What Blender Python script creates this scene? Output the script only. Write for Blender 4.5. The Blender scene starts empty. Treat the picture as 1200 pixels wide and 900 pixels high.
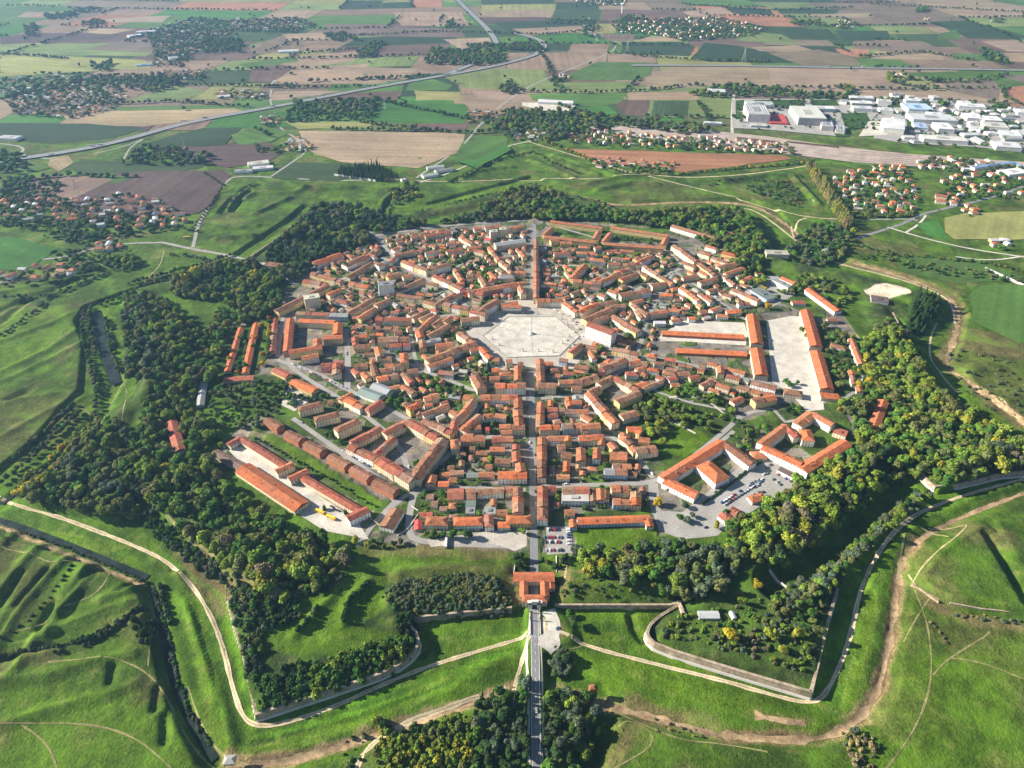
import bpy, bmesh, math, random
import numpy as np
from math import radians as R
random.seed(7); rng = np.random.default_rng(7)
SC = bpy.context.scene
COL = SC.collection
# ------------------------------------------------------------------ camera, light, sky
CAM_H = 600.0; PITCH = 35.0; F = 833.0
cd = bpy.data.cameras.new("camera"); cam = bpy.data.objects.new("camera", cd); COL.objects.link(cam)
cam.location = (0, 0, CAM_H); cam.rotation_euler = (R(90 - PITCH), 0, 0)
cd.sensor_width = 36; cd.lens = F / 1200 * 36; cd.clip_start = 1; cd.clip_end = 60000
SC.camera = cam
SUN_EL = 26.0; SUN_AZ_X, SUN_AZ_Y = -math.cos(R(10)), math.sin(R(10))      # sun stands to the left, slightly beyond
sd = bpy.data.lights.new("sun", 'SUN'); sd.energy = 5.0; sd.angle = R(0.55); sd.color = (1.0, 0.91, 0.78)
sun = bpy.data.objects.new("sun", sd); COL.objects.link(sun)
from mathutils import Vector
sv = Vector((SUN_AZ_X * math.cos(R(SUN_EL)), SUN_AZ_Y * math.cos(R(SUN_EL)), math.sin(R(SUN_EL))))
sun.rotation_euler = sv.to_track_quat('Z', 'Y').to_euler()
W = bpy.data.worlds.new("World"); SC.world = W; W.use_nodes = True
nt = W.node_tree; nt.nodes.clear()
sky = nt.nodes.new('ShaderNodeTexSky'); sky.sky_type = 'NISHITA'; sky.sun_disc = False
sky.sun_elevation = R(SUN_EL); sky.sun_rotation = math.atan2(SUN_AZ_X, SUN_AZ_Y)
sky.altitude = 600
bg = nt.nodes.new('ShaderNodeBackground'); bg.inputs[1].default_value = 0.05
wo = nt.nodes.new('ShaderNodeOutputWorld')
nt.links.new(sky.outputs[0], bg.inputs[0]); nt.links.new(bg.outputs[0], wo.inputs[0])
vs = SC.view_settings; vs.view_transform = 'Standard'; vs.look = 'None'; vs.exposure = 1.42; vs.gamma = 1.0
SC.cycles.max_bounces = 4; SC.cycles.diffuse_bounces = 2; SC.cycles.volume_bounces = 0
SC.cycles.glossy_bounces = 2; SC.cycles.transmission_bounces = 2
HAZE = 0.000040

# ------------------------------------------------------------------ picture point -> place on the ground
_c, _s = math.cos(R(PITCH)), math.sin(R(PITCH))
def at(px, py, z=0.0):
    dx = (px - 600) / F; dy = (450 - py) / F
    t = (CAM_H - z) / (_s - dy * _c)
    return (dx * t, (_c + dy * _s) * t)
def ats(pts, z=0.0): return np.array([at(p[0], p[1], z) for p in pts])
def proj(x, y, z=0.0):
    vy = y * _c + (CAM_H - z) * _s; up = y * _s - (CAM_H - z) * _c
    return 600 + F * x / vy, 450 - F * up / vy, F / vy
def P(s):
    v = [float(a) for a in s.replace(',', ' ').split()]
    return [(v[i], v[i + 1]) for i in range(0, len(v), 2)]

# ------------------------------------------------------------------ distances in numpy
def seg_dist(X, Y, pts, closed=False):
    pts = np.asarray(pts); n = len(pts); d = np.full(X.shape, 1e9)
    for i in range(n if closed else n - 1):
        a = pts[i]; b = pts[(i + 1) % n]; ab = b - a; L = (ab ** 2).sum() + 1e-9
        t = np.clip(((X - a[0]) * ab[0] + (Y - a[1]) * ab[1]) / L, 0, 1)
        np.minimum(d, (X - a[0] - t * ab[0]) ** 2 + (Y - a[1] - t * ab[1]) ** 2, out=d)
    return np.sqrt(d)
def inside(X, Y, pts):
    pts = np.asarray(pts); r = np.zeros(X.shape, bool); n = len(pts)
    for i in range(n):
        x1, y1 = pts[i]; x2, y2 = pts[(i + 1) % n]
        if y1 == y2: continue
        c = ((y1 > Y) != (y2 > Y)) & (X < (x2 - x1) * (Y - y1) / (y2 - y1) + x1)
        r ^= c
    return r
def sdf(X, Y, pts):
    d = seg_dist(X, Y, pts, True); return np.where(inside(X, Y, pts), d, -d)
def sstep(a, b, x):
    t = np.clip((x - a) / (b - a), 0, 1); return t * t * (3 - 2 * t)
def vnoise(X, Y, s, seed=0):
    r = np.random.default_rng(seed).random((256, 256)); u = X / s; v = Y / s
    i = np.floor(u).astype(int); j = np.floor(v).astype(int); fu = u - i; fv = v - j
    fu = fu * fu * (3 - 2 * fu); fv = fv * fv * (3 - 2 * fv); g = lambda a, b: r[a & 255, b & 255]
    return (g(i, j) * (1 - fu) + g(i + 1, j) * fu) * (1 - fv) + (g(i, j + 1) * (1 - fu) + g(i + 1, j + 1) * fu) * fv

# ------------------------------------------------------------------ ground grid
gx = np.arange(-1170, 1171, 2.6)
far = []; s = 4.0; v = 1170.0
while v < 15500: v += s; s *= 1.17; far.append(v)
gx = np.concatenate([-np.array(far[::-1]), gx, far])
gy = [-3000, -1500, -700, -250, 0, 120, 200, 250]; v = 270.0
while v < 2150: gy.append(v); v += 2.1 if v < 850 else (3.0 if v < 1350 else 5.0)
s = 8.0
while v < 16500: gy.append(v); v += s; s *= 1.13
gy = np.array(gy)
GX, GY = np.meshgrid(gx, gy)
GZ = np.full(GX.shape, -1.0)
# enclosure (top of the masonry) and outer lip of the ditch
E = ats(P("""625 703 600 712 500 722 478 727 492 745 489 762 460 785 400 805 299 838 290 800 283 765 272 728 266 700 284 690
 240 645 190 602 160 575 140 608 100 601 45 590 8 574 50 540 100 500 125 480 150 466 172 430 192 403 160 380 143 352 160 338 200 328 290 306
 345 272 362 247 400 242 450 252 500 246 560 232 622 215 680 232 740 252 800 248 868 247 885 262 903 292 925 306 960 312 985 316 1060 336 1112 352
 1100 372 1070 388 1046 366 1075 420 1098 458 1118 470 1200 522 1260 560 1200 549 1100 573 1080 553 1060 545 905 668 940 664 983 690 974 720 962 770
 952 812 850 782 770 757 757 745 770 722 797 706 785 709 650 709"""), 1.0)
D = ats(P("""625 815 600 813 560 824 480 858 400 884 330 903 250 905 236 890 206 832 190 780 172 705 163 684 110 660 40 634 -60 610 -30 578 0 548 40 516
 70 482 95 455 100 400 90 375 100 358 150 340 200 324 270 303 276 297 340 254 356 240 420 236 500 238 560 222 622 206 680 222 740 236 800 233 880 232 908 244 952 285
 968 296 1060 322 1118 340 1132 365 1125 400 1112 422 1140 450 1200 495 1330 580 1200 571 1130 601 1068 640 1058 700 1048 760 1022 830 970 866 900 870 800 848 760 838 700 822 645 814"""), -1.0)
near = (np.abs(GX) < 1900) & (GY > 180) & (GY < 2300)
X = GX[near]; Y = GY[near]; Z = GZ[near]
sE = sdf(X, Y, E); sD = sdf(X, Y, D)
n1 = vnoise(X, Y, 40, 1); n2 = vnoise(X, Y, 11, 2); n3 = vnoise(X, Y, 130, 3)
Z = -1 + (n3 - .5) * 1.2 + (n1 - .5) * .5
FLOOR = -6.5
w = sstep(-7, 0, sD); Z = Z * (1 - w) + (FLOOR + (n1 - .5) * .8) * w
# earth rampart behind the walls
ramp = 1.0 + 5.0 * sstep(1, 20, sE) - 6.0 * sstep(30, 55, sE) + (n2 - .5) * 1.0 * sstep(2, 8, sE) * (1 - sstep(35, 55, sE))
gates = [at(626, 690), at(290, 305), at(962, 306)]
for g_, rad in zip(gates, (26, 30, 30)):
    k = sstep(rad, rad + 16, np.hypot(X - g_[0], Y - g_[1])); ramp = ramp * k
w = sstep(-1.6, 0.8, sE); Z = Z * (1 - w) + ramp * w
TOWN = ats(P("""255 388 300 370 330 345 372 303 430 278 452 268 560 259 625 255 790 268 850 285 910 325 960 335 985 365 1010 400 1015 430 1022 480 1000 520 985 537
 930 568 852 612 775 628 720 652 560 646 480 640 425 634 390 622 350 602 256 540 262 515 310 480 262 450"""))
sT = sdf(X, Y, TOWN); w = sstep(-14, 0, sT); Z = Z * (1 - w)
def ridge(pts, h, hw, z=0.0, flat=0.0):
    global Z
    p = ats(P(pts), z); m = (X > p[:, 0].min() - hw) & (X < p[:, 0].max() + hw) & (Y > p[:, 1].min() - hw) & (Y < p[:, 1].max() + hw)
    d = seg_dist(X[m], Y[m], p); Z[m] += h * (1 - np.clip((d - flat) / (hw - flat), 0, 1)) ** 1.15
def plat(pts, zt, soft, z=0.0, rim=0.0):
    global Z
    p = ats(P(pts), z); s_ = sdf(X, Y, p); w_ = sstep(-soft, 0, s_)
    Z = Z * (1 - w_) + (zt + rim * (1 - sstep(3, 12, s_)) + (n1 - .5)) * w_
def carve(pts, zb, hw, slope, z=-5.0):
    global Z
    p = ats(P(pts), z); m = (X > p[:, 0].min() - 40) & (X < p[:, 0].max() + 40) & (Y > p[:, 1].min() - 40) & (Y < p[:, 1].max() + 40)
    d = seg_dist(X[m], Y[m], p); Z[m] = np.minimum(Z[m], zb + np.maximum(0, d - hw) * slope)
# bastion interiors
plat("300 800 300 740 340 700 420 660 440 690 445 722 470 745 400 775 330 800", 3.0, 22, 3)
ridge("345 745 368 722 392 695 400 672", 4, 9, 4); ridge("402 730 408 705 430 682", 5, 9, 4); ridge("455 712 470 670 520 664 590 664", 4, 12, 4)
plat("790 745 815 728 905 700 955 690 960 720 950 780 860 765 800 755", 4.0, 16, 4)
ridge("770 752 850 776 945 806", -4.0, 9, 4)
ridge("905 700 925 685 950 665", 5, 9, 4); ridge("905 685 930 700", 4, 6, 4)
ridge("470 668 530 668 598 672", 3, 10, 3); ridge("655 690 740 690 780 678", 3, 12, 3)
for a in ("232 690 262 760 282 822", "330 862 430 832 520 800 590 775", "664 760 760 790 850 812 930 828", "1012 700 1040 645 1085 605 1150 580 1200 566"):
    ridge(a, 1.6, 6, -4, .5)
for a in ("200 665 228 720 250 790 262 850", "300 872 420 842 530 800", "990 760 1010 700 1025 650"):
    ridge(a, -1.8, 5, -4, .5)
# small bank between the deep ditch and the path on the right
ridge("915 712 960 680 1010 640 1050 600 1078 578", 8.5, 17, 0, 3)
ridge("1062 388 1085 425 1105 465", 6, 20, 0, 4); ridge("145 560 175 520 170 470 182 430", 5, 16, 0, 3)
# counterscarp banks inside the ditch
ridge("207 672 222 720 238 770 255 820 272 868", 4.6, 10, -4, 1); ridge("262 860 330 876 420 850 520 808 600 772", 2.2, 15, -4, 2)
ridge("700 790 800 818 900 842 960 848 1000 815 1022 760 1030 700 1040 650 1080 610 1200 568", 2.2, 15, -4, 2)
carve('912 690 960 655 1010 612 1060 566', -12, 9, .9, -5)
# outer works, left
for a in ("0 690 30 655 55 628", "-5 760 20 715 60 670 80 650", "0 640 15 620", "55 745 75 705 95 672 112 655", "10 790 45 745 90 728 150 705", "35 770 90 755 130 740 160 722",
          "120 700 150 690 172 676", "70 640 95 630 105 660 92 690 70 715", "-5 800 60 790 120 772 155 765", "0 850 60 830 120 815 160 800"):
    ridge(a, 4.2, 10, 0, .5)
for a in ("0 738 25 700 55 665", "0 708 22 672", "68 712 90 685 108 665", "0 772 60 756 110 752 140 735 165 712", "140 690 160 678", "45 735 62 706", "129 797 131 780", "181 830 184 806", "192 868 193 835"):
    ridge(a, -4.0, 6.5, 0, 1)
# outer works, upper left
for a in ("0 512 40 490 95 462", "-10 452 60 420 100 398", "0 435 60 408 90 385", "60 530 92 508 115 480", "10 470 60 462", "0 400 60 378 80 368", "0 342 60 330 120 318", "0 352 60 345 115 322"):
    ridge(a, 2.4, 11, 0, 1)
for a in ("0 378 30 352 60 342", "0 362 90 326", "12 466 30 458"):
    ridge(a, -4, 12, 0, 2)
# ravelin on the right
plat("1068 680 1092 655 1120 630 1142 612 1160 622 1185 665 1215 722 1150 705 1110 700", 2.5, 9, 0, 1.6)
plat("1170 615 1210 605 1230 700 1195 660", 2.0, 9, 0, 1.2)
carve("1160 628 1185 668 1215 720", -5, 3, 1, 0)
ridge("1085 690 1120 706 1160 712 1230 718", 2.4, 9, 0, 2); ridge("1130 440 1150 428 1200 430", 4, 18, 0, 4); ridge("1125 402 1165 408 1220 412", 3, 14, 0, 3); ridge("1130 460 1180 470 1220 450", 3.5, 16, 0, 3)
# northern outer works
for a in ("270 242 283 222 296 218", "285 232 300 226 345 226 362 220", "298 220 380 222 412 220", "542 208 575 188 622 178", "575 190 600 196 560 200", "622 180 660 192 700 204", "622 188 648 198 672 208", "648 182 720 206",
          "450 236 478 212 486 214", "845 215 900 205 935 206", "930 208 960 240", "300 250 340 232", "262 268 300 265", "255 280 296 276", "700 222 740 214 770 216", "690 215 745 204"):
    ridge(a, 6.0, 15, 0, 2)
for a in ("258 248 272 232 290 218 305 216", "272 246 283 232 292 222", "450 240 470 218", "530 212 590 182 622 180"):
    ridge(a, -6, 11, 0, 2)
# canals
carve("-40 598 0 606 60 628 120 652 168 672 182 682", -10.5, 5.5, .9, -8)
carve("177 684 191 740 200 785 216 830 236 868 254 892", -11.5, 3.5, 1.15, -8)
carve("266 894 330 895 400 873 480 846 560 820 600 810", -8.0, 2, .5); carve("652 812 700 822 790 845 850 862 960 868 1010 842 1033 800 1045 740 1055 660 1075 632 1130 603 1220 569", -8.0, 2, .5)
carve("113 366 118 395 128 425 136 448 120 480 60 545 0 592", -9.5, 6, .5)
carve("635 800 640 900", -5, 1, .4, 0); carve("652 770 660 745", -6, 5, .6, 0); carve("704 806 708 838 702 865 685 905", -9, 5, .8, 0); carve("740 722 745 738 754 750", -10, 3, 1.0, -6); carve("498 745 502 756 494 768", -10, 3, 1.0, -6)
carve("290 303 320 282 358 250", -7.5, 16, 1.2, -6)
# road causeway and town road level
plat("630 712 650 716 664 730 668 744 650 756 632 760", -0.6, 14, 0)
p = ats(P("627 940 627 860 627 745 626 712")); d = d_road = seg_dist(X, Y, p); w = 1 - sstep(6, 12, d); Z = Z * (1 - w) + 0.0 * w
for pts in ("190 284 225 292 262 298 296 306 305 312", "962 305 968 297 985 290 1000 275"):
    p = ats(P(pts)); d = seg_dist(X, Y, p); w = 1 - sstep(5, 14, d); Z = Z * (1 - w)
Z = Z + ((vnoise(X, Y, 6.5, 41) - .5) * .55 + (vnoise(X, Y, 17, 42) - .5) * .45) * (1 - sstep(-16, -2, sT)) * sstep(10, 16, d_road)
GZ[near] = Z
fz = sstep(1500, 1900, np.maximum(np.abs(GX), GY * .72)); GZ = GZ * (1 - fz) + (-0.5) * fz
def hgt(x, y):
    x = np.asarray(x, float); y = np.asarray(y, float)
    i = np.clip(np.searchsorted(gx, x) - 1, 0, len(gx) - 2); j = np.clip(np.searchsorted(gy, y) - 1, 0, len(gy) - 2)
    u = np.clip((x - gx[i]) / (gx[i + 1] - gx[i]), 0, 1); v_ = np.clip((y - gy[j]) / (gy[j + 1] - gy[j]), 0, 1)
    return (GZ[j, i] * (1 - u) + GZ[j, i + 1] * u) * (1 - v_) + (GZ[j + 1, i] * (1 - u) + GZ[j + 1, i + 1] * u) * v_

# ------------------------------------------------------------------ ground colours (real colour of grass, earth, paving)
C = dict(grass=(.066, .118, .010), bright=(.080, .152, .008), dull=(.080, .098, .022), dry=(.17, .135, .060), dirt=(.36, .27, .16), brown=(.15, .105, .055), earth=(.11, .065, .045),
         scrub=(.035, .055, .018), pave=(.165, .15, .13), sand=(.46, .40, .30), garden=(.050, .088, .016), meadow=(.052, .102, .012))
CC = np.zeros(GX.shape + (4,)); 
cn = vnoise(GX, GY, 90, 5)[..., None]
CC[..., :3] = np.array(C['grass']) * (1 - cn) + np.array(C['meadow']) * cn; CC[..., 3] = 1
cv = CC[near]
def paint(mask, c, a=1.0):
    m_ = mask[:, None]; cv[:, :3] = cv[:, :3] * (1 - m_) + np.array(C[c] if isinstance(c, str) else c) * m_; cv[:, 3] = cv[:, 3] * (1 - mask) + a * mask
def ppoly(pts, c, soft=4, z=0.0, a=1.0, k=1.0, rag=4): paint(k * sstep(-soft, soft, sdf(X, Y, ats(P(pts), z)) + (n2 - .5) * 2 * rag), c, a)
def pline(pts, c, hw, soft=2, z=0.0, a=1.0, k=1.0, rag=1.5): paint(k * (1 - sstep(hw - soft, hw + soft, seg_dist(X, Y, ats(P(pts), z)) + (n2 - .5) * 2 * rag)), c, a)
fl = sstep(-3, 2, sD) * (1 - sstep(-3, 0, sE)); paint(fl * .75, 'bright')
rib = np.random.default_rng(9).random(400); st_ = rib[np.clip(((-sE + (n2 - .5) * 3) / 3.2).astype(int), 0, 399)]; paint(fl * sstep(.5, .95, st_) * .55, (.030, .085, .010)); paint(fl * sstep(.5, .05, st_) * .0 + fl * (st_ < .18) * .35, (.13, .19, .03))
og = (1 - sstep(-3, 2, sD)) ; paint(og * sstep(.55, .8, vnoise(X, Y, 23, 51)) * .3, 'scrub'); paint(og * sstep(.6, .85, vnoise(X, Y, 37, 52)) * .45, 'dry'); paint(og * sstep(.5, .9, vnoise(X, Y, 7, 53)) * .35, (.03, .075, .012))
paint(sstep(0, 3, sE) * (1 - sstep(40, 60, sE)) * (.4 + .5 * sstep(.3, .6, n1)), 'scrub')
ppoly("425 640 600 650 612 706 500 716 430 660", 'dull', 3, 4); ppoly("430 640 600 640 604 662 520 660 470 668 440 660", 'grass', 3, 3)
ppoly("330 690 420 655 450 665 452 715 420 730 470 742 400 765 330 770 310 740", 'bright', 3, 4, k=.9)
ppoly("780 705 900 690 960 690 955 790 850 770 775 745", 'garden', 4, 4); ppoly("905 668 935 662 968 690 968 710 940 705 905 690", 'bright', 3, 4, k=.8)
ppoly("640 640 780 640 790 700 655 706", 'grass', 3, 2, k=.8); pline("655 668 690 670 740 662 790 655", 'dry', 2, 1, 3)
ppoly("672 622 762 620 768 645 676 648", 'bright', 2)
# dry and trampled ground
for s_, hw, k in (("262 645 300 690 268 705 255 690 232 668", 14, .8), ("215 640 270 650 300 690 280 705 255 680 225 655", 12, .75)): pline(s_, 'dry', hw, 6, -1, k=k)
ppoly("210 640 235 640 290 690 268 720 250 690", 'dry', 5, -2, k=.8)
pline("266 890 330 893 400 872 480 845 560 820 600 805", (.26, .19, .095), 6.5, 2.5, -6, k=.95, rag=3); pline("300 893 400 874 470 850", 'brown', 3, 2, -7, k=.8)
pline("652 808 700 822 790 845 850 862 960 866 1010 842 1033 800 1045 740 1056 660 1075 632", (.26, .19, .095), 6.5, 2.5, -6, k=.95, rag=3); pline("850 862 960 868 1010 842 1036 795 1045 740 1052 690 1056 650", 'brown', 3.5, 2, -7, k=.9, rag=3)
pline("880 836 920 845 950 845", 'dry', 5, 2, -5, k=.9); pline("1075 632 1130 603 1220 569", 'dry', 3, 2, -6, k=.7)
pline("0 612 60 640 120 668 168 682", 'dry', 4, 3, -1, k=.8); pline("970 300 1000 308 1060 324 1112 342 1126 368 1118 400 1104 425 1140 452 1200 497", 'dry', 11, 4, -3, k=.9, rag=5)
pline("700 236 740 238 800 234 880 236 905 248 945 283", 'brown', 9, 4, -1, k=.9); pline("620 215 650 222 690 230 720 238", 'dry', 7, 4, -1, k=.8)
ppoly("1110 412 1130 395 1200 405 1200 480 1160 465 1120 432", 'dull', 10, k=.9); ppoly("1135 385 1200 395 1200 420 1130 410", 'dry', 10, k=.6)
ppoly("735 815 800 830 850 850 800 852 700 900 690 900", 'dull', 8, k=.9); pline("745 820 770 838 830 840 850 855", 'dry', 9, 5, k=.7); pline("768 830 740 860 715 900", 'dry', 5, 3, k=.7)
ppoly("1060 720 1110 722 1200 735 1200 750 1120 742 1080 760 1060 800", 'dull', 8, k=.8); pline("1085 705 1130 725 1200 735", 'dry', 6, 4, k=.8)
ppoly("0 640 60 650 60 690 30 720 0 720", 'dull', 12, k=.8); ppoly("0 455 110 470 70 520 0 545", 'dull', 14, k=.7); ppoly("0 355 70 360 60 375 20 365", 'dry', 10, k=.5)
ppoly("540 262 620 258 625 235 560 240 500 250", 'dull', 8, k=.8); ppoly("700 240 780 210 830 230 800 245", 'dull', 8, k=.8); ppoly("640 185 700 205 720 225 660 210", 'dull', 6, k=.6)
ppoly("20 360 75 356 80 385 70 400 0 440 0 372", 'bright', 6, k=.7); ppoly("58 345 110 325 195 300 195 312 130 348 60 358", 'meadow', 5, k=.8); ppoly("745 770 1000 845 960 860 700 800 655 780 655 760", 'bright', 6, -4, k=.6)
ppoly("1060 770 1200 745 1200 900 1000 900 1040 850", 'bright', 12, k=.6); ppoly("0 800 160 800 220 900 0 900", 'bright', 12, k=.5); ppoly("1140 340 1200 340 1200 400 1150 378", 'bright', 8, k=.6)
pline("90 650 40 735 10 790", (.13, .24, .02), 3, 2, 3, k=.8); pline("150 705 90 730 30 748 0 752", (.13, .22, .03), 2, 1.5, 3, k=.7)
for a in ("215 700 240 770 262 840", "300 862 420 835 560 790", "190 650 262 700 280 780 296 850 420 820 600 762"): pline(a, (.10, .25, .012), 3, 2, -4, k=.5)
ppoly("655 640 667 668 700 700 660 700", 'dull', 3, 2, k=.7); pline("662 655 664 680 660 700", 'dry', 5, 3, 1, k=.8); pline("600 680 604 700", 'dry', 8, 3, 2, k=.7)
ppoly("640 725 655 735 652 750 632 750 632 722", 'sand', 2, 0, 0); ppoly("640 720 660 728 665 745 640 752", 'dry', 3, 0, k=.7)
# town ground
tw = sstep(-1, 3, sT); paint(tw, 'pave', 0); paint(tw * sstep(.46, .54, vnoise(X, Y, 19, 61)) * .9, 'garden'); paint(tw * sstep(.6, .66, vnoise(X, Y, 13, 62)) * .7, (.24, .20, .14), 0); paint(tw * sstep(.62, .7, vnoise(X, Y, 9, 63)) * .5, (.09, .09, .085), 0)
for s_ in ("432 458 470 465 478 480 450 482 430 470", "310 470 345 470 380 480 400 500 420 520 340 510 300 478", "255 390 285 372 300 345 330 350 320 400 300 440 262 450", "490 575 540 575 545 605 505 612 492 600", "735 455 800 450 850 470 870 500 850 540 800 560 760 530 740 500",
           "780 500 820 498 835 515 800 538 782 530", "500 440 560 450 560 480 520 475", "560 310 580 305 600 320 585 340 540 335", "505 300 550 290 580 300 560 312", "700 350 740 340 760 360 720 372", "640 300 700 290 740 296 700 312", "450 595 482 590 478 620 450 628",
           "672 600 762 592 766 604 680 612", "255 440 330 440 340 470 262 470", "300 500 360 530 450 590 430 600 380 565 320 530", "860 330 910 325 970 345 985 360 950 370 900 350", "960 380 1010 400 1020 470 990 480 965 440", "380 280 440 280 440 300 380 330", "860 500 910 480 985 470 1000 520 960 540 900 500", "840 300 900 300 905 325 860 340",
           "655 262 780 268 785 285 700 282 650 275"):
    ppoly(s_, 'garden', 3, a=1, k=.95)
ppoly("782 500 812 497 832 514 802 536 785 530", 'bright', 1.5); ppoly("308 512 330 512 452 590 440 596 380 560", 'bright', 2, k=.8); ppoly("488 648 560 655 602 650 600 640 540 632 480 640", 'dry', 4, k=.6)
ppoly("672 619 766 617 772 646 676 649", 'bright', 1.5); ppoly("470 584 545 578 560 600 520 614 470 612", 'garden', 2, k=.8); ppoly("1012 340 1036 334 1062 338 1064 346 1040 350 1018 350", 'sand', 2, 0, 0); ppoly("275 365 300 362 305 372 285 382 268 380", 'pave', 3, 0, 0)
ppoly("430 640 480 640 520 645 500 652 440 655", 'dry', 4, k=.6)
CC[near] = cv
# far ground keeps a worn field colour so that gaps between fields read as land
fr = sstep(2000, 2300, GY)[..., None] * 1.0
CC[..., :3] = CC[..., :3] * (1 - fr) + np.array((.105, .115, .045)) * fr

def mesh_obj(name, verts, faces, mats=(), parent=None, smooth=False, tint=None, mi=None, attr='tint', kind=None, extra=None):
    me = bpy.data.meshes.new(name)
    if isinstance(faces, np.ndarray):
        nv = len(verts); nf, k = faces.shape
        me.vertices.add(nv); me.vertices.foreach_set('co', np.asarray(verts, np.float32).ravel())
        me.loops.add(nf * k); me.loops.foreach_set('vertex_index', faces.astype(np.int32).ravel())
        me.polygons.add(nf); me.polygons.foreach_set('loop_start', np.arange(0, nf * k, k, dtype=np.int32))
        me.update(calc_edges=True)
    else:
        me.from_pydata([tuple(v) for v in verts], [], faces)
    if smooth: me.polygons.foreach_set('use_smooth', np.ones(len(me.polygons), bool))
    for m in mats: me.materials.append(m)
    if mi is not None: me.polygons.foreach_set('material_index', np.asarray(mi, np.int32))
    if tint is not None:
        tint = np.asarray(tint, np.float32)
        if tint.ndim == 1: tint = np.tile(tint, (len(me.vertices), 1))
        dom = 'POINT' if len(tint) == len(me.vertices) and extra != 'face' else 'FACE'
        if dom == 'FACE':
            cnt = np.zeros(len(me.polygons), np.int32); me.polygons.foreach_get('loop_total', cnt)
            tint = np.repeat(tint, cnt, axis=0); dom = 'CORNER'
        if tint.shape[1] == 3: tint = np.concatenate([tint, np.ones((len(tint), 1), np.float32)], 1)
        a = me.attributes.new(attr, 'FLOAT_COLOR', dom); a.data.foreach_set('color', tint.astype(np.float32).ravel())
    o = bpy.data.objects.new(name, me); COL.objects.link(o)
    if parent: o.parent = parent
    if kind: o['kind'] = kind
    return o
def tag(o, label, cat, group=None):
    o['label'] = label; o['category'] = cat
    if group: o['group'] = group
    return o
def empty(name, loc, rz=0.0):
    o = bpy.data.objects.new(name, None); COL.objects.link(o); o.location = loc; o.rotation_euler = (0, 0, rz); o.empty_display_size = 1; return o

# ------------------------------------------------------------------ materials
def new_mat(name, rough=.9, spec=.2):
    m = bpy.data.materials.new(name); m.use_nodes = True; n = m.node_tree; b = n.nodes['Principled BSDF']
    b.inputs['Roughness'].default_value = rough; b.inputs['Specular IOR Level'].default_value = spec; return m, n, b
def add(n, t, **k):
    o = n.nodes.new(t)
    for a, v_ in k.items(): setattr(o, a, v_)
    return o
def mth(n, op, a, b=None, c=None):
    o = add(n, 'ShaderNodeMath', operation=op)
    for i, v_ in enumerate((a, b, c)):
        if v_ is None: continue
        if isinstance(v_, (int, float)): o.inputs[i].default_value = v_
        else: n.links.new(v_, o.inputs[i])
    return o.outputs[0]
def noise(n, vec, scale, detail=3, rough=.55):
    o = add(n, 'ShaderNodeTexNoise'); o.inputs['Scale'].default_value = scale; o.inputs['Detail'].default_value = detail; o.inputs['Roughness'].default_value = rough
    n.links.new(vec, o.inputs['Vector']); return o.outputs['Fac']
def remap(n, v_, a, b, c, d):
    o = add(n, 'ShaderNodeMapRange'); n.links.new(v_, o.inputs[0])
    for i, x in enumerate((a, b, c, d)): o.inputs[i + 1].default_value = x
    return o.outputs[0]
def mixc(n, f, a, b, mode='MIX'):
    o = add(n, 'ShaderNodeMix', data_type='RGBA', blend_type=mode)
    for s_, v_ in ((o.inputs[0], f), (o.inputs[6], a), (o.inputs[7], b)):
        if isinstance(v_, (int, float)): s_.default_value = v_
        elif isinstance(v_, tuple): s_.default_value = v_ + (1,)
        else: n.links.new(v_, s_)
    return o.outputs[2]
def pos(n): return add(n, 'ShaderNodeNewGeometry').outputs['Position']
def tinted(name, rough=.9, spec=.2, scales=((.08, .7, 1.3), (1.2, .75, 1.25)), base=None, src='GEOMETRY', metal=0):
    m, n, b = new_mat(name, rough, spec); p_ = pos(n)
    if base is None:
        a = add(n, 'ShaderNodeAttribute', attribute_type=src, attribute_name='tint'); c = a.outputs['Color']
    else:
        r_ = add(n, 'ShaderNodeRGB'); r_.outputs[0].default_value = base + (1,); c = r_.outputs[0]
    for s_, lo, hi in scales:
        c = mixc(n, 1.0, c, remap(n, noise(n, p_, s_), .3, .7, lo, hi), 'MULTIPLY')
    n.links.new(c, b.inputs['Base Color']); b.inputs['Metallic'].default_value = metal; return m
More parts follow.
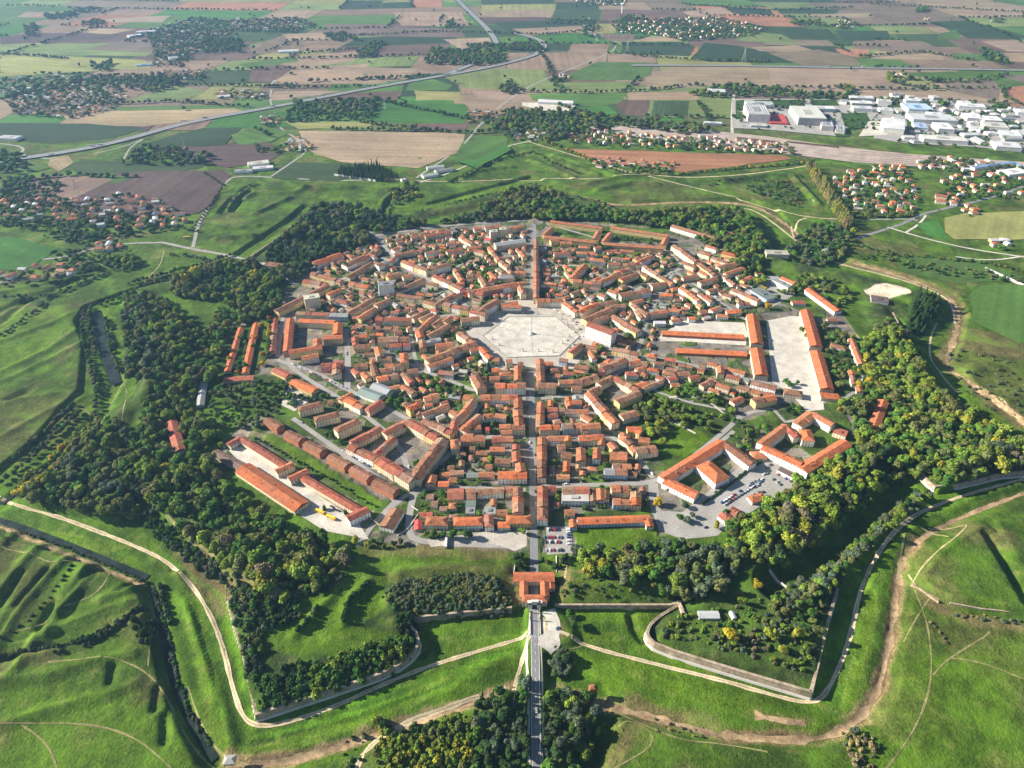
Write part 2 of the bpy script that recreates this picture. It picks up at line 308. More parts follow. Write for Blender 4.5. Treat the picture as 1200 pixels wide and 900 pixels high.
def ground_mat():
    m, n, b = new_mat('grassland', .95, .1); p_ = pos(n)
    a = add(n, 'ShaderNodeAttribute', attribute_name='tint'); c = a.outputs['Color']; g = a.outputs['Alpha']
    big = noise(n, p_, .011, 4); mid = noise(n, p_, .06, 4, .65); fine = noise(n, p_, .45, 4, .7)
    mp = add(n, 'ShaderNodeMapping'); mp.inputs['Rotation'].default_value = (0, 0, .5); mp.inputs['Scale'].default_value = (1, .12, 1); n.links.new(p_, mp.inputs['Vector'])
    strk = noise(n, mp.outputs[0], .12, 4, .7)
    c1 = mixc(n, 1.0, c, remap(n, big, .35, .65, .72, 1.25), 'MULTIPLY')
    c1 = mixc(n, 1.0, c1, remap(n, mid, .3, .7, .70, 1.28), 'MULTIPLY')
    c1 = mixc(n, 1.0, c1, remap(n, fine, .3, .7, .55, 1.42), 'MULTIPLY')
    c1 = mixc(n, 1.0, c1, remap(n, strk, .3, .7, .85, 1.15), 'MULTIPLY')
    dry = mth(n, 'MULTIPLY', remap(n, mid, .56, .74, 0, .5), g); c1 = mixc(n, dry, c1, (.19, .165, .06))
    tuft = mth(n, 'MULTIPLY', remap(n, noise(n, p_, .16, 5, .75), .56, .66, 0, .55), g); c1 = mixc(n, tuft, c1, (.022, .048, .010))
    lush = mth(n, 'MULTIPLY', remap(n, noise(n, p_, .022, 3), .5, .68, 0, .5), g); c1 = mixc(n, lush, c1, (.11, .23, .015))
    n.links.new(c1, b.inputs['Base Color'])
    bp = add(n, 'ShaderNodeBump'); bp.inputs['Strength'].default_value = 1.0; bp.inputs['Distance'].default_value = 2.2
    n.links.new(mth(n, 'MULTIPLY', mth(n, 'ADD', mid, mth(n, 'MULTIPLY', fine, .6)), g), bp.inputs['Height']); n.links.new(bp.outputs[0], b.inputs['Normal'])
    return m
M = {}
M['ground'] = ground_mat()
M['asphalt'] = tinted('asphalt', .9, .2, ((.05, .85, 1.15), (.7, .8, 1.2)), (.19, .19, .195))
M['asphalt_light'] = tinted('worn_asphalt', .9, .2, ((.05, .85, 1.15), (.7, .8, 1.2)), (.27, .26, .245))
M['dirt'] = tinted('pale_dirt', .95, .1, ((.06, .75, 1.2), (.6, .7, 1.25)), (.52, .43, .29))
M['track'] = tinted('worn_grass_track', .95, .1, ((.06, .6, 1.3), (.6, .6, 1.3)), (.22, .21, .085))
M['ring'] = tinted('square_paving', .9, .15, ((.04, .8, 1.15), (.4, .8, 1.15)), (.40, .37, .32))
M['gravel'] = tinted('pale_gravel', .95, .1, ((.015, .85, 1.1), (.07, .78, 1.12), (.5, .8, 1.18)), (.51, .48, .42))
M['concrete'] = tinted('concrete', .9, .2, ((.05, .85, 1.15), (.5, .8, 1.2)), (.30, .29, .27))
M['white'] = tinted('white_paint', .7, .3, ((.6, .85, 1.1),), (.78, .78, .76))
M['stone'] = tinted('pale_stone', .85, .2, ((.1, .85, 1.1), (1, .85, 1.1)), (.55, .53, .48))
M['ballast'] = tinted('railway_ballast', .95, .1, ((.03, .8, 1.2), (.3, .75, 1.25)), (.34, .28, .24))
M['rust'] = tinted('rusty_steel', .8, .3, ((.2, .8, 1.2),), (.12, .06, .04))
M['steel'] = tinted('galvanised_steel', .45, .5, ((.3, .9, 1.1),), (.42, .43, .44), metal=.4)
M['plaster'] = tinted('plaster', .9, .15, ((.12, .86, 1.1), (1.1, .88, 1.1)))
M['metal_roof'] = tinted('metal_roof', .6, .35, ((.05, .85, 1.12), (.8, .9, 1.1)))
M['paint'] = tinted('vehicle_paint', .35, .5, ((1, .97, 1.03),), src='OBJECT')
M['bark'] = tinted('bark', .95, .1, ((1, .8, 1.2),), (.09, .07, .05))
M['hedge'] = tinted('hedge_leaves', .9, .1, ((.3, .6, 1.4), (1.5, .6, 1.4)), (.035, .075, .015))
def simple(name, c, rough=.8, spec=.3):
    m, n, b = new_mat(name, rough, spec); b.inputs['Base Color'].default_value = c + (1,); return m
M['glass'] = simple('window_glass', (.035, .05, .07), .15, .6); M['shutter'] = simple('shutter', (.07, .09, .055), .7); M['dark'] = simple('dark_opening', (.02, .02, .022), .9)
M['tyre'] = simple('rubber', (.02, .02, .02), .8)
def water_mat():
    m, n, b = new_mat('canal_water', .5, .06); p_ = pos(n)
    c = mixc(n, remap(n, noise(n, p_, .07, 4), .35, .65, 0, 1), (.008, .014, .014), (.025, .04, .035)); n.links.new(c, b.inputs['Base Color'])
    bp = add(n, 'ShaderNodeBump'); bp.inputs['Strength'].default_value = .15; bp.inputs['Distance'].default_value = .2; n.links.new(noise(n, p_, .8, 3), bp.inputs['Height']); n.links.new(bp.outputs[0], b.inputs['Normal']); return m
M['water'] = water_mat()
def roof_mat():
    m, n, b = new_mat('terracotta_tiles', .9, .15); p_ = pos(n)
    a = add(n, 'ShaderNodeAttribute', attribute_name='tint'); c = a.outputs['Color']
    c = mixc(n, 1.0, c, remap(n, noise(n, p_, .18, 4, .65), .3, .7, .62, 1.3), 'MULTIPLY')
    c = mixc(n, remap(n, noise(n, p_, .045, 3), .45, .7, 0, .45), c, (.24, .145, .095))
    c = mixc(n, 1.0, c, remap(n, noise(n, p_, 1.1, 3, .7), .3, .7, .62, 1.35), 'MULTIPLY')
    st = remap(n, noise(n, p_, .35, 5, .75), .55, .75, 0, .6); c = mixc(n, st, c, (.13, .085, .055))
    n.links.new(c, b.inputs['Base Color'])
    bp = add(n, 'ShaderNodeBump'); bp.inputs['Strength'].default_value = .5; bp.inputs['Distance'].default_value = .25; n.links.new(noise(n, p_, 1.6, 2), bp.inputs['Height']); n.links.new(bp.outputs[0], b.inputs['Normal']); return m
M['roof'] = roof_mat()
def masonry_mat():
    m, n, b = new_mat('old_masonry', .95, .1); p_ = pos(n)
    c = mixc(n, remap(n, noise(n, p_, .25, 5, .7), .4, .6, 0, 1), (.30, .21, .15), (.42, .36, .28))
    c = mixc(n, remap(n, noise(n, p_, .08, 4), .5, .65, 0, .7), c, (.13, .13, .07)); c = mixc(n, 1.0, c, remap(n, noise(n, p_, 2, 3), .3, .7, .7, 1.25), 'MULTIPLY')
    n.links.new(c, b.inputs['Base Color']); return m
M['masonry'] = masonry_mat()
def field_mat():
    m, n, b = new_mat('farmland', .95, .08)
    a = add(n, 'ShaderNodeAttribute', attribute_name='tint'); c = a.outputs['Color']; uv = add(n, 'ShaderNodeAttribute', attribute_name='furrow').outputs['Vector']; p_ = pos(n)
    mp = add(n, 'ShaderNodeMapping'); mp.inputs['Scale'].default_value = (.0022, .05, 1); n.links.new(uv, mp.inputs['Vector'])
    s1 = noise(n, mp.outputs[0], 1.0, 4, .65); big = noise(n, p_, .006, 4, .6); fine = noise(n, p_, .09, 4, .7)
    al = a.outputs['Alpha']
    c = mixc(n, 1.0, c, remap(n, s1, .3, .7, .78, 1.22), 'MULTIPLY'); c = mixc(n, 1.0, c, remap(n, big, .3, .7, .78, 1.22), 'MULTIPLY'); c = mixc(n, 1.0, c, remap(n, fine, .3, .7, .82, 1.18), 'MULTIPLY')
    sx = add(n, 'ShaderNodeSeparateXYZ'); n.links.new(uv, sx.inputs[0])
    wv = mth(n, 'SINE', mth(n, 'MULTIPLY', sx.outputs[1], .42)); rows = mth(n, 'MULTIPLY', remap(n, wv, -.2, .6, 0, .55), mth(n, 'SUBTRACT', 1.0, al))
    c = mixc(n, rows, c, (.03, .055, .02))
    n.links.new(c, b.inputs['Base Color']); return m
M['field'] = field_mat()
def foliage_mat():
    m, n, b = new_mat('foliage', .85, .15)
    a = add(n, 'ShaderNodeAttribute', attribute_type='INSTANCER', attribute_name='tint'); lv = add(n, 'ShaderNodeAttribute', attribute_name='leaf')
    c = mixc(n, 1.0, a.outputs['Color'], lv.outputs['Color'], 'MULTIPLY'); n.links.new(c, b.inputs['Base Color'])
    tr = add(n, 'ShaderNodeBsdfTranslucent'); n.links.new(c, tr.inputs[0]); ms = add(n, 'ShaderNodeMixShader'); ms.inputs[0].default_value = .22
    out = n.nodes['Material Output']; n.links.new(b.outputs[0], ms.inputs[1]); n.links.new(tr.outputs[0], ms.inputs[2]); n.links.new(ms.outputs[0], out.inputs[0]); return m
M['foliage'] = foliage_mat()

# ------------------------------------------------------------------ the ground sheet
ny, nx = GX.shape
idx = np.arange(nx * ny).reshape(ny, nx)
fc = np.stack([idx[:-1, :-1], idx[:-1, 1:], idx[1:, 1:], idx[1:, :-1]], -1).reshape(-1, 4)
gv = np.stack([GX, GY, GZ], -1).reshape(-1, 3)
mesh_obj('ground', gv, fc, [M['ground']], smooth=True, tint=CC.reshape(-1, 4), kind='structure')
# haze: one closed box of even, thin, pale air round the whole scene
hm = bpy.data.materials.new('thin_air'); hm.use_nodes = True; hn = hm.node_tree; hn.nodes.clear()
hv = hn.nodes.new('ShaderNodeVolumePrincipled'); hv.inputs['Density'].default_value = HAZE; hv.inputs['Color'].default_value = (.33, .62, 1.0, 1); hv.inputs['Anisotropy'].default_value = .25
ho = hn.nodes.new('ShaderNodeOutputMaterial'); hn.links.new(hv.outputs[0], ho.inputs['Volume'])
a_, b_, c_ = 15700, -3200, 17800
mesh_obj('haze', [(-a_, b_, -13), (a_, b_, -13), (a_, c_, -13), (-a_, c_, -13), (-a_, b_, 606), (a_, b_, 606), (a_, c_, 606), (-a_, c_, 606)],
         [(0, 3, 2, 1), (4, 5, 6, 7), (0, 1, 5, 4), (1, 2, 6, 5), (2, 3, 7, 6), (3, 0, 4, 7)], [hm], kind='stuff')

# ------------------------------------------------------------------ strips and sheets laid on the ground
def resample(p, step):
    p = np.asarray(p, float); out = [p[0]]
    for a, b in zip(p[:-1], p[1:]):
        L = np.hypot(*(b - a)); k = max(1, int(L / step))
        for i in range(1, k + 1): out.append(a + (b - a) * i / k)
    return np.array(out)
def smooth_line(p, it=2):
    p = np.asarray(p, float)
    for _ in range(it):
        q = [p[0]]
        for a, b in zip(p[:-1], p[1:]): q += [a * .75 + b * .25, a * .25 + b * .75]
        q.append(p[-1]); p = np.array(q)
    return p
def strip(name, pts, w_, mat, z=0.0, off=.18, lift=None, sm=2, world=False, parent=None, kind='structure', jit=0.0, shift=0.0, tint=None):
    p = np.asarray(pts, float) if world else ats(P(pts), z); p = smooth_line(p, sm) if len(p) > 2 else p; p = resample(p, 4.0)
    t = np.gradient(p, axis=0); t /= np.hypot(t[:, 0], t[:, 1])[:, None] + 1e-9; nrm = np.stack([-t[:, 1], t[:, 0]], 1)
    p = p + nrm * shift
    V = []; k = 5 if w_ > 5 else 3
    wj = 1 + jit * (vnoise(p[:, 0], p[:, 1], 9, 11) - .5) * 2
    for i in range(k):
        q = p + nrm * ((i / (k - 1) - .5) * w_ * wj)[:, None]
        zz = hgt(q[:, 0], q[:, 1]) + off if lift is None else np.full(len(q), lift)
        V.append(np.column_stack([q, zz]))
    V = np.stack(V, 1); n_ = len(p); id_ = np.arange(n_ * k).reshape(n_, k)
    f_ = np.stack([id_[:-1, :-1], id_[:-1, 1:], id_[1:, 1:], id_[1:, :-1]], -1).reshape(-1, 4)[:, ::-1]
    return mesh_obj(name, V.reshape(-1, 3), f_, [mat], kind=kind, smooth=True, parent=parent, tint=tint)
def sheet(name, pts, mat, off=.07, z=0.0, flat=True, parent=None, kind='structure', tint=None):
    p = ats(P(pts), z); zz = (0 if flat else hgt(p[:, 0], p[:, 1])) + off
    V = [(a, b, zz if flat else zz[i]) for i, (a, b) in enumerate(p)]
    ar = sum(p[i][0] * p[(i + 1) % len(p)][1] - p[(i + 1) % len(p)][0] * p[i][1] for i in range(len(p)))
    f_ = list(range(len(p))); f_ = f_ if ar > 0 else f_[::-1]
    return mesh_obj(name, V, [f_], [mat], kind=kind, parent=parent, tint=tint)
# ------------------------------------------------------------------ paths, roads, water
DP = [("dirt_path", "-10 580 4 583 20 592 60 602 110 620 160 640 195 656 225 685 248 722 262 760 272 805 283 838 298 850 330 848 390 828 440 805 500 780 560 762 612 747 622 742", 4.2, -5),
      ("dirt_path", "640 738 652 742 700 760 760 775 850 797 900 812 945 823 965 818 985 780 1000 735 1008 690 1030 645 1060 610 1110 585 1200 561 1230 553", 4.2, -5),
      ("dirt_path", "562 813 545 818 520 828 470 845 440 865 425 882 418 905", 4.5, -3),
      ("dirt_path", "1000 466 1020 480", 3, 0),
      ("dirt_path", "1098 378 1090 395 1090 420 1098 430 1112 448 1125 462", 3, -4),
      ("dirt_path", "805 242 868 242 885 245 905 258 930 278 950 294 965 301 1000 312 1060 326 1105 343 1118 358 1120 378", 4.5, -3),
      ("dirt_path", "500 212 560 212 622 208 700 210 760 204", 3, 0),
      ("dirt_path", "760 206 800 216 840 226 880 234 920 248 945 254 1000 258", 3.5, 0),
      ("dirt_path", "700 189 735 202 760 204 800 208 860 206 920 198 945 194", 5, 0),
      ("dirt_path", "620 166 660 178 700 190 735 202", 4, 0),
      ("dirt_path", "192 294 188 310 176 322 168 330", 2.2, 0), ("dirt_path", "440 208 500 212", 3, 0),
      ("dirt_path", "590 800 600 812 606 790 612 770 620 745", 4, 0),
      ("dirt_path", "932 268 935 258 945 255", 3, 0), ("dirt_path", "928 262 930 275 942 286 952 292", 3, 0),
      ("dirt_path", "670 648 664 662 662 680", 2, 0), ("dirt_path", "1060 606 1075 612 1100 622 1112 628", 2.5, 0),
      ("dirt_path", "1070 682 1080 664 1100 645 1120 630 1138 610 1120 615 1090 614", 1.6, 1),
      ("dirt_path", "1060 622 1058 640 1052 680", 2, -4), ("dirt_path", "1066 670 1075 690 1100 703", 2, 0)]
TR = ["0 850 25 848 70 846 120 850 160 865 185 885 200 900", "26 850 45 862 60 880 68 905", "128 646 126 662 126 678 112 695 90 705 60 722 30 738 0 742", "-5 640 40 650 60 660 100 655 120 660 128 668", "172 690 180 720 176 745 173 780",
      "55 775 130 770 160 780 180 795 195 815 210 850 235 885 255 898", "218 800 235 850 262 885 290 892", "1090 700 1075 722 1060 750", "1072 690 1088 730 1094 790 1080 840 1055 880 1035 905", "1094 790 1110 772 1155 745", "1115 770 1150 775 1200 795",
      "722 830 760 850 800 868 850 868 900 880", "725 850 740 840 775 868 720 900", "265 640 262 700", "140 520 150 460 140 440", "120 480 145 440 148 400", "80 470 110 480 85 520", "1155 745 1160 740", "660 760 690 750"]
M['thin'] = tinted('trodden_grass', .95, .1, ((.06, .6, 1.3), (.6, .6, 1.3)), (.33, .29, .15)); M['bed'] = tinted('dry_earth', .95, .1, ((.04, .6, 1.35), (.15, .6, 1.35), (.8, .7, 1.3)), (.30, .215, .125))
for a, s_, w_, z_ in DP:
    strip(a, s_, w_, M['dirt' if w_ > 2.8 else 'thin'], z_, .22, jit=.3)
    if w_ > 3.2: strip('grass_verge', s_, .7, M['thin'], z_, .28, jit=.9)
for s_, w_ in (("266 894 330 894 400 873 480 846 560 821 598 806", 6.5), ("656 812 700 823 790 846 850 862 960 868 1010 842 1033 802 1045 745 1055 668 1060 650", 6.5), ("884 838 915 845 944 848", 7), ("1066 645 1085 625 1130 603 1220 569", 5), ("0 616 60 640 120 666 170 684", 5), ("1000 308 1060 325 1110 343 1126 366 1118 400 1106 428 1140 452 1215 506", 8), ("700 238 740 240 800 236 870 237 905 250 938 276", 9)): strip('dry_ditch_bed', s_, w_, M['bed'], -5, .16, jit=.7)
for s_ in TR: strip('grass_track', s_, 1.5, M['track'], 0, .2, jit=.5)
for s_ in ("742 476 770 486 800 500 815 508", "800 455 830 470 850 486", "770 470 800 462 830 470"): strip('garden_path', s_, 3.2, M['gravel'], 0, .2)
strip('dirt_path', "194 604 240 645 300 686", 3.0, M['track'], 0, .3, jit=.5)
# the approach road with its kerbs and centre line
strip('approach_road', "629 960 629 900 628 850 627.5 780 626.5 735 626 712", 8.2, M['asphalt'], 0, .12, sm=0)
strip('forecourt', "642 715 648 725 650 735 646 748 638 760", 17, M['gravel'], 0, .3, jit=.35)
strip('road_shoulder', "620 905 619 800 616 760 621 735 622 715", 2.2, M['gravel'], 0, .2, jit=.3)
strip('road_shoulder', "636 900 636 800 634 760 633 735", 1.2, M['gravel'], 0, .2, jit=.3)
p = ats(P("629 960 629 900 628 850 627.5 780 626.5 735 626 712")); 
for sh in (-3.7, 3.7): strip('road_marking', p, .3, M['white'], world=True, sm=0, off=.16, shift=sh)
pp = resample(p, 3.0)
for k in range(0, len(pp) - 2, 3): strip('road_marking', pp[k:k + 2], .22, M['white'], world=True, sm=0, off=.16)
# streets of the town
ST = [("main_street", "626 712 626 652 624 560 623 432", 9), ("main_street", "622 362 624 320 626 262", 9),
      ("street", "612 640 500 636 478 628 480 600 486 575 490 570", 8), ("street", "616 574 560 572 486 572 440 610 420 640", 6), ("street", "634 570 700 568 770 566 800 545 850 505 870 485 905 478", 7),
      ("street", "616 512 545 512 530 510 482 494 440 470 407 457 370 436 325 422", 7), ("street", "634 512 700 510 720 512 745 532 765 560", 7), ("street", "616 467 565 466 540 520 486 570", 7), ("street", "634 467 684 462 700 480 722 510", 6),
      ("street", "565 462 533 448 503 437 478 425 440 412 400 395", 7), ("street", "684 462 740 428 760 415 860 440 910 452 935 460", 6),
      ("street", "562 372 530 345 505 328 480 318 460 300 440 276 430 270", 8), ("street", "690 372 720 350 745 340 790 318 850 290", 7), ("street", "506 328 470 350 440 368 380 372", 6), ("street", "490 432 484 410 480 388 500 372 540 368", 6),
      ("street", "740 428 752 400 756 380 770 350 790 318", 6), ("street", "790 318 840 350 880 380", 6), ("street", "620 300 560 300 506 328", 5), ("street", "630 310 700 312 745 340", 5),
      ("street", "325 422 330 372 345 350 400 330 440 300 470 310", 7), ("street", "344 372 336 424 350 438 420 480 470 520 482 570", 7), ("street", "343 490 400 530 470 580 440 612", 7), ("street", "407 457 408 420 405 385", 9), ("street", "765 566 770 610 800 628 840 610", 12),
      ("street", "690 395 735 420 745 428", 6), ("street", "562 400 530 420 505 436", 6), ("street", "800 545 830 530 860 505", 6), ("street", "640 262 720 285 780 290 800 312", 6), ("street", "440 276 520 264 620 258", 6), ("street", "905 478 925 500 960 470 1000 465 1010 440", 5), ("street", "722 420 760 455 800 470 850 480", 5)]
for a, s_, w_ in ST: strip(a, s_, w_, M['asphalt_light'] if a == 'street' else M['asphalt'], 0, .05 + .004 * (len(s_) % 9), sm=1)
ROADS = [("road", "190 284 225 292 262 298 296 306 330 318 345 335", 8, 'asphalt_light'), ("road", "226 290 232 262 245 240 262 215 275 205 330 208 395 212 440 210", 7, 'asphalt_light'), ("road", "0 300 60 305 110 290 150 284 190 284", 6, 'asphalt_light'),
         ("road", "0 330 60 322 120 310", 6, 'asphalt_light'), ("road", "318 206 345 188 362 175 345 160 325 148 322 132 316 118 318 105", 6, 'asphalt_light'), ("road", "488 208 530 180 548 165 558 150 590 120 622 100 650 88 700 68 722 58 722 45 700 38", 7, 'asphalt_light'),
         ("road", "490 214 540 198 590 172 615 166 700 150", 5, 'gravel'), ("road", "948 300 975 288 1010 277 1060 262 1075 252 1110 243 1160 232 1200 218", 8, 'asphalt'), ("road", "975 256 1020 257 1065 256 1075 258", 6, 'asphalt_light'), ("road", "1062 272 1078 262 1085 252", 5, 'gravel'),
         ("road", "1040 266 1080 278 1130 290 1200 301", 5, 'gravel'), ("road", "1010 205 1035 228", 4, 'gravel'), ("road", "1022 194 1058 234", 4, 'gravel'), ("road", "0 168 30 172 22 182 60 186", 7, 'asphalt_light'), ("road", "145 186 152 172 172 160 150 170 110 180", 5, 'asphalt_light'),
         ("road", "600 52 640 60 700 60 740 65 800 70", 6, 'asphalt_light'), ("road", "690 20 700 48", 6, 'asphalt_light'), ("road", "1155 316 1175 325 1200 335", 5, 'gravel'), ("road", "1200 300 1160 305 1120 300", 4, 'gravel')]
for a, s_, w_, m_ in ROADS: strip(a, s_, w_, M[m_], 0, .35 if a == 'road' else .2)
# motorways on low embankments
for s_, w_ in (("-60 200 0 188 60 180 130 168 215 143 320 125 420 105 520 88 565 80 600 72 628 64 640 54 632 45 600 38", 26), ("520 88 560 72 582 62 584 52 572 34 555 18 538 2 530 -10", 26), ("740 76 800 76 900 77 1000 79 1100 80 1260 83", 26)):
    strip('motorway_bank', s_, w_ + 16, M['hedge'], 2, .5); strip('motorway', s_, w_, M['asphalt'], 3, 2.6)
    p = smooth_line(ats(P(s_), 3), 2)
    for sh in (-w_ / 2, 0, w_ / 2): strip('guard_rail', p, .9, M['steel'], world=True, sm=0, off=3.3, shift=sh, kind='structure')
    for sh in (-w_ / 4, w_ / 4): strip('road_marking', p, .5, M['white'], world=True, sm=0, off=2.75, shift=sh)
# canals
strip('canal_water', "-50 601 0 609 60 631 120 655 172 677", 8.5, M['water'], -9.5, lift=-9.6)
strip('canal_water', "178 688 192 742 201 787 217 832 237 870 252 890", 8, M['water'], -10.5, lift=-10.5)
strip('moat_water', "112 362 118 395 128 425 137 450", 16, M['water'], -7.5, lift=-7.2)
strip('ditch_water', "104 492 60 545 0 590", 9, M['water'], -8, lift=-8.6)
# railway yard
sheet('railway_yard', "690 147 740 148 820 152 900 160 985 172 1060 180 1200 190 1260 196 1260 214 1200 206 1100 197 1000 190 900 178 820 168 720 158 690 152", M['ballast'], .3)
for i in range(7):
    k = i / 6
    strip('railway_track', [at(690 + 5 * i, 148.5 + 4 * k), at(820, 153.5 + 13 * k), at(985, 173.5 + 14 * k), at(1200, 191 + 14 * k), at(1255, 197 + 14 * k)], 3.0, M['rust'], world=True, off=.95)
# paved places of the town
SH = [("car_park", "640 617 669 617 671 648 641 650", 'concrete'), ("gate_square", "500 633 600 619 618 619 617 640 603 646 588 640 560 635 505 641", 'ring'), ("car_park", "765 598 800 600 850 560 876 540 905 530 940 552 985 540 948 560 905 585 860 612 840 628 800 632 772 622", 'concrete'),
      ("gravel_yard", "898 376 928 370 944 372 952 405 960 440 966 480 945 482 925 460 905 448", 'gravel'), ("gravel_yard", "775 392 800 376 872 378 876 392 874 405 800 400 770 400", 'gravel'), ("barracks_yard", "268 528 290 520 330 550 420 612 432 632 380 622 330 590", 'gravel'), ("gravel_yard", "332 455 350 455 362 470 345 482 330 475", 'gravel'),
       ("sunken_forecourt", "870 330 910 322 932 345 905 360 880 352", 'concrete')]
for i, (a, s_, m_) in enumerate(SH): sheet(a, s_, M[m_], .10 + .01 * i)
for i, s_ in enumerate(("858 116 1000 116 1060 114 1130 118 1198 128 1260 140 1260 186 1200 178 1140 172 1060 168 1024 162 1024 150 995 148 985 160 900 152 858 150",)): sheet('industrial_yard', s_, M['concrete'], .33)
sheet('field', '985 133 1015 132 1022 146 1000 153 990 148', M['hedge'], .4)

for s_ in ("862 118 872 117 872 130 862 131", "884 117 942 117 944 125 884 125", "950 117 980 117 984 124 952 124", "862 131 870 131 871 140 862 140", "1062 140 1070 139 1072 156 1064 158", "1092 144 1100 143 1104 158 1096 160", "1118 150 1134 150 1140 162 1122 162", "1145 128 1160 128 1164 136 1148 136", "1040 120 1056 120 1058 126 1042 126", "1176 142 1196 142 1198 154 1180 154", "1108 128 1120 128 1124 136 1110 136", "976 154 990 153 996 160 980 160", "1140 160 1156 162 1158 172 1142 170"): sheet('grass_plot', s_, M['hedge'], .45)
sheet('service_yard', '612 120 675 122 672 130 640 130 612 124', M['gravel'], .4); sheet('service_yard', '1006 160 1018 142 1036 142 1040 158', M['gravel'], .42)
strip('road', '860 111 858 130 858 156', 9, M['gravel'], 0, .5)
# hexagonal square: pale ring, raised platform, six approaches
hexo = "556 390 572 361 600 356 660 356 694 388 668 422 590 424"
sheet('square_ring', "545 392 566 358 602 352 655 352 705 385 690 410 672 432 578 434", M['ring'], .20)
sq = sheet('hexagonal_square', "566 394 596 371.5 651 371.5 679 394 655 417 594 419", M['gravel'], .55)
hx = ats(P("566 394 596 371.5 651 371.5 679 394 655 417 594 419")); hc = hx.mean(0)
V = []; Fc = []
for i in range(6):
    a = hx[i]; b = hx[(i + 1) % 6]; ins = lambda q, k: q + (hc - q) / np.hypot(*(hc - q)) * k
    o1, o2, i1, i2 = ins(a, -1.5), ins(b, -1.5), ins(a, .8), ins(b, .8); n0 = len(V)
    for q in (o1, o2, i2, i1): V.append((q[0], q[1], .2))
    for q in (o1, o2, i2, i1): V.append((q[0], q[1], .9))
    Fc += [(n0 + 4, n0 + 5, n0 + 6, n0 + 7), (n0, n0 + 1, n0 + 5, n0 + 4), (n0 + 2, n0 + 3, n0 + 7, n0 + 6), (n0 + 1, n0 + 2, n0 + 6, n0 + 5), (n0 + 3, n0, n0 + 4, n0 + 7)]
mesh_obj('square_kerb', V, Fc, [M['asphalt_light']], kind='structure')
for i in range(6): strip('paving_line', [tuple(hc), tuple((hx[i] + hx[(i + 1) % 6]) / 2)], .8, M['concrete'], world=True, lift=.58)

for k_ in (.35, .68):
    q_ = [tuple(hc + (h_ - hc) * k_) for h_ in hx] + [tuple(hc + (hx[0] - hc) * k_)]
    for i in range(6): strip('paving_line', [q_[i], q_[i + 1]], .7, M['concrete'], world=True, lift=.59)
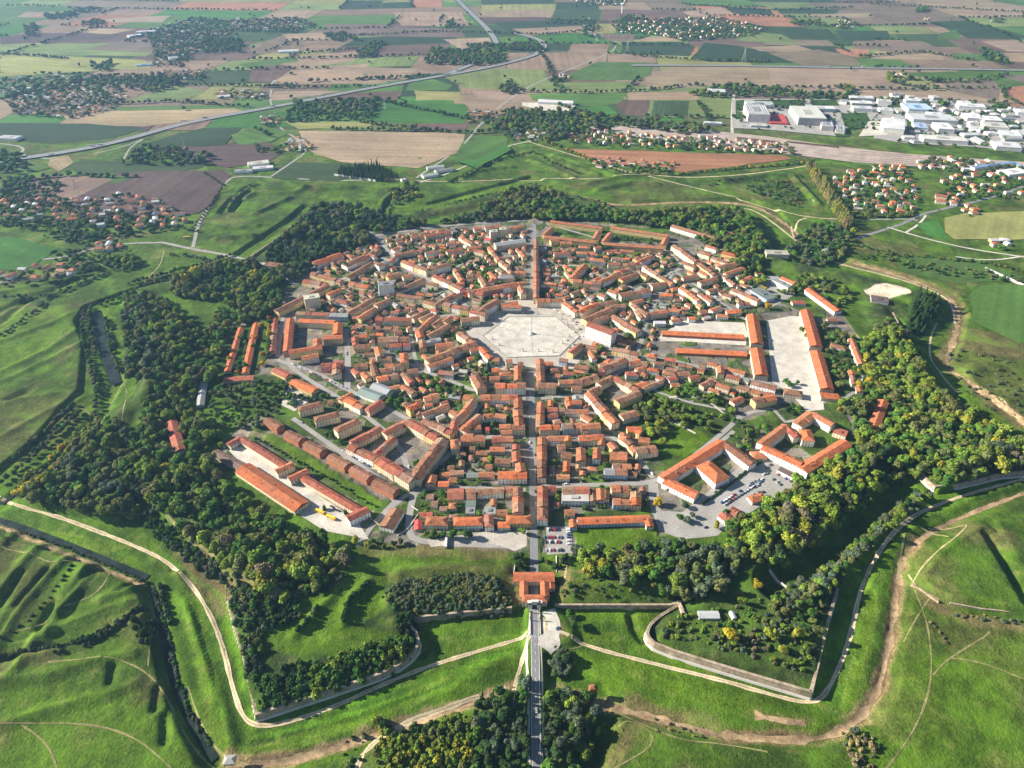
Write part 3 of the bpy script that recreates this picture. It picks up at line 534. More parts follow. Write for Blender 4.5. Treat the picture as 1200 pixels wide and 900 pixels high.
# ------------------------------------------------------------------ fields
FC0 = dict(t=(.30, .215, .13), T=(.23, .155, .10), p=(.135, .085, .065), P=(.10, .062, .055), g=(.075, .16, .025), G=(.05, .17, .018), l=(.16, .22, .055), d=(.035, .065, .030), v=(.05, .085, .03), o=(.36, .16, .075), y=(.25, .25, .07), b=(.18, .135, .09))
FC = {k: tuple(.86 * (c * .82 + .18 * sum(v) / 3) for c in v) for k, v in FC0.items()}
FD = """P 60 247 135 203 190 200 262 200 268 205 248 240 232 250 100 258|T 12 219 40 208 90 205 133 210 70 242 20 232|g 88 205 160 207 135 215|v 82 196 95 188 238 190 238 196 210 200 92 204|d 170 168 236 150 285 149 270 160 262 170 180 172|P 175 172 262 171 330 180 312 190 268 196 240 190|
g 270 158 306 146 340 155 318 165 280 170|P 255 172 300 158 312 165 330 176 262 178|v 318 208 345 190 400 192 412 206 396 212 330 210|t 350 153 545 156 540 178 490 197 400 190 360 176|l 360 165 392 165 440 178 420 188 368 182|y 332 142 440 143 430 150 350 151|p 480 146 550 143 545 152 482 154|G 445 118 468 118 545 122 556 138 540 145 430 142 415 138|p 478 124 530 123 528 136 466 138|y 486 106 540 108 542 118 488 117|g 480 94 505 92 530 100 525 106 475 106|l 520 90 580 80 638 82 648 104 600 106 545 103|
t 554 107 618 107 612 118 560 116|g 545 162 560 158 598 162 592 172 560 188 530 188|G 530 190 560 190 592 172 600 178 560 200|o 668 174 780 178 920 182 928 186 900 190 800 202 775 198 700 190|g 655 92 700 72 768 74 762 88 745 94 690 94|l 638 96 740 96 745 106 640 105|g 620 110 735 108 728 120 700 125 625 118|G 676 126 712 124 722 132 720 142 690 138|t 736 108 818 107 820 117 736 117|P 720 118 762 117 758 136 730 134|v 766 118 808 118 806 136 762 136|G 760 137 802 137 800 142 758 142|
t 755 104 770 84 800 77 900 77 1060 80 1060 90 1090 98 1110 105 1170 118 1190 120 1170 122 1060 116 960 114 900 105 860 100 800 103|t 900 78 1000 79 1040 82 1034 92 1064 106 1170 118 1100 119 960 112 905 98|g 1064 85 1160 83 1178 86 1160 92 1100 93 1066 88|y 1055 92 1090 90 1100 97 1060 100|b 1100 96 1160 92 1172 100 1170 118 1120 108|o 1172 105 1200 100 1260 100 1260 130 1200 124 1180 115|b 1170 88 1260 88 1260 98 1200 97|
d 730 49 800 49 815 55 808 66 727 62|d 810 68 826 50 862 53 905 62 935 74 830 72|l 856 42 880 37 915 40 940 52 900 50 866 48|t 880 55 935 53 950 58 958 62 890 60|b 900 62 960 58 1000 66 1010 77 940 77|d 910 34 970 34 985 47 930 42|d 978 36 1040 36 1045 46 990 47|o 978 57 1018 58 1016 67 990 66|t 1025 60 1110 62 1105 70 1020 69|l 1008 28 1058 30 1090 36 1050 38|b 1000 48 1080 48 1110 60 1000 57|d 1088 25 1135 24 1210 44 1190 46 1135 45|t 1150 48 1260 46 1260 62 1180 60|g 1100 40 1120 34 1128 46 1100 46|g 1115 62 1160 64 1165 72 1118 70|t 1170 62 1260 62 1260 74 1185 72|d 848 8 900 10 908 18 860 16|t 800 14 842 8 858 16 812 20|d 910 10 985 11 980 16 915 16|t 942 17 1020 15 1025 20 960 22|
t 745 48 765 42 800 44 796 48|b 700 40 745 40 742 48 712 48|y 1010 250 1010 250 1010 250|y 1106 256 1130 250 1200 248 1260 248 1260 280 1200 281 1118 280 1108 272|G 1075 262 1098 258 1108 274 1112 282 1085 275|g 1136 345 1150 335 1260 330 1260 420 1190 400 1140 378|g 1044 300 1070 298 1140 308 1130 335 1060 318|g 1100 310 1140 305 1200 325 1140 332|
G 0 277 25 280 68 292 30 315 0 316|g 1105 195 1135 193 1140 205 1108 208|g 1000 184 1028 182 1025 194 1000 194|G 1002 236 1075 236 1078 244 1004 243|
d 0 144 100 145 170 150 130 162 60 168 0 164|t 72 145 130 125 260 124 285 130 215 142 170 148 100 147|g 130 125 260 123 285 127 140 130|l 0 165 0 165 0 165|g 0 190 30 188 58 197 30 203 0 200|t 60 184 80 182 88 190 70 200 56 194|
y 0 60 80 66 170 70 175 80 60 86 0 90|l 0 52 140 50 190 58 170 66 60 64 0 62|P 40 38 140 40 130 46 50 50 0 52 0 44|t 98 33 160 34 130 40 96 38|t 120 22 200 18 190 26 130 26|t 30 14 90 14 88 22 20 20|b 150 46 190 48 180 62 100 58|t 400 92 450 84 480 92 440 98 402 98|t 318 92 345 80 430 75 425 90 400 98 330 98|t 320 107 405 106 330 118 316 118|p 296 82 330 68 350 60 345 80 320 96 290 96|t 325 75 360 64 420 60 415 72 350 80|g 280 75 345 66 350 72 290 80|
b 290 55 330 42 360 40 355 60 300 64|t 330 40 385 38 380 46 340 48|b 380 28 460 28 470 32 540 34 545 44 420 42 385 36|l 405 34 500 34 510 40 420 44|t 460 14 540 14 550 30 470 30|t 520 46 575 44 582 56 540 58|t 400 78 490 80 480 90 420 86|P 560 20 640 20 640 28 570 28|d 575 26 700 22 690 36 600 38|t 600 34 680 30 690 36 620 42|g 0 95 60 92 100 86 80 96 20 102|l 190 105 215 100 240 108 210 118 150 118|y 90 92 150 90 152 100 100 102"""
fz0 = 0.2; nf = 0
for ent in FD.replace('\n', '').split('|'):
    c = ent.split()[0]; pts = P(ent[2:])
    p = ats(pts); 
    if np.ptp(p[:, 0]) < 1: continue
    col = np.array(FC[c]) * rng.uniform(.88, 1.12) * np.array([1, rng.uniform(.95, 1.05), rng.uniform(.9, 1.1)])
    # subtle plots inside each field
    nf += 1; off = .25 + .03 * (nf % 9)
    d_ = p[1:] - p[:-1]; L = np.hypot(d_[:, 0], d_[:, 1]); e = d_[L.argmax()] / L.max(); fn = np.array([-e[1], e[0]])
    pr = resample(np.vstack([p, p[:1]]), 45.0)[:-1]
    jt = np.stack([vnoise(pr[:, 0], pr[:, 1], 33, 21), vnoise(pr[:, 0], pr[:, 1], 33, 22)], 1) * 9 - 4.5; pr = pr + jt
    zz = hgt(pr[:, 0], pr[:, 1]).max() + off
    ar = np.sum(pr[:, 0] * np.roll(pr[:, 1], -1) - np.roll(pr[:, 0], -1) * pr[:, 1]); pr = pr if ar > 0 else pr[::-1]
    al = 0.0 if c in 'vd' else 1.0
    o = mesh_obj('field', [(a, b, zz) for a, b in pr], [list(range(len(pr)))], [M['field']], kind='structure', tint=np.tile(np.append(col, al), (len(pr), 1)))
    at_ = o.data.attributes.new('furrow', 'FLOAT_VECTOR', 'POINT'); at_.data.foreach_set('vector', np.column_stack([pr @ e, pr @ fn, pr[:, 0] * 0]).astype(np.float32).ravel())
# patchwork beyond: land parcels cut again and again along their longer side
parc = []
def cut(x0, y0, x1, y1, dep=0):
    w_, h_ = x1 - x0, y1 - y0; lim = 125 + y0 * .040
    if max(w_, h_) < lim * random.uniform(1.0, 2.8) or dep > 13: parc.append((x0, y0, x1, y1)); return
    k = random.uniform(.3, .7)
    if w_ > h_ * random.uniform(.6, 1.6): m_ = x0 + w_ * k; cut(x0, y0, m_, y1, dep + 1); cut(m_, y0, x1, y1, dep + 1)
    else: m_ = y0 + h_ * k; cut(x0, y0, x1, m_, dep + 1); cut(x0, m_, x1, y1, dep + 1)
for X0, Y0, X1, Y1 in ((-9500, 2250, -1500, 6500), (-1500, 2250, 1500, 6500), (1500, 2250, 9500, 6500), (-9500, 6500, 9500, 14500)): cut(X0, Y0, X1, Y1)
V = []; Fc = []; Tn = []; UV = []; HEDGE = []
keys = 'tttTTbbbppggggGlllyyddvvo' 
for k, (x0, y0, x1, y1) in enumerate(parc):
    def wp(x, y):
        a = .12 * math.sin(x / 1700 + y / 2300); return (x + 90 * math.sin(y / 610) + 60 * math.sin(x / 300 + y / 900), y + 70 * math.sin(x / 520 + 1) + a * x * .35)
    c = random.choice(keys); col = np.array(FC[c]) * rng.uniform(.85, 1.15); g_ = 3
    cs = [wp(*q) for q in ((x0 + g_, y0 + g_), ((x0 + x1) / 2, y0 + g_), (x1 - g_, y0 + g_), (x1 - g_, (y0 + y1) / 2), (x1 - g_, y1 - g_), ((x0 + x1) / 2, y1 - g_), (x0 + g_, y1 - g_), (x0 + g_, (y0 + y1) / 2))]
    n0 = len(V); V += [(a, b, -.3) for a, b in cs]; Fc.append(list(range(n0, n0 + 8))); al = 0. if c in 'dv' else 1.
    Tn += [tuple(col) + (al,)] * 8; sw = random.random() < .5; UV += [((b, a, 0) if sw else (a, b, 0)) for a, b in cs]
    if random.random() < .24: HEDGE.append((cs[0], cs[2]))
    if random.random() < .12: HEDGE.append((cs[0], cs[6]))
o = mesh_obj('farmland', V, Fc, [M['field']], kind='structure', tint=np.array(Tn))
at_ = o.data.attributes.new('furrow', 'FLOAT_VECTOR', 'POINT'); at_.data.foreach_set('vector', np.array(UV, np.float32).ravel())

# ------------------------------------------------------------------ fortress walls, each stretch a thing
def wall(name, pts, zt, zb, thick, label, cat='wall', z=None, mat='masonry', batter=1.2, coping=True, sm=0):
    p = ats(P(pts), zt if z is None else z)
    if sm: p = smooth_line(p, sm)
    p = resample(p, 8); t = np.gradient(p, axis=0); t /= np.hypot(t[:, 0], t[:, 1])[:, None]; nr = np.stack([-t[:, 1], t[:, 0]], 1)
    c0 = p.mean(0); root = empty(name, (c0[0], c0[1], zb)); tag(root, label, cat)
    def prof(nm, offs, m_):
        V = np.stack([np.column_stack([p + nr * a - c0, np.full(len(p), b - zb)]) for a, b in offs], 1); k = len(offs)
        n_ = len(p); f_ = []
        for i in range(n_ - 1):
            for j in range(k): f_.append((i * k + j, i * k + (j + 1) % k, (i + 1) * k + (j + 1) % k, (i + 1) * k + j))
        f_.append(list(range(k))[::-1]); f_.append([(n_ - 1) * k + j for j in range(k)])
        ob = mesh_obj(nm, V.reshape(-1, 3), f_, [m_], parent=root)
        bm = bmesh.new(); bm.from_mesh(ob.data); bmesh.ops.recalc_face_normals(bm, faces=bm.faces); bm.to_mesh(ob.data); bm.free()
        return ob
    prof('scarp', [(batter, zb), (0, zt), (-thick, zt), (-thick, zb)], M[mat])
    if name == 'bastion_wall': prof('plinth', [(batter + .7, zb), (batter * .6 + .55, zb + 3.0), (batter * .5, zb + 3.0), (batter * .5, zb)], M['stone'])
    if coping: prof('coping', [(.3, zt - .4), (.3, zt + .2), (-1.0, zt + .2), (-1.0, zt - .4)], M['masonry'])
    return root
Z0 = FLOOR - .5
# outward side is on the left of the walking direction
wall('bastion_wall', "952 812 850 782 770 757 757 745 759 733 770 722 797 706", 3.0, Z0, 2.5, 'long sunlit stone wall with rounded left end under the lower right bastion', sm=1)
wall('bastion_wall', "983 690 974 720 962 770 952 812", 3.0, Z0, 2.5, 'shaded right flank wall of the lower right bastion above the deep ditch')
wall('bastion_wall', "478 727 492 745 489 762 460 785 400 805 299 838", 3.0, Z0, 2.5, 'shaded bluish wall with rounded right end under the bushy lower left bastion', sm=1)
wall('bastion_wall', "299 838 290 800 283 765 272 728 266 700", 1.0, Z0, 2.5, 'left face of the lower left bastion wall beside the dirt path')
wall('curtain_wall', "600 712 500 722 478 727", 1.5, Z0, 2, 'dark curtain wall left of the gate below the thick bushes')
wall('curtain_wall', "797 706 785 709 650 709", 1.5, Z0, 2, 'grey curtain wall right of the gate above a strip of rubble')
wall('bastion_wall', "1260 560 1200 549 1100 573 1086 562 1080 553 1078 548", 2.0, Z0, 2.5, 'low wall with a rounded brown end under the wooded right bastion', sm=1)
wall('curtain_wall', "1098 458 1075 420 1046 366", 1.5, Z0, 2, 'shaded wall beneath the dense trees right of the barracks')
wall('curtain_wall', "903 292 885 262 868 247", 1.5, Z0, 2, 'bastion wall in shade at the upper right edge of town')
wall('ditch_wall', "290 303 320 282 356 252", 1.5, Z0, 2, 'straight shaded wall along the ditch at the upper left gate', z=1)
wall('retaining_wall', "1068 684 1100 706", 2.2, -3, 1, 'pale low stone edge of the grassy ravelin at right', z=0, coping=False)
wall('retaining_wall', "1112 707 1150 714 1230 722", 2.2, -3, 1.5, 'rough brown stone bank under the grassy ravelin at right', z=0, coping=False)
wall('boundary_wall', "300 526 330 540 400 585 455 622", 3, -1, .6, 'long brick wall between the lawns and the row of small brick blocks', z=1, mat='masonry', batter=0, coping=False)
wall('boundary_wall', "392 205 440 212", 4, -1, .8, 'white wall in front of the cypress cemetery', z=1, mat='white', batter=0, coping=False)
wall('boundary_wall', "990 209 1015 240", 2.5, -1, 2, 'pale thin wall beside the bushy mound near the poplar avenue', z=1, mat='stone', batter=0, coping=False) if False else None
wall('ravelin_wall', "932 209 955 238", 2.5, -1, 1, 'pale straight wall of the outer work near the poplar avenue', z=1, mat='stone', batter=0, coping=False)
wall('field_wall', "1155 314 1175 323 1200 334", 2.0, -1, 2, 'pale zigzag wall crossing the green field at far right', z=0, mat='stone', batter=0, coping=False)
# ------------------------------------------------------------------ buildings
RC = dict(v=(.27, .16, .115), t=(.30, .175, .11), o=(.37, .145, .072), O=(.46, .135, .055), r=(.30, .095, .06), b=(.235, .115, .07), g=(.26, .27, .27), G=(.16, .20, .18), w=(.50, .51, .51), e=(.38, .36, .31), u=(.14, .26, .40), k=(.14, .10, .09), R=(.42, .06, .05))
WC = dict(c=(.72, .62, .44), y=(.66, .51, .23), w=(.80, .78, .72), p=(.55, .27, .24), u=(.42, .50, .58), k=(.44, .17, .085), e=(.60, .52, .39), s=(.64, .45, .30), R=(.50, .06, .04), g=(.40, .40, .38))
RN = dict(v='faded pink', t='tan', o='orange', O='bright orange', r='red', b='brown', g='grey', G='dark grey', w='white', e='beige', u='blue', k='dark', R='deep red')
WN = dict(c='cream', y='yellow', w='white', p='pink', u='pale blue', k='brick', e='beige', s='salmon', R='red', g='grey')
BD = r"""
@620 500 6 #right of main street near the gate
90 72 90 350 10 9 o c;95 410 95 560 11 9 o c;95 572 95 628 11 9 b w H;130 428 190 424 9 7 r e
#in the blocks right of main street
135 73 265 71 9 8 o e;275 60 275 95 8 10 O y;350 75 440 72 9 8 o e;450 62 525 62 9 9 r e;512 70 508 125 8 8 o w;365 140 365 235 11 7 o e;480 145 475 222 9 8 o s;200 135 255 132 9 6 b c;230 185 300 195 12 6 b c;265 240 262 310 7 6 O s;195 345 285 345 7 5 o w;570 105 610 150 9 8 p y;570 190 690 200 14 8 o y;590 268 720 268 9 7 o w;530 310 690 312 11 6 g u;700 320 760 330 7 4 b e
235 438 425 434 12 8 r w;230 497 420 500 12 7 e w F;175 540 210 540 6 4 r e;250 595 320 595 8 5 o e;450 430 450 520 6 7 b e;500 430 505 510 8 7 o e;540 440 540 500 7 6 b e;580 425 700 425 12 9 o e;590 520 712 524 9 7 o u;750 455 755 545 11 8 O s;800 420 800 450 7 6 b e
#beside the park lane right of the centre
655 40 760 165 10 8 o w;750 165 895 140 13 8 o c;720 0 790 35 9 8 O y;770 80 850 90 10 8 o y;640 840 640 841 5 4 o e
@620 370 6 #right of main street below the square
75 300 85 490 11 9 o e;85 600 75 780 10 9 o e;80 330 170 325 9 8 o p
#right of main street, upper blocks
65 480 190 485 12 10 b e;215 300 270 310 8 7 b u;240 395 310 400 8 6 r u;210 460 375 455 9 7 o e;370 450 480 415 10 7 b e;300 500 370 500 8 6 b e;490 370 545 375 9 8 r p;510 365 680 295 13 9 b c;130 655 250 655 8 7 r u;255 660 420 665 9 7 o w;275 565 290 625 8 9 O p;290 600 370 600 9 8 p u;380 690 440 730 10 7 o e;75 780 215 775 10 9 O e;235 770 360 760 11 10 o u;360 770 500 760 11 10 o u;130 700 200 690 8 6 r u;70 860 130 860 9 8 o e;150 855 290 850 9 9 o e;350 850 520 845 10 9 O e;290 255 368 195 9 9 b y;380 200 480 225 8 8 b c;320 345 420 360 10 6 b e;430 240 460 300 8 6 o w
#around the five sided garden block
420 530 610 745 12 10 o c;490 470 590 420 11 9 b c;600 420 770 515 13 9 b c;780 530 620 590 12 10 b y;430 530 500 490 10 9 O y;650 700 760 670 13 8 b e;690 790 790 790 10 8 O y;650 840 720 900 10 8 o c
#beside the tall white palace
590 225 770 262 10 8 b c;590 -10 780 105 11 9 b w;640 40 720 90 8 7 b e;390 800 400 800 8 7 b e;440 20 560 0 10 9 b c
#among the villas below the long sheds
700 400 750 400 10 7 r w H;770 370 810 362 9 6 o e H;850 368 900 375 9 6 O w H;960 390 1020 400 10 6 b c H;770 480 830 470 10 5 O e H;800 510 935 455 7 5 b c;850 270 880 275 10 7 O e H;800 330 835 340 9 8 b p;880 325 950 330 8 6 b w;955 295 1035 305 9 7 r y;1050 335 1150 350 8 6 b c;980 440 1040 430 9 5 r w;1050 400 1130 400 9 6 b e;1130 430 1200 420 8 6 r s;900 420 950 440 8 5 r w;1000 480 1060 480 8 5 o e;700 330 780 310 8 7 O e
@440 500 6 #left of main street near the gate
1002 425 1002 600 11 9 o c;950 640 1065 640 12 7 O y H;860 682 945 682 8 5 O e;860 325 1065 325 13 9 O w;1015 250 1025 310 11 9 o e;988 170 992 240 10 8 o e;988 118 988 155 9 8 r e;1090 425 1090 426 4 4 o e
#in the blocks left of main street
820 85 965 82 10 8 o w;840 230 950 235 9 6 b e;805 150 910 152 8 6 O e;600 72 770 78 10 9 o s;555 95 560 130 10 10 o e H;505 465 705 455 17 6 b e;715 450 900 440 10 7 b w;910 440 985 430 9 7 o e;635 525 705 525 10 4 G u;635 588 700 588 11 3 g e F;765 588 845 588 12 3 g e F;830 505 830 550 6 5 o e;795 622 800 680 9 7 b w H;640 335 835 330 8 4 G e
#facing the parking strip beside the gate road
580 655 725 652 12 7 O w H;385 650 475 652 13 6 o w H;310 610 400 610 6 4 r e;300 650 300 718 7 3 R e
#near the workshop yard at lower left
400 330 385 390 11 6 o s;450 325 620 318 7 4 r u;440 395 515 395 8 5 O e
@0 0 1 #around the old college courtyard
443 536 484 561 15 11 r c;485 558 519 513 15 11 b c;478 492 512 511 13 10 r y;440 531 462 512 10 8 r c;409 521 440 536 12 8 r c;412 518 446 500 12 8 r c;450 507 476 493 12 9 r c
#in the row of six brick blocks
312 490 328 499 12 8 b k B;335 505 353 514 12 8 b k B;358 517 378 527.5 12 8 b k B;386 532.5 407 544 12 8 b k B;412 546.5 433 558 12 8 b k B;438 562 464 574.5 12 8 b k B
#among the beige flats left of the college
353 477 373 472 11 10 b c H;372 489 393 484 11 10 b c H;393 503 420 491 12 12 b c H;398 468 412 460 8 5 o s;406 466 425 476 11 9 o c;432 478 445 470 11 8 r s H;384 470 390 470 8 4 b e
#around the big red roofed courtyard at left
322 372 320 390 9 5 r s;320 392 318 411 9 5 r s;340 372 336 410 12 10 O p B;338 411 377 405 12 10 O y B;350 374 392 376 12 10 O c B;396 377 395 390 14 11 O s B;379 394 401 393 12 10 O y B;372 396 371 404 11 11 O p;353 418 373 415 12 8 O w;347 366 385 367 9 8 r c;386 368 408 368 12 8 g u;376 427 388 426 11 8 r p;394 425 394 437 12 10 r p;390 424 402 424 10 9 r p
#near the upper left edge of town
323 363 385 333 14 9 b y B;356 327 382 332 13 8 r y;365 319 400 328 11 9 b y;384 345 399 338 9 8 O y;397 351 406 353 12 6 r w H;312 309 336 312 18 7 b e F;403 309 428 299 18 8 b w;407 324 436 307 11 7 b e;410 330 432 335 13 6 o e;424 304 438 293 10 7 b w;433 297 440 300 8 7 r w;408 366 440 347 12 9 b c;420 372 440 360 10 8 o y;413 371 425 371 8 6 o y
@440 240 6
190 385 370 455 11 10 b c;375 445 520 412 11 10 b w;0 300 20 320 12 8 b e;100 395 150 350 9 7 b g;10 415 80 392 12 10 g R;80 500 170 470 10 8 o y;190 500 260 485 9 8 o e;150 600 340 515 9 7 b e;0 700 100 655 11 9 o e;0 795 250 800 11 9 r p;262 790 370 735 10 8 b s;310 870 430 765 9 8 o y;400 840 500 780 9 7 b e;120 310 165 295 12 7 o w;130 345 280 320 10 7 b e
#left of the avenue above the square
410 485 610 585 11 9 b w;640 592 760 615 12 10 r R;650 605 990 550 14 10 o p;560 450 610 525 9 7 o e;640 495 740 488 9 6 b e;740 500 780 570 10 7 b e;800 470 850 520 9 8 o y;880 500 960 500 11 9 g e H;150 625 330 650 10 8 b c;340 670 430 695 9 9 b c;430 692 560 615 10 9 b y;360 545 440 560 9 7 b e;480 690 660 725 11 10 r y;670 735 780 765 11 10 b w;725 745 860 660 15 11 b w;490 675 600 620 9 7 b e;880 690 1000 680 10 9 O w;980 465 1050 470 9 9 o s;1000 540 1040 620 10 10 o c;1020 320 1050 360 9 8 o e
350 335 450 322 10 7 b w;500 325 610 305 10 7 r e;600 215 685 265 11 8 o c;345 212 530 180 13 8 o c B;250 228 340 215 9 6 O e;150 262 200 252 8 6 r e;650 300 740 290 9 7 o y;700 315 765 330 9 7 o c;800 290 870 385 9 7 o s;770 155 880 142 11 8 o y;690 162 745 155 9 7 O e;910 165 1030 142 11 9 O e;770 230 815 240 9 7 R e;450 275 490 280 8 5 o e;385 275 425 290 8 6 o e;310 300 345 300 8 6 o e;500 265 560 260 8 6 o w;880 390 940 430 9 8 b c;810 540 850 480 9 8 o y
#right of the avenue above the square
1130 240 1130 400 9 12 b s;1130 400 1130 650 9 11 o c;1155 300 1200 300 8 6 g u;1150 380 1200 390 8 7 g u
@440 370 6 #around the block with the brown roofs beside the square
360 305 580 222 15 10 b c;580 222 705 185 15 10 b w;590 110 690 180 12 10 b c;660 235 740 215 10 9 o e;740 218 812 290 11 9 O w;370 345 540 292 10 8 o w;440 385 550 400 10 7 r w;370 135 520 55 10 8 b e;480 35 530 0 9 8 o y;345 185 460 163 9 7 g u F;420 205 550 190 10 7 o e;300 90 320 150 11 10 O p;310 20 400 -20 9 8 o y;600 20 730 10 12 9 b c;700 420 740 490 13 9 b e H
#left of main street below the square
915 312 960 308 10 8 o e;1000 345 1000 450 10 9 o c;1000 330 1040 330 9 8 b e;1000 660 1010 770 12 10 o e;1000 560 1005 640 11 9 o e;960 775 1050 772 11 9 b e
#in the blocks below the square
800 432 870 430 9 6 o e;890 402 945 400 9 7 o e H;845 483 1055 482 12 11 O w;740 565 1000 560 13 9 o w;760 700 830 692 9 7 o w;840 692 920 702 9 7 o w;870 772 950 770 8 6 o e;880 812 960 810 8 6 o e;610 800 735 692 11 9 o s;620 845 760 845 11 8 o e;820 862 970 860 10 8 o e;650 782 740 772 9 7 o e;775 790 800 790 6 6 R e;820 300 870 300 9 7 o e
#around the yellow cornered courtyard
620 560 690 572 11 10 o y;690 578 640 650 11 10 o y;635 655 560 730 11 9 o e;560 735 545 795 10 9 r e;330 722 540 812 10 10 b c;330 690 510 620 9 8 b e;245 640 290 620 10 11 O y H;340 572 440 552 12 8 o e;530 662 570 685 9 7 o e;300 640 310 690 9 7 b e
@380 380 8.571 #near the grey market hall
300 112 430 106 9 8 O c;305 125 312 200 9 8 r e;305 212 455 205 10 8 o y;540 135 850 130 15 11 b e;650 202 775 195 10 8 O w;790 192 862 190 10 8 r w;535 230 562 320 10 9 O e;580 330 670 330 9 7 b e;795 275 805 375 11 11 O y H;560 455 690 430 9 7 b e;700 415 790 400 9 7 b e;485 405 520 510 9 7 b e;530 545 740 500 12 8 O c;790 485 880 580 9 8 r s;655 635 760 612 9 6 o e;780 605 900 680 10 7 o e;385 475 440 530 9 7 o s;295 400 430 390 9 7 b e;290 440 340 490 9 6 r e;980 150 990 230 9 8 b e;830 465 940 452 11 8 b c;850 20 860 30 9 8 o e;600 30 740 40 9 7 b e;420 30 560 20 9 7 r e;700 70 780 60 10 9 b e
@620 240 6 #beyond the square at upper right
150 245 210 238 12 9 o y;220 258 300 258 11 8 o y;190 335 280 332 11 7 r w H;360 290 410 292 9 8 o e H;350 330 400 332 10 7 o w H;460 295 505 290 10 9 o e;430 375 540 385 12 8 o w H;555 408 740 412 11 8 r c;740 412 870 352 12 9 r w;300 510 395 415 13 9 o y;310 525 510 545 12 9 o y;505 535 590 492 12 9 o w;590 485 712 440 12 9 r e;645 522 760 478 10 8 r c;790 472 840 500 10 9 b y;560 592 625 615 10 8 o w;640 622 850 592 14 10 b w;860 560 960 545 12 8 b e;720 682 800 660 10 8 o c;730 695 840 770 10 8 b y;850 762 970 742 10 8 o e;980 732 1060 740 9 7 o w
55 665 240 662 12 10 o w;250 682 340 745 11 10 o c;350 745 480 685 11 10 O e;480 685 610 672 10 8 b e;390 800 600 712 12 10 b y;600 702 680 702 10 8 b e;590 782 770 890 11 8 b w;810 422 1010 552 10 9 b c;1020 275 1180 390 12 11 b c;1080 395 1170 430 10 8 b e;1070 572 1200 665 10 8 o w;920 625 1010 630 9 6 O e;1080 505 1190 490 9 7 r w;60 420 70 560 8 6 g u;100 480 150 480 8 6 o e;80 540 240 560 8 7 o w;260 460 330 540 7 6 b e;300 620 360 600 9 6 b e;490 620 540 640 9 6 o w;640 310 740 320 10 6 p e;640 800 700 840 9 7 b e;1000 810 1060 800 8 6 o w;1120 790 1170 790 8 6 O w;880 820 960 820 8 6 w w;760 740 800 790 8 7 b e
@820 240 6 #near the upper right edge of town
0 405 110 485 12 10 b y;0 320 80 350 11 8 r e;160 325 260 350 12 8 O y H;60 285 112 300 10 7 o w H;90 360 200 400 10 7 b e;130 435 260 405 12 8 b e;0 460 60 490 9 7 o c;0 540 120 510 10 8 b c;170 492 250 555 9 7 b w;180 480 310 440 10 8 o e;230 585 420 670 10 8 b c;80 735 150 712 10 6 O w;190 742 290 740 11 6 O e;120 770 200 775 9 5 o w;270 692 350 685 9 6 o w;300 525 370 500 10 6 o w;400 485 440 480 8 6 r w;0 750 50 740 10 6 b p;60 600 130 580 9 6 b e;0 620 90 680 9 7 b w;170 620 230 640 9 6 b e;650 680 740 680 10 4 r e;900 800 970 802 9 5 b e
@820 370 6 #between the barracks and the park
365 455 540 500 10 7 b w;270 492 430 535 9 7 r y;380 592 530 560 12 9 O y;60 325 320 395 8 5 o e;145 350 150 400 9 8 o c;190 412 285 435 9 7 r c;120 470 215 500 10 7 b e;230 600 300 570 9 5 r e;620 522 700 535 12 6 b e H;15 480 90 450 9 7 b e;0 340 40 350 9 6 b w;450 540 520 550 9 6 r e;300 430 350 450 8 6 G e
#on the tree lined right edge of town
1065 380 1075 410 8 5 O e;1120 490 1130 530 8 5 o e;900 10 960 20 8 5 r w;940 200 1010 215 10 5 b w H;1070 420 1090 480 6 4 b w
@760 450 4 #in the long white institute by the car park
350 265 70 437 16 9 O w B;352 266 490 368 14 9 b w B;78 442 228 515 14 8 O w B;278 378 328 420 22 9 O w H;505 325 530 325 14 4 o c H
#in the white hospital wing complex beside the woods
530 278 650 190 13 10 o w B;537 287 720 370 13 10 O w B;722 392 930 265 16 9 O w B;700 180 768 132 13 9 o w;772 130 868 185 13 10 o w B;738 218 748 245 15 9 O w H;612 396 720 450 9 4 k w F;640 190 700 240 12 10 r w;870 215 930 235 14 6 r c F
#on the big car park by the woods
490 532 530 522 10 4 O w H;345 600 395 640 12 5 r w;385 580 420 600 12 5 r e
"""
Z0B = -.4
class Geo:
    def __init__(s): s.v = []; s.f = []; s.m = []; s.t = []
    def face(s, vs, m=0, t=(1, 1, 1)):
        n = len(s.v); s.v += [tuple(a) for a in vs]; s.f.append(tuple(range(n, n + len(vs)))); s.m.append(m); s.t.append(tuple(t))
    def box(s, x0, y0, z0, x1, y1, z1, m=0, t=(1, 1, 1), bottom=False):
        a = [(x0, y0, z0), (x1, y0, z0), (x1, y1, z0), (x0, y1, z0), (x0, y0, z1), (x1, y0, z1), (x1, y1, z1), (x0, y1, z1)]
        for q in ((4, 5, 6, 7), (0, 1, 5, 4), (1, 2, 6, 5), (2, 3, 7, 6), (3, 0, 4, 7)): s.face([a[i] for i in q], m, t)
    def xf(s, cx, cy, cz, a):
        c, n = math.cos(a), math.sin(a); s.v = [(cx + x * c - y * n, cy + x * n + y * c, cz + z) for x, y, z in s.v]; return s
    def build(s, name, mats, parent=None, kind=None, smooth=False):
        return mesh_obj(name, s.v, s.f, mats, parent=parent, tint=np.array(s.t), mi=s.m, extra='face', kind=kind, smooth=smooth)
    def merge(s, o):
        n = len(s.v); s.v += o.v; s.f += [tuple(i + n for i in q) for q in o.f]; s.m += o.m; s.t += o.t
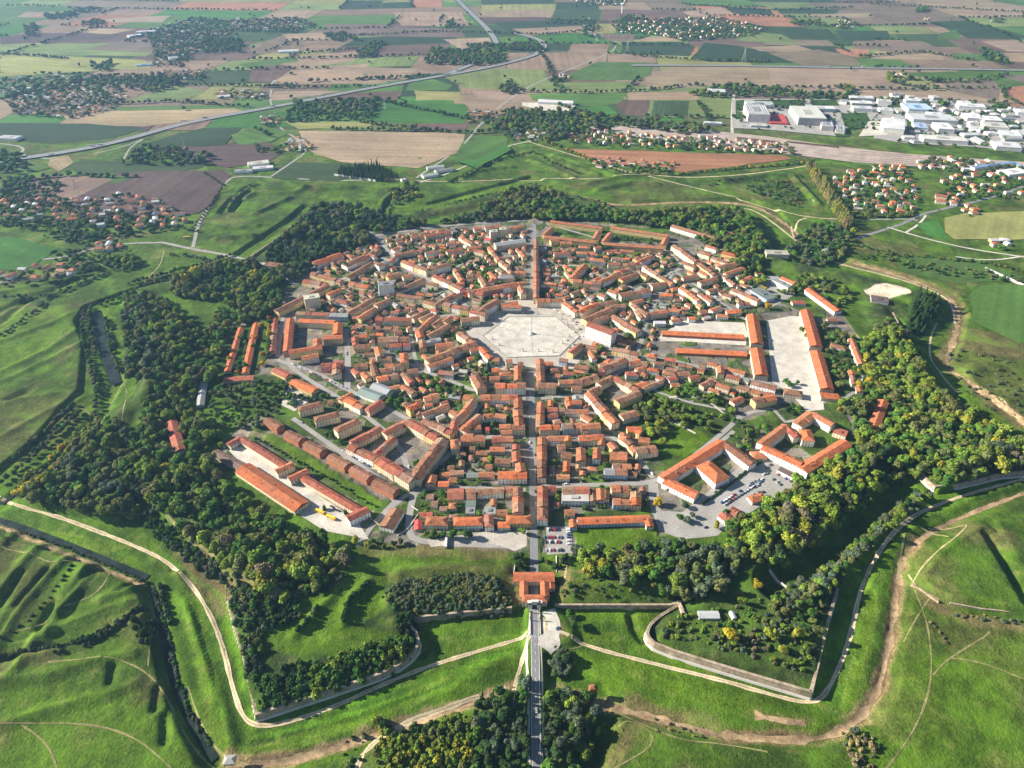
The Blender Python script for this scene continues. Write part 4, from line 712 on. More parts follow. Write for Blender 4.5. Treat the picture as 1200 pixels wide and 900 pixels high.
def roof_geo(L, Wd, h, kind, t, oh=.5, ang=.36, th=.28):
    g = Geo(); a, b = L / 2 + (oh if kind == 'hip' else .25), Wd / 2 + oh; dz = -oh * ang; rise = Wd / 2 * ang; z = h + dz
    if kind == 'flat':
        g.box(-L / 2 - .2, -Wd / 2 - .2, h - .1, L / 2 + .2, Wd / 2 + .2, h + .45, 0, t); g.box(-L / 6, -Wd / 5, h + .45, L / 8, Wd / 6, h + 1.6, 0, tuple(.8 * x for x in t)); return g
    r = h + rise; i = (Wd / 2 * .95 if kind == 'hip' else 0); i = min(i, L / 2 - .3); rx = a - i if kind == 'hip' else a
    g.face([(-a, -b, z), (a, -b, z), (rx, 0, r), (-rx, 0, r)], 0, t); g.face([(a, b, z), (-a, b, z), (-rx, 0, r), (rx, 0, r)], 0, t)
    if kind == 'hip': g.face([(a, -b, z), (a, b, z), (rx, 0, r)], 0, t); g.face([(-a, b, z), (-a, -b, z), (-rx, 0, r)], 0, t)
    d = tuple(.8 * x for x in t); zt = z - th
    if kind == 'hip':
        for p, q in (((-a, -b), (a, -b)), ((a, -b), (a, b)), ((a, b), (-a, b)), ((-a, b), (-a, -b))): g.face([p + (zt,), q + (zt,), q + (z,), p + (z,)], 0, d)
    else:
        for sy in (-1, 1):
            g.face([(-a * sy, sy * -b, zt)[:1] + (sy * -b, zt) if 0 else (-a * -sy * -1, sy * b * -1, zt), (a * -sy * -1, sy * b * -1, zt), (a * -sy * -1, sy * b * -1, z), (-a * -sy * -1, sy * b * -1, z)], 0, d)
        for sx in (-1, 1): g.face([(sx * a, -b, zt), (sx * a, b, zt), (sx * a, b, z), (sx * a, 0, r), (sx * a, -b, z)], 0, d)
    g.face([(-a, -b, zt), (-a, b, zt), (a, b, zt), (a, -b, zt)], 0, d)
    return g
def wall_geo(L, Wd, h, kind, t, ang=.36):
    g = Geo(); x, y = L / 2, Wd / 2; r = h + y * ang - .05; hh = h - .02
    g.face([(-x, -y, Z0B), (x, -y, Z0B), (x, -y, hh), (-x, -y, hh)], 0, t); g.face([(x, y, Z0B), (-x, y, Z0B), (-x, y, hh), (x, y, hh)], 0, t)
    if kind == 'gable':
        for s_ in (1, -1): g.face([(s_ * x, -s_ * y, Z0B), (s_ * x, s_ * y, Z0B), (s_ * x, s_ * y, hh), (s_ * x, 0, r), (s_ * x, -s_ * y, hh)], 0, t)
    else:
        for s_ in (1, -1): g.face([(s_ * x, -s_ * y, Z0B), (s_ * x, s_ * y, Z0B), (s_ * x, s_ * y, hh), (s_ * x, -s_ * y, hh)], 0, t)
    return g
def win_geo(L, Wd, h, rnd, full=True, ends=(1, 1)):
    g = Geo(); fl = max(1, int(round(h / 3.1))); fh = h / fl; shut = rnd.random() < .5
    def pane(o, u, nrm, c, z, w_, hh):
        e = .07; A = [(o[0] + u[0] * (c + s * w_ / 2) + nrm[0] * e, o[1] + u[1] * (c + s * w_ / 2) + nrm[1] * e) for s in (-1, 1)]; Bk = [(o[0] + u[0] * (c + s * w_ / 2), o[1] + u[1] * (c + s * w_ / 2)) for s in (-1, 1)]
        g.face([A[0] + (z,), A[1] + (z,), A[1] + (z + hh,), A[0] + (z + hh,)], 0)
        if full:
            g.face([Bk[0] + (z + hh,), A[0] + (z + hh,), A[1] + (z + hh,), Bk[1] + (z + hh,)], 1); g.face([Bk[0] + (z,), A[0] + (z,), A[0] + (z + hh,), Bk[0] + (z + hh,)], 1); g.face([A[1] + (z,), Bk[1] + (z,), Bk[1] + (z + hh,), A[1] + (z + hh,)], 1)
    for o, u, nrm, ln in (((0, -Wd / 2), (1, 0), (0, -1), L), ((0, Wd / 2), (-1, 0), (0, 1), L), ((L / 2, 0), (0, 1), (1, 0), Wd), ((-L / 2, 0), (0, -1), (-1, 0), Wd)):
        if ln == Wd and nrm[0] == 1 and not ends[1]: continue
        if ln == Wd and nrm[0] == -1 and not ends[0]: continue
        k = max(1, int(ln / 3.7))
        for j in range(k):
            c = (j + .5 - k / 2) * ln / k
            for q in range(fl):
                z = q * fh + 1.0; dr = (q == 0 and j == k // 2)
                pane(o, u, nrm, c, .05 if dr else z, 1.05, 2.2 if dr else min(1.45, fh - 1.4))
    return g
BL = []      # every building: cx, cy, a, L, W, h, roof kind, roof key, wall key, desc, flags, ends
def kind_ok(fl): return 'F' not in fl and 'B' not in fl
def add_row(x1, y1, x2, y2, w_, h, rk, wk, desc, fl='', seg=True):
    if rk == 'p': rk = 'o'
    h = h * 1.06 + .2; w_ = w_ + (.8 if kind_ok(fl) else 0)
    kind = 'hip' if 'H' in fl else 'flat' if 'F' in fl else 'gable'; z = h + (w_ / 2 * .36 if kind != 'flat' else 0)
    a = np.array(at(x1, y1, z)); b = np.array(at(x2, y2, z)); L = np.hypot(*(b - a)); an = math.atan2(b[1] - a[1], b[0] - a[0])
    if kind == 'hip': L = L + w_ * .75 if L + w_ * .75 < w_ * 3 else L; L = max(L, w_ * .95)
    L = max(L, 5.0); c = (a + b) / 2; u = np.array([math.cos(an), math.sin(an)])
    n = 1 if ('B' in fl or kind != 'gable' or L < 20) else max(2, int(round(L / random.uniform(12.0, 16.0))))
    cuts = np.concatenate([[0], np.sort(np.clip((np.arange(1, n) + rng.uniform(-.22, .22, n - 1)) / n, 0, 1)), [1]]) if n > 1 else np.array([0, 1.])
    for i in range(n):
        l = (cuts[i + 1] - cuts[i]) * L; cc = c + u * ((cuts[i + 1] + cuts[i]) / 2 - .5) * L
        hh = h + (rng.uniform(-1.0, 1.0) if n > 1 else 0) + .013 * i; ww = w_ + (rng.uniform(-.9, .9) if n > 1 else 0)
        rk2 = rk if n == 1 or random.random() < .62 else random.choice('oovtObbrv' if rk in 'oO' else 'bbvtorv'); wk2 = wk if n == 1 or random.random() < .55 else random.choice('ccyweess')
        BL.append(dict(c=cc, a=an, L=l - .04, W=ww, h=hh, kind=kind, r=rk2, w=wk2, desc=desc, fl=fl, ends=(i == 0, i == n - 1)))
T = (0, 0, 1); desc = ''
for ln in BD.strip().split('\n'):
    ln = ln.strip()
    if ln.startswith('@'):
        q = ln[1:].split('#'); v = [float(a) for a in q[0].split()]; T = (v[0], v[1], v[2])
        if len(q) > 1: desc = q[1].strip()
        continue
    if ln.startswith('#'): desc = ln[1:].strip(); continue
    for e in ln.split(';'):
        t_ = e.split(); x1, y1, x2, y2, w_, h = [float(a) for a in t_[:6]]
        if w_ < 5.5: continue
        add_row(T[0] + x1 / T[2], T[1] + y1 / T[2], T[0] + x2 / T[2], T[1] + y2 / T[2], w_, h, t_[6], t_[7], desc, t_[8] if len(t_) > 8 else '')

# named large buildings: things with labels of their own
GRID = {}
def mark(c, a, L, Wd, m=1.0):
    u = (math.cos(a), math.sin(a)); n = (-u[1], u[0]); s_ = 2.5
    for i in np.arange(-L / 2 - m, L / 2 + m + .1, s_):
        for j in np.arange(-Wd / 2 - m, Wd / 2 + m + .1, s_): GRID[(int((c[0] + u[0] * i + n[0] * j) // s_), int((c[1] + u[1] * i + n[1] * j) // s_))] = 1
def free(c, a, L, Wd):
    u = (math.cos(a), math.sin(a)); n = (-u[1], u[0])
    for i in np.arange(-L / 2, L / 2 + .1, 2.4):
        for j in np.arange(-Wd / 2, Wd / 2 + .1, 2.4):
            if (int((c[0] + u[0] * i + n[0] * j) // 2.5), int((c[1] + u[1] * i + n[1] * j) // 2.5)) in GRID: return False
    return True
BIGS = r"""690 377 720 388 17 22 r w gable|palace|building|tall white palace with orange roof facing the paved square
776 388 872 393 13 4.5 O k gable|barrack_shed|building|upper long orange roofed shed left of the sandy barrack yard
793 409 875 413 13 4.5 O k gable|barrack_shed|building|lower long orange roofed shed left of the sandy barrack yard
882 367 888 401 19 9 O e gable|barracks|building|upper left orange roofed barracks beside the sandy yard
887 407 893 438 19 9 O e gable|barracks|building|lower left orange roofed barracks beside the sandy yard
945 362 957 404 19 9 O e gable|barracks|building|upper right orange roofed barracks beside the sandy yard
957 410 970 454 19 9 O e gable|barracks|building|lower right orange roofed barracks beside the sandy yard
962 461 983 463 14 6 O e gable|stable|building|short orange roofed block at the foot of the barrack yard
947 337 983 363 15 7 O w gable|workshop|building|slanting orange roofed workshop above the barrack yard
916 324 932 331 12 7 O w gable|workshop|building|small orange roofed block by the grey school roofs
998 396 1010 426 10 6 o w gable|depot|building|narrow orange roofed depot with pale walls at the woods' edge
1036 468 1024 500 14 5 O e gable|depot|building|orange roofed shed standing alone inside the right woods
885 338 905 350 24 6 G u flat|school|building|low grey flat roofed school right of the town houses
907 327 926 336 12 9 g w flat|school_wing|building|taller grey wing of the school at upper right
897 298 923 299 20 7 e e flat|casemate|building|beige stone casemate by the upper right gate road
852 271 861 274 9 7 o c gable|casemate|building|small cream stone front peeping from the upper right woods
580 285 615 280 17 12 g e gable|church|church|grey roofed church hall left of the far avenue
283 545 353 591 21 6 O c gable|riding_hall|building|large orange roofed hall along the lower left barrack yard
250 528 283 545 12 4.5 k e gable|lean_shed|building|long dark roofed shed joined to the orange hall
282 512 333 544 10 7 r c gable|barrack_block|building|upper cream block along the sandy yard at lower left
323 551 343 542 10 8.3 o c gable|barrack_block|building|short cross block ending the upper cream barracks
267 520 281 512 9 7.4 r c gable|barrack_block|building|small end block at the far tip of the cream barracks
338 560 360 550 10 8 r c gable|barrack_block|building|short cross block starting the lower cream barracks
355 558 421 597 10 7 r c gable|barrack_block|building|lower long cream block with dark red roof by the yellow buses
407 606 431 595 11 9 r w gable|barrack_block|building|white gabled end block near the yellow buses
465 595 452 616 17 7 b w gable|hall|building|white hall with a wide pitched roof beside the curved lane
282 383 266 434 9 4 O e gable|long_shed|building|leftmost thin orange roofed shed among autumn trees
300 377 287 436 10 4 O e gable|long_shed|building|second thin orange roofed shed among autumn trees
262 443 297 441 12 4 r e gable|long_shed|building|flat red roofed shed below the two thin sheds
321 431 338 439 13 5 r y gable|store|building|small red roofed store by the corner of the ring road
342 445 369 456 15 6 O y gable|store|building|wide orange roofed store beside the parked yard
422 455 446 464 18 6 G w gable|market_hall|building|lower grey roofed market hall with white side wall
437 449 457 457 16 6.5 g w gable|market_hall|building|upper grey roofed market hall behind the white one
200 492 210 526 14 7 r e gable|ruined_barracks|building|isolated brick red roofed barracks inside the left woods
238 446 234 474 10 4 g e gable|ruined_shed|building|pale ruined shed in the left woods
677 609 762 606 11 6 O u gable|long_house|building|long low orange roofed house above the mown lawn
671 608 672 617 8 6.6 O u gable|end_pavilion|building|left end pavilion of the long low house
760 607 762 616 8 6.6 O w gable|end_pavilion|building|right end pavilion of the long low house
645 258 706 266 12 9 o y gable|housing_row|building|back row of the left red roofed housing ring
647 266 638 274 12 9.2 o y gable|housing_row|building|left side of the left red roofed housing ring
638 276 697 282 13 9.4 o y gable|housing_row|building|front row of the left red roofed housing ring
702 270 697 279 12 9.2 o y gable|housing_row|building|right side of the left red roofed housing ring
716 265 783 275 12 9 o y gable|housing_row|building|back row of the right red roofed housing ring
716 272 708 282 12 9.2 o y gable|housing_row|building|left side of the right red roofed housing ring
708 284 778 289 13 9.4 o y gable|housing_row|building|front row of the right red roofed housing ring
781 278 777 286 12 9.2 o y gable|housing_row|building|right side of the right red roofed housing ring
788 263 842 279 15 9 b w gable|long_block|building|long white block with brown roof by the far woods
368 307 399 296 22 8 O w gable|sports_hall|building|broad bright orange roofed hall at the upper left edge
356 349 374 346 16 21 e c flat|tower_block|building|tall square cream tower block at the upper left
443 333 461 331 16 20 g w flat|tower_block|building|pale tall flats with grey roof left of centre
574 271 583 270 12 20 e e flat|silo_tower|building|left one of the twin beige towers near the church hall
585 268 593 268 12 22 e e flat|silo_tower|building|right one of the twin beige towers near the church hall
818 722 842 722 8 3 w w gable|bunker|building|grey roofed low shed on the lower right bastion
856 719 860 727 4 2.6 w w gable|hut|hut|tiny white hut beside the low bastion shed
1020 352 1040 355 20 5 k g flat|canopy|building|dark roofed canopy below the sandy round field
470 210 475 209 10 5 w w gable|chapel|building|white cemetery chapel beside the cypresses
"""
IND = r"""874 131 899 132 75 14 g w F;930 134 962 135 85 13 e g F;962 145 976 146 45 10 g g F;945 126 978 127 22 8 w u F;874 121 906 122 30 7 g w F;995 114 1023 115 20 8 w g F;997 120 1022 121 20 8 w g F;999 126 1022 127 22 8 w w F;828 106 850 107 26 7 w w F;825 143 846 144 18 6 w w F;1034 146 1058 148 56 12 w w G;1060 117 1080 118 22 8 w w F;1060 125 1090 126 50 8 u w F;1066 137 1118 139 45 9 g w F;1071 147 1086 148 38 7 u w F;1096 148 1115 149 42 10 w w F;1080 161 1132 164 28 8 e w F;1130 136 1150 137 35 8 w w F;1150 139 1172 140 30 8 w w F;1152 146 1180 148 38 8 e w F;1122 123 1154 125 26 8 w w F;1164 169 1194 171 34 8 w w F;631 118 672 120 30 7 w w G;1028 118 1044 119 24 7 e w F;1030 128 1046 129 26 7 w w F;984 118 993 119 20 7 g w F;1172 156 1196 158 30 7 w w F;1098 158 1120 159 14 6 g g F;979 150 990 151 40 7 g w F;1190 130 1206 131 30 7 w w F;1136 150 1150 152 22 6 w w F;1063 131 1082 132 18 6 e w F;1086 133 1104 134 20 6 w w F;290 192 315 189 28 6 e w F;296 197 320 195 20 5 w w F;275 200 296 199 18 5 g w F;495 206 512 203 18 5 w w G;510 200 530 197 16 5 g w G;500 196 520 194 12 5 w w G;0 160 22 161 30 7 w w F;900 139 921 140 60 3.5 R R F;880 146 898 147 16 6 w u F;1140 196 1190 190 15 7 u w F;1175 203 1200 200 22 6 w w F;160 37 182 36 40 8 w w F;150 42 166 40 30 7 w w F;198 68 208 67 30 9 w w G;326 60 350 59 30 6 w w G;160 76 178 75 20 5 u w F;255 113 270 112 20 5 w w G"""
SMALLT = [ # village polygons: pts, count, size, roofs, desc
 ("975 208 1005 198 1062 192 1078 234 1068 250 1002 250 990 236", 62, 11, 'OOOooebg', 'in the right suburb beyond the ramparts'), ("1100 212 1130 200 1200 205 1200 232 1160 228 1120 236 1100 228", 26, 12, 'OorbgwO', 'in the hamlet at the far right road'), ("1075 188 1120 184 1200 196 1200 204 1130 200 1080 198", 14, 13, 'gOowu', 'below the railway at right'), ("665 151 760 157 860 163 930 170 930 180 840 176 720 170 665 165", 78, 11, 'obrgOe', 'in the row below the railway'),
 ("690 186 790 190 790 199 745 200 700 196", 15, 12, 'oob', 'by the brown field beyond the ramparts'), ("80 234 150 226 205 240 222 256 205 268 150 272 100 262 60 256 20 262 0 252 0 236", 66, 12, 'obrgOew', 'in the hamlet by the left road'), ("0 318 60 308 105 312 100 324 0 336", 12, 12, 'bgroo', 'along the lane at far left'), ("108 286 140 278 150 290 120 298", 6, 12, 'ob', 'near the left road bend'), ("160 250 212 252 208 266 165 266", 16, 11, 'rOu', 'in the terrace by the left crossroads'),
 ("4 116 60 100 138 100 150 114 80 138 20 134", 150, 10, 'obrgew', ''), ("62 130 80 140 136 127 134 122", 40, 9, 'OorO', ''), ("170 36 230 20 280 26 270 40 230 62 215 78 180 76 180 56", 190, 11, 'obrgew', ''), ("268 22 350 20 372 28 345 38 280 36", 110, 12, 'obrgew', ''), ("718 30 760 22 840 20 900 32 880 42 800 48 770 40 725 38", 190, 12, 'oOrew', ''), ("984 24 1002 26 1000 34 980 33", 20, 12, 'oew', ''), ("682 26 704 30 700 44 684 42", 22, 12, 'oOew', ''), ("670 0 735 0 730 6 690 6", 40, 14, 'ogew', ''), ("0 92 60 88 110 92 100 100 0 112", 50, 11, 'bgew', ''),
 ("250 104 285 104 316 110 312 116 256 116", 22, 12, 'oew', ''), ("303 138 328 136 328 146 305 147", 10, 12, 'orew', ''), ("335 168 352 160 368 172 352 178 338 176", 14, 13, 'Ooew', ''), ("545 132 572 127 576 136 548 144", 18, 12, 'oOr', ''), ("590 156 634 154 640 162 600 164", 12, 13, 'oew', ''), ("650 88 668 88 668 94 650 94", 8, 12, 'ew', ''), ("190 82 240 82 236 94 196 92", 34, 12, 'orew', ''), ("318 96 350 97 345 100 318 101", 10, 12, 'ew', ''), ("1085 20 1090 20 1088 24 1083 24", 5, 12, 'ow', ''), ("1160 20 1180 22 1176 26 1160 25", 7, 12, 'ow', ''), ("80 8 120 8 118 14 92 14", 20, 14, 'ew', ''), ("1094 104 1060 83 1062 84 1098 104", 0, 9, 'w', ''), ("1046 88 1058 86 1060 92 1050 92", 8, 12, 'ow', ''),
 ("1100 226 1130 228 1128 240 1102 240", 9, 15, 'Oor', 'around the orange roofed inn by the right road'), ("1128 242 1150 242 1148 252 1130 250", 5, 13, 'rO', 'at the edge of the yellow field'), ("1160 282 1180 282 1185 292 1165 290", 4, 13, 'rw', 'in the farm below the yellow field')]
bad = []
def corners(b):
    return b['c']
named = []
for ln in BIGS.strip().split('\n'):
    q = ln.split('|'); t_ = q[0].split(); x1, y1, x2, y2, w_, h = [float(a) for a in t_[:6]]; kind = t_[8]; z = h + (w_ / 2 * .36 if kind != 'flat' else 0)
    a = np.array(at(x1, y1, z)); b = np.array(at(x2, y2, z)); L = max(6, np.hypot(*(b - a)))
    named.append(dict(c=(a + b) / 2, a=math.atan2(b[1] - a[1], b[0] - a[0]), L=L, W=w_, h=h, kind=kind, r=t_[6], w=t_[7], name=q[1], cat=q[2], label=q[3], fl='', ends=(1, 1)))
ordw = ['', 'first', 'second', 'third', 'fourth', 'fifth', 'sixth', 'seventh', 'eighth', 'ninth', 'tenth', 'eleventh', 'twelfth', 'thirteenth', 'fourteenth', 'fifteenth', 'sixteenth', 'seventeenth', 'eighteenth', 'nineteenth']
tens = {20: 'twent', 30: 'thirt', 40: 'fort', 50: 'fift', 60: 'sixt', 70: 'sevent', 80: 'eight', 90: 'ninet'}
def ordinal(k):
    if k < 20: return ordw[k]
    return tens[k // 10 * 10] + 'ieth' if k % 10 == 0 else tens[k // 10 * 10] + 'y-' + ordw[k % 10]
ind = []
for e in IND.split(';'):
    t_ = e.split(); x1, y1, x2, y2, w_, h = [float(a) for a in t_[:6]]
    a = np.array(at(x1, y1, h)); b = np.array(at(x2, y2, h)); kind = 'flat' if t_[8] == 'F' else 'gable'; w_, h = (w_ * 1.75, h * 1.25 + (5 if w_ > 65 else 0)) if w_ >= 20 and y1 > 100 and x1 > 700 else (w_, h)
    ind.append(dict(c=(a + b) / 2, a=math.atan2(b[1] - a[1], b[0] - a[0]), L=np.hypot(*(b - a)), W=w_, h=h, kind=kind, r=t_[6], w=t_[7], name='warehouse', cat='warehouse', label='', fl='', ends=(1, 1), x=(x1 + x2) / 2, y=(y1 + y2) / 2))
# small scattered works sheds in the industrial quarter
ipoly = P("1000 112 1060 112 1120 118 1200 128 1200 178 1140 172 1060 168 1062 150 1030 132 996 130")
for b in BL + named + ind: mark(b['c'], b['a'], b['L'], b['W'], .6)
tries = 0; extra = 0
while extra < 46 and tries < 1500:
    tries += 1; x = random.uniform(985, 1200); y = random.uniform(112, 180)
    if not inside(np.array([x]), np.array([y]), ipoly)[0]: continue
    c = np.array(at(x, y)); L, w_ = random.uniform(18, 50), random.uniform(12, 24); a = random.choice((.03, .05, 1.6))
    if free(c, a, L + 4, w_ + 4):
        extra += 1; mark(c, a, L, w_, 2); ind.append(dict(c=c, a=a, L=L, W=w_, h=random.uniform(5, 8), kind=random.choice(('flat', 'flat', 'gable')), r=random.choice('wwgeeg'), w=random.choice('wwg'), name='warehouse', cat='warehouse', label='', fl='', ends=(1, 1), x=x, y=y))
for b in ind:
    px, py, _ = proj(b['c'][0], b['c'][1], b['h']); b['x'] = px
    b['zone'] = ('left of the white works' if px < 860 else 'between works and meadow' if px < 990 else 'near edge of industrial quarter' if py > 150 else 'middle of industrial quarter' if py > 132 else 'far edge of industrial quarter') if px > 620 else 'in the left countryside'
cnt = {}
for b in sorted(ind, key=lambda q: q['x']):
    k = (b['r'], b['kind'], b['zone']); cnt[k] = cnt.get(k, 0) + 1; b['k'] = cnt[k]
for b in ind:
    k = (b['r'], b['kind'], b['zone']); sh = 'flat' if b['kind'] == 'flat' else 'pitched'
    b['label'] = f"{RN[b['r']]} {sh} roofed warehouse " + (f"{ordinal(b['k'])} from left " if cnt[k] > 1 else '') + b['zone']
    b['group'] = 'warehouses of the countryside'
# streets keep free of infill
def mark_line(pts, w_):
    p = resample(pts, 2.0)
    for q in p: mark(q, 0, w_, w_, 0)
for a, s_, w_ in ST: mark_line(ats(P(s_)), w_ + 1.5)
def mark_poly(s_, val=1):
    p = ats(P(s_)); x0, y0 = p.min(0); x1, y1 = p.max(0); xs, ys = np.meshgrid(np.arange(x0, x1, 2.3), np.arange(y0, y1, 2.3)); m_ = inside(xs, ys, p)
    for x, y in zip(xs[m_], ys[m_]): GRID.setdefault((int(x // 2.5), int(y // 2.5)), val)
for s_ in ("545 392 566 358 602 352 655 352 705 385 690 410 672 432 578 434", "640 617 669 617 671 648 641 650", "898 376 928 370 944 372 966 480 945 482 905 448", "775 392 800 376 872 378 876 405 800 400 770 400", "268 528 290 520 432 632 380 622 330 590", "765 598 800 600 850 560 905 530 940 552 905 585 840 628 800 632 772 622", "782 500 812 497 832 514 802 536 785 530", "738 455 800 450 850 470 870 500 850 520 760 520", "672 600 762 592 766 622 675 624", "448 500 500 515 486 552 446 536"): mark_poly(s_, 2 if s_.startswith("738") else 1)
src = list(BL)
SC_ = np.array([b['c'] for b in src])
INF = [ats(P(s_)) for s_ in ("380 312 440 280 520 268 616 272 612 350 562 366 548 392 565 420 616 434 615 610 500 612 492 580 520 520 480 495 420 455 402 440 404 380 345 372 360 330", "634 290 700 290 780 292 850 302 880 345 880 372 770 382 762 410 800 430 850 445 900 475 868 490 800 452 735 445 700 455 725 512 765 560 740 590 640 600 634 432 675 428 706 390 668 352 634 350")]
ninf = 0
for it in range(9000):
    pl = INF[it % 2]; x0, y0 = pl.min(0); x1, y1 = pl.max(0); x = random.uniform(x0, x1); y = random.uniform(y0, y1)
    if not inside(np.array([x]), np.array([y]), pl)[0]: continue
    k = int(((SC_ - (x, y)) ** 2).sum(1).argmin()); nb = src[k]; a = nb['a'] + random.choice((0, 0, math.pi / 2)); L, w_ = random.uniform(7, 17), random.uniform(6, 9.5)
    if free((x, y), a, L + .6, w_ + .6):
        mark((x, y), a, L, w_, .8); ninf += 1
        BL.append(dict(c=np.array((x, y)), a=a, L=L, W=w_, h=random.uniform(3.0, 6.2), kind='hip' if random.random() < .2 else 'gable', r=random.choice('oovObbrtvo') if random.random() < .9 else random.choice('ge'), w=random.choice('ccweeys'), desc='in the yards ' + nb['desc'], fl='', ends=(1, 1)))
    if ninf > 400: break
for pts, n, size, roofs, dsc in SMALLT:
    if not dsc: n = int(n * .85); roofs = roofs + 'ttbeg'
    elif 'left' in dsc: roofs = roofs + 'ttbbw'
    pl = ats(P(pts)); x0, y0 = pl.min(0); x1, y1 = pl.max(0); k = 0
    ang = random.uniform(-.4, .4)
    for it in range(n * 14):
        if k >= n: break
        x = random.uniform(x0, x1); y = random.uniform(y0, y1)
        if not inside(np.array([x]), np.array([y]), pl)[0]: continue
        a = ang + random.choice((0, math.pi / 2)) + random.uniform(-.1, .1); L = size * random.uniform(.9, 1.7); w_ = size * random.uniform(.75, 1.0)
        if free((x, y), a, L + 5, w_ + 5):
            k += 1; mark((x, y), a, L, w_, 2); BL.append(dict(c=np.array((x, y)), a=a, L=L, W=w_, h=random.uniform(4, 7.5), kind='hip' if random.random() < .45 else 'gable', r=random.choice(roofs), w=random.choice('wwccesy'), desc=dsc or 'in a distant village', fl='', ends=(1, 1), far=1))
for b in BL:
    b['z'] = float(hgt(*b['c'])); px, py, s_ = proj(b['c'][0], b['c'][1], b['h']); b['px'] = px; b['py'] = py
    b['size'] = s_ * math.sqrt(b['L'] * b['W']) * (1 if -20 < px < 1220 else 0)
BL.sort(key=lambda b: -b['size']); top = BL[:300]; rest = BL[300:]
cnt = {}
for b in sorted(top, key=lambda q: q['px']):
    k = (b['w'], b['r'], b['desc']); cnt[k] = cnt.get(k, 0) + 1; b['k'] = cnt[k]
def tcol(c, s_=.1): 
    k = rng.uniform(1 - s_, 1 + s_); return tuple(np.array(c) * k * rng.uniform(.95, 1.05, 3))
def make_building(b, name, label, cat, group=None, detail=True):
    z = max(0.0, b.get('z', float(hgt(*b['c'])))); root = empty(name, (b['c'][0], b['c'][1], z), b['a']); tag(root, label, cat, group)
    rt, wt = tcol(RC[b['r']], .2), tcol(WC[b['w']], .1); flatm = b['kind'] == 'flat' or b['r'] in 'gGweuR'
    wob = wall_geo(b['L'], b['W'], b['h'], b['kind'], wt).build('wall', [M['plaster']], root)
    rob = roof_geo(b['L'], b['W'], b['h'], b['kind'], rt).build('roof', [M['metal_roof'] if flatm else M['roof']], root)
    wg = win_geo(b['L'], b['W'], b['h'], random, detail, b['ends'])
    if wg.f: wg.build('window_panes', [M['glass'], M['shutter']], wob, kind='stuff')
    if b['kind'] != 'flat' and b['r'] not in 'gGweu':
        for k in range(random.choice((1, 1, 2)) if b['L'] < 40 else int(b['L'] / 14)):
            g = Geo(); x = random.uniform(-.42, .42) * b['L']; y = random.choice((-1, 1)) * b['W'] * random.uniform(.08, .28); z0 = b['h'] + (b['W'] / 2 - abs(y)) * .36
            g.box(x - .45, y - .35, z0 - .7, x + .45, y + .35, z0 + 1.1, 0, (.42, .26, .18)); g.box(x - .6, y - .5, z0 + 1.1, x + .6, y + .5, z0 + 1.3, 0, (.35, .17, .10)); g.build('chimney', [M['plaster']], rob)
    return root
for b in top:
    k = (b['w'], b['r'], b['desc']); lab = f"{WN[b['w']]} house with {RN[b['r']]} roof, " + (f"{ordinal(b['k'])} from left " if cnt[k] > 1 else '') + b['desc']
    wds = lab.split(); lab = ' '.join(wds[:16])
    make_building(b, 'house', lab, 'house', 'houses of the walled town' if not b.get('far') else 'houses beyond the ramparts')
for b in named: b['root'] = make_building(b, b['name'], b['label'], b['cat'])
for b in ind:
    r_ = make_building(b, 'warehouse', b['label'], 'warehouse', 'warehouses of the countryside', False)
    if b['kind'] == 'flat' and b['W'] > 24 and b['r'] != 'R':      # ribbed roof lights
        g = Geo(); n = int(b['L'] / 7)
        for i in range(n):
            x = (i + .5 - n / 2) * b['L'] / n; g.box(x - .9, -b['W'] * .44, b['h'] + .42, x + .9, b['W'] * .44, b['h'] + .95, 0, (.55, .57, .58))
        g.build('roof_light', [M['metal_roof']], r_, kind='stuff')
# the rest of the houses: too many and too small to stand alone
G = Geo()
for b in rest:
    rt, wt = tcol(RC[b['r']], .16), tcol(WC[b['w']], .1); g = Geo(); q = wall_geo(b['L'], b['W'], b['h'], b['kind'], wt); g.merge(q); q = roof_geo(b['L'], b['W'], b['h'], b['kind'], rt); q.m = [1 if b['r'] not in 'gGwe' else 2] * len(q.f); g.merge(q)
    if b['py'] > 200 :
        q = win_geo(b['L'], b['W'], b['h'], random, False, b['ends']); q.m = [3] * len(q.f); g.merge(q)
    if b['py'] > 225:
        x = random.uniform(-.4, .4) * b['L']; y = b['W'] * .15; z0 = b['h'] + b['W'] * .35 * .36; g.box(x - .4, y - .4, z0 - .5, x + .4, y + .4, z0 + 1.4, 0, (.42, .26, .18))
    g.xf(b['c'][0], b['c'][1], max(-.5, b['z']), b['a']); G.merge(g)
o = G.build('distant_houses', [M['plaster'], M['roof'], M['metal_roof'], M['glass']], kind='stuff'); tag(o, 'mass of smaller tiled houses filling the town blocks and distant villages', 'houses')
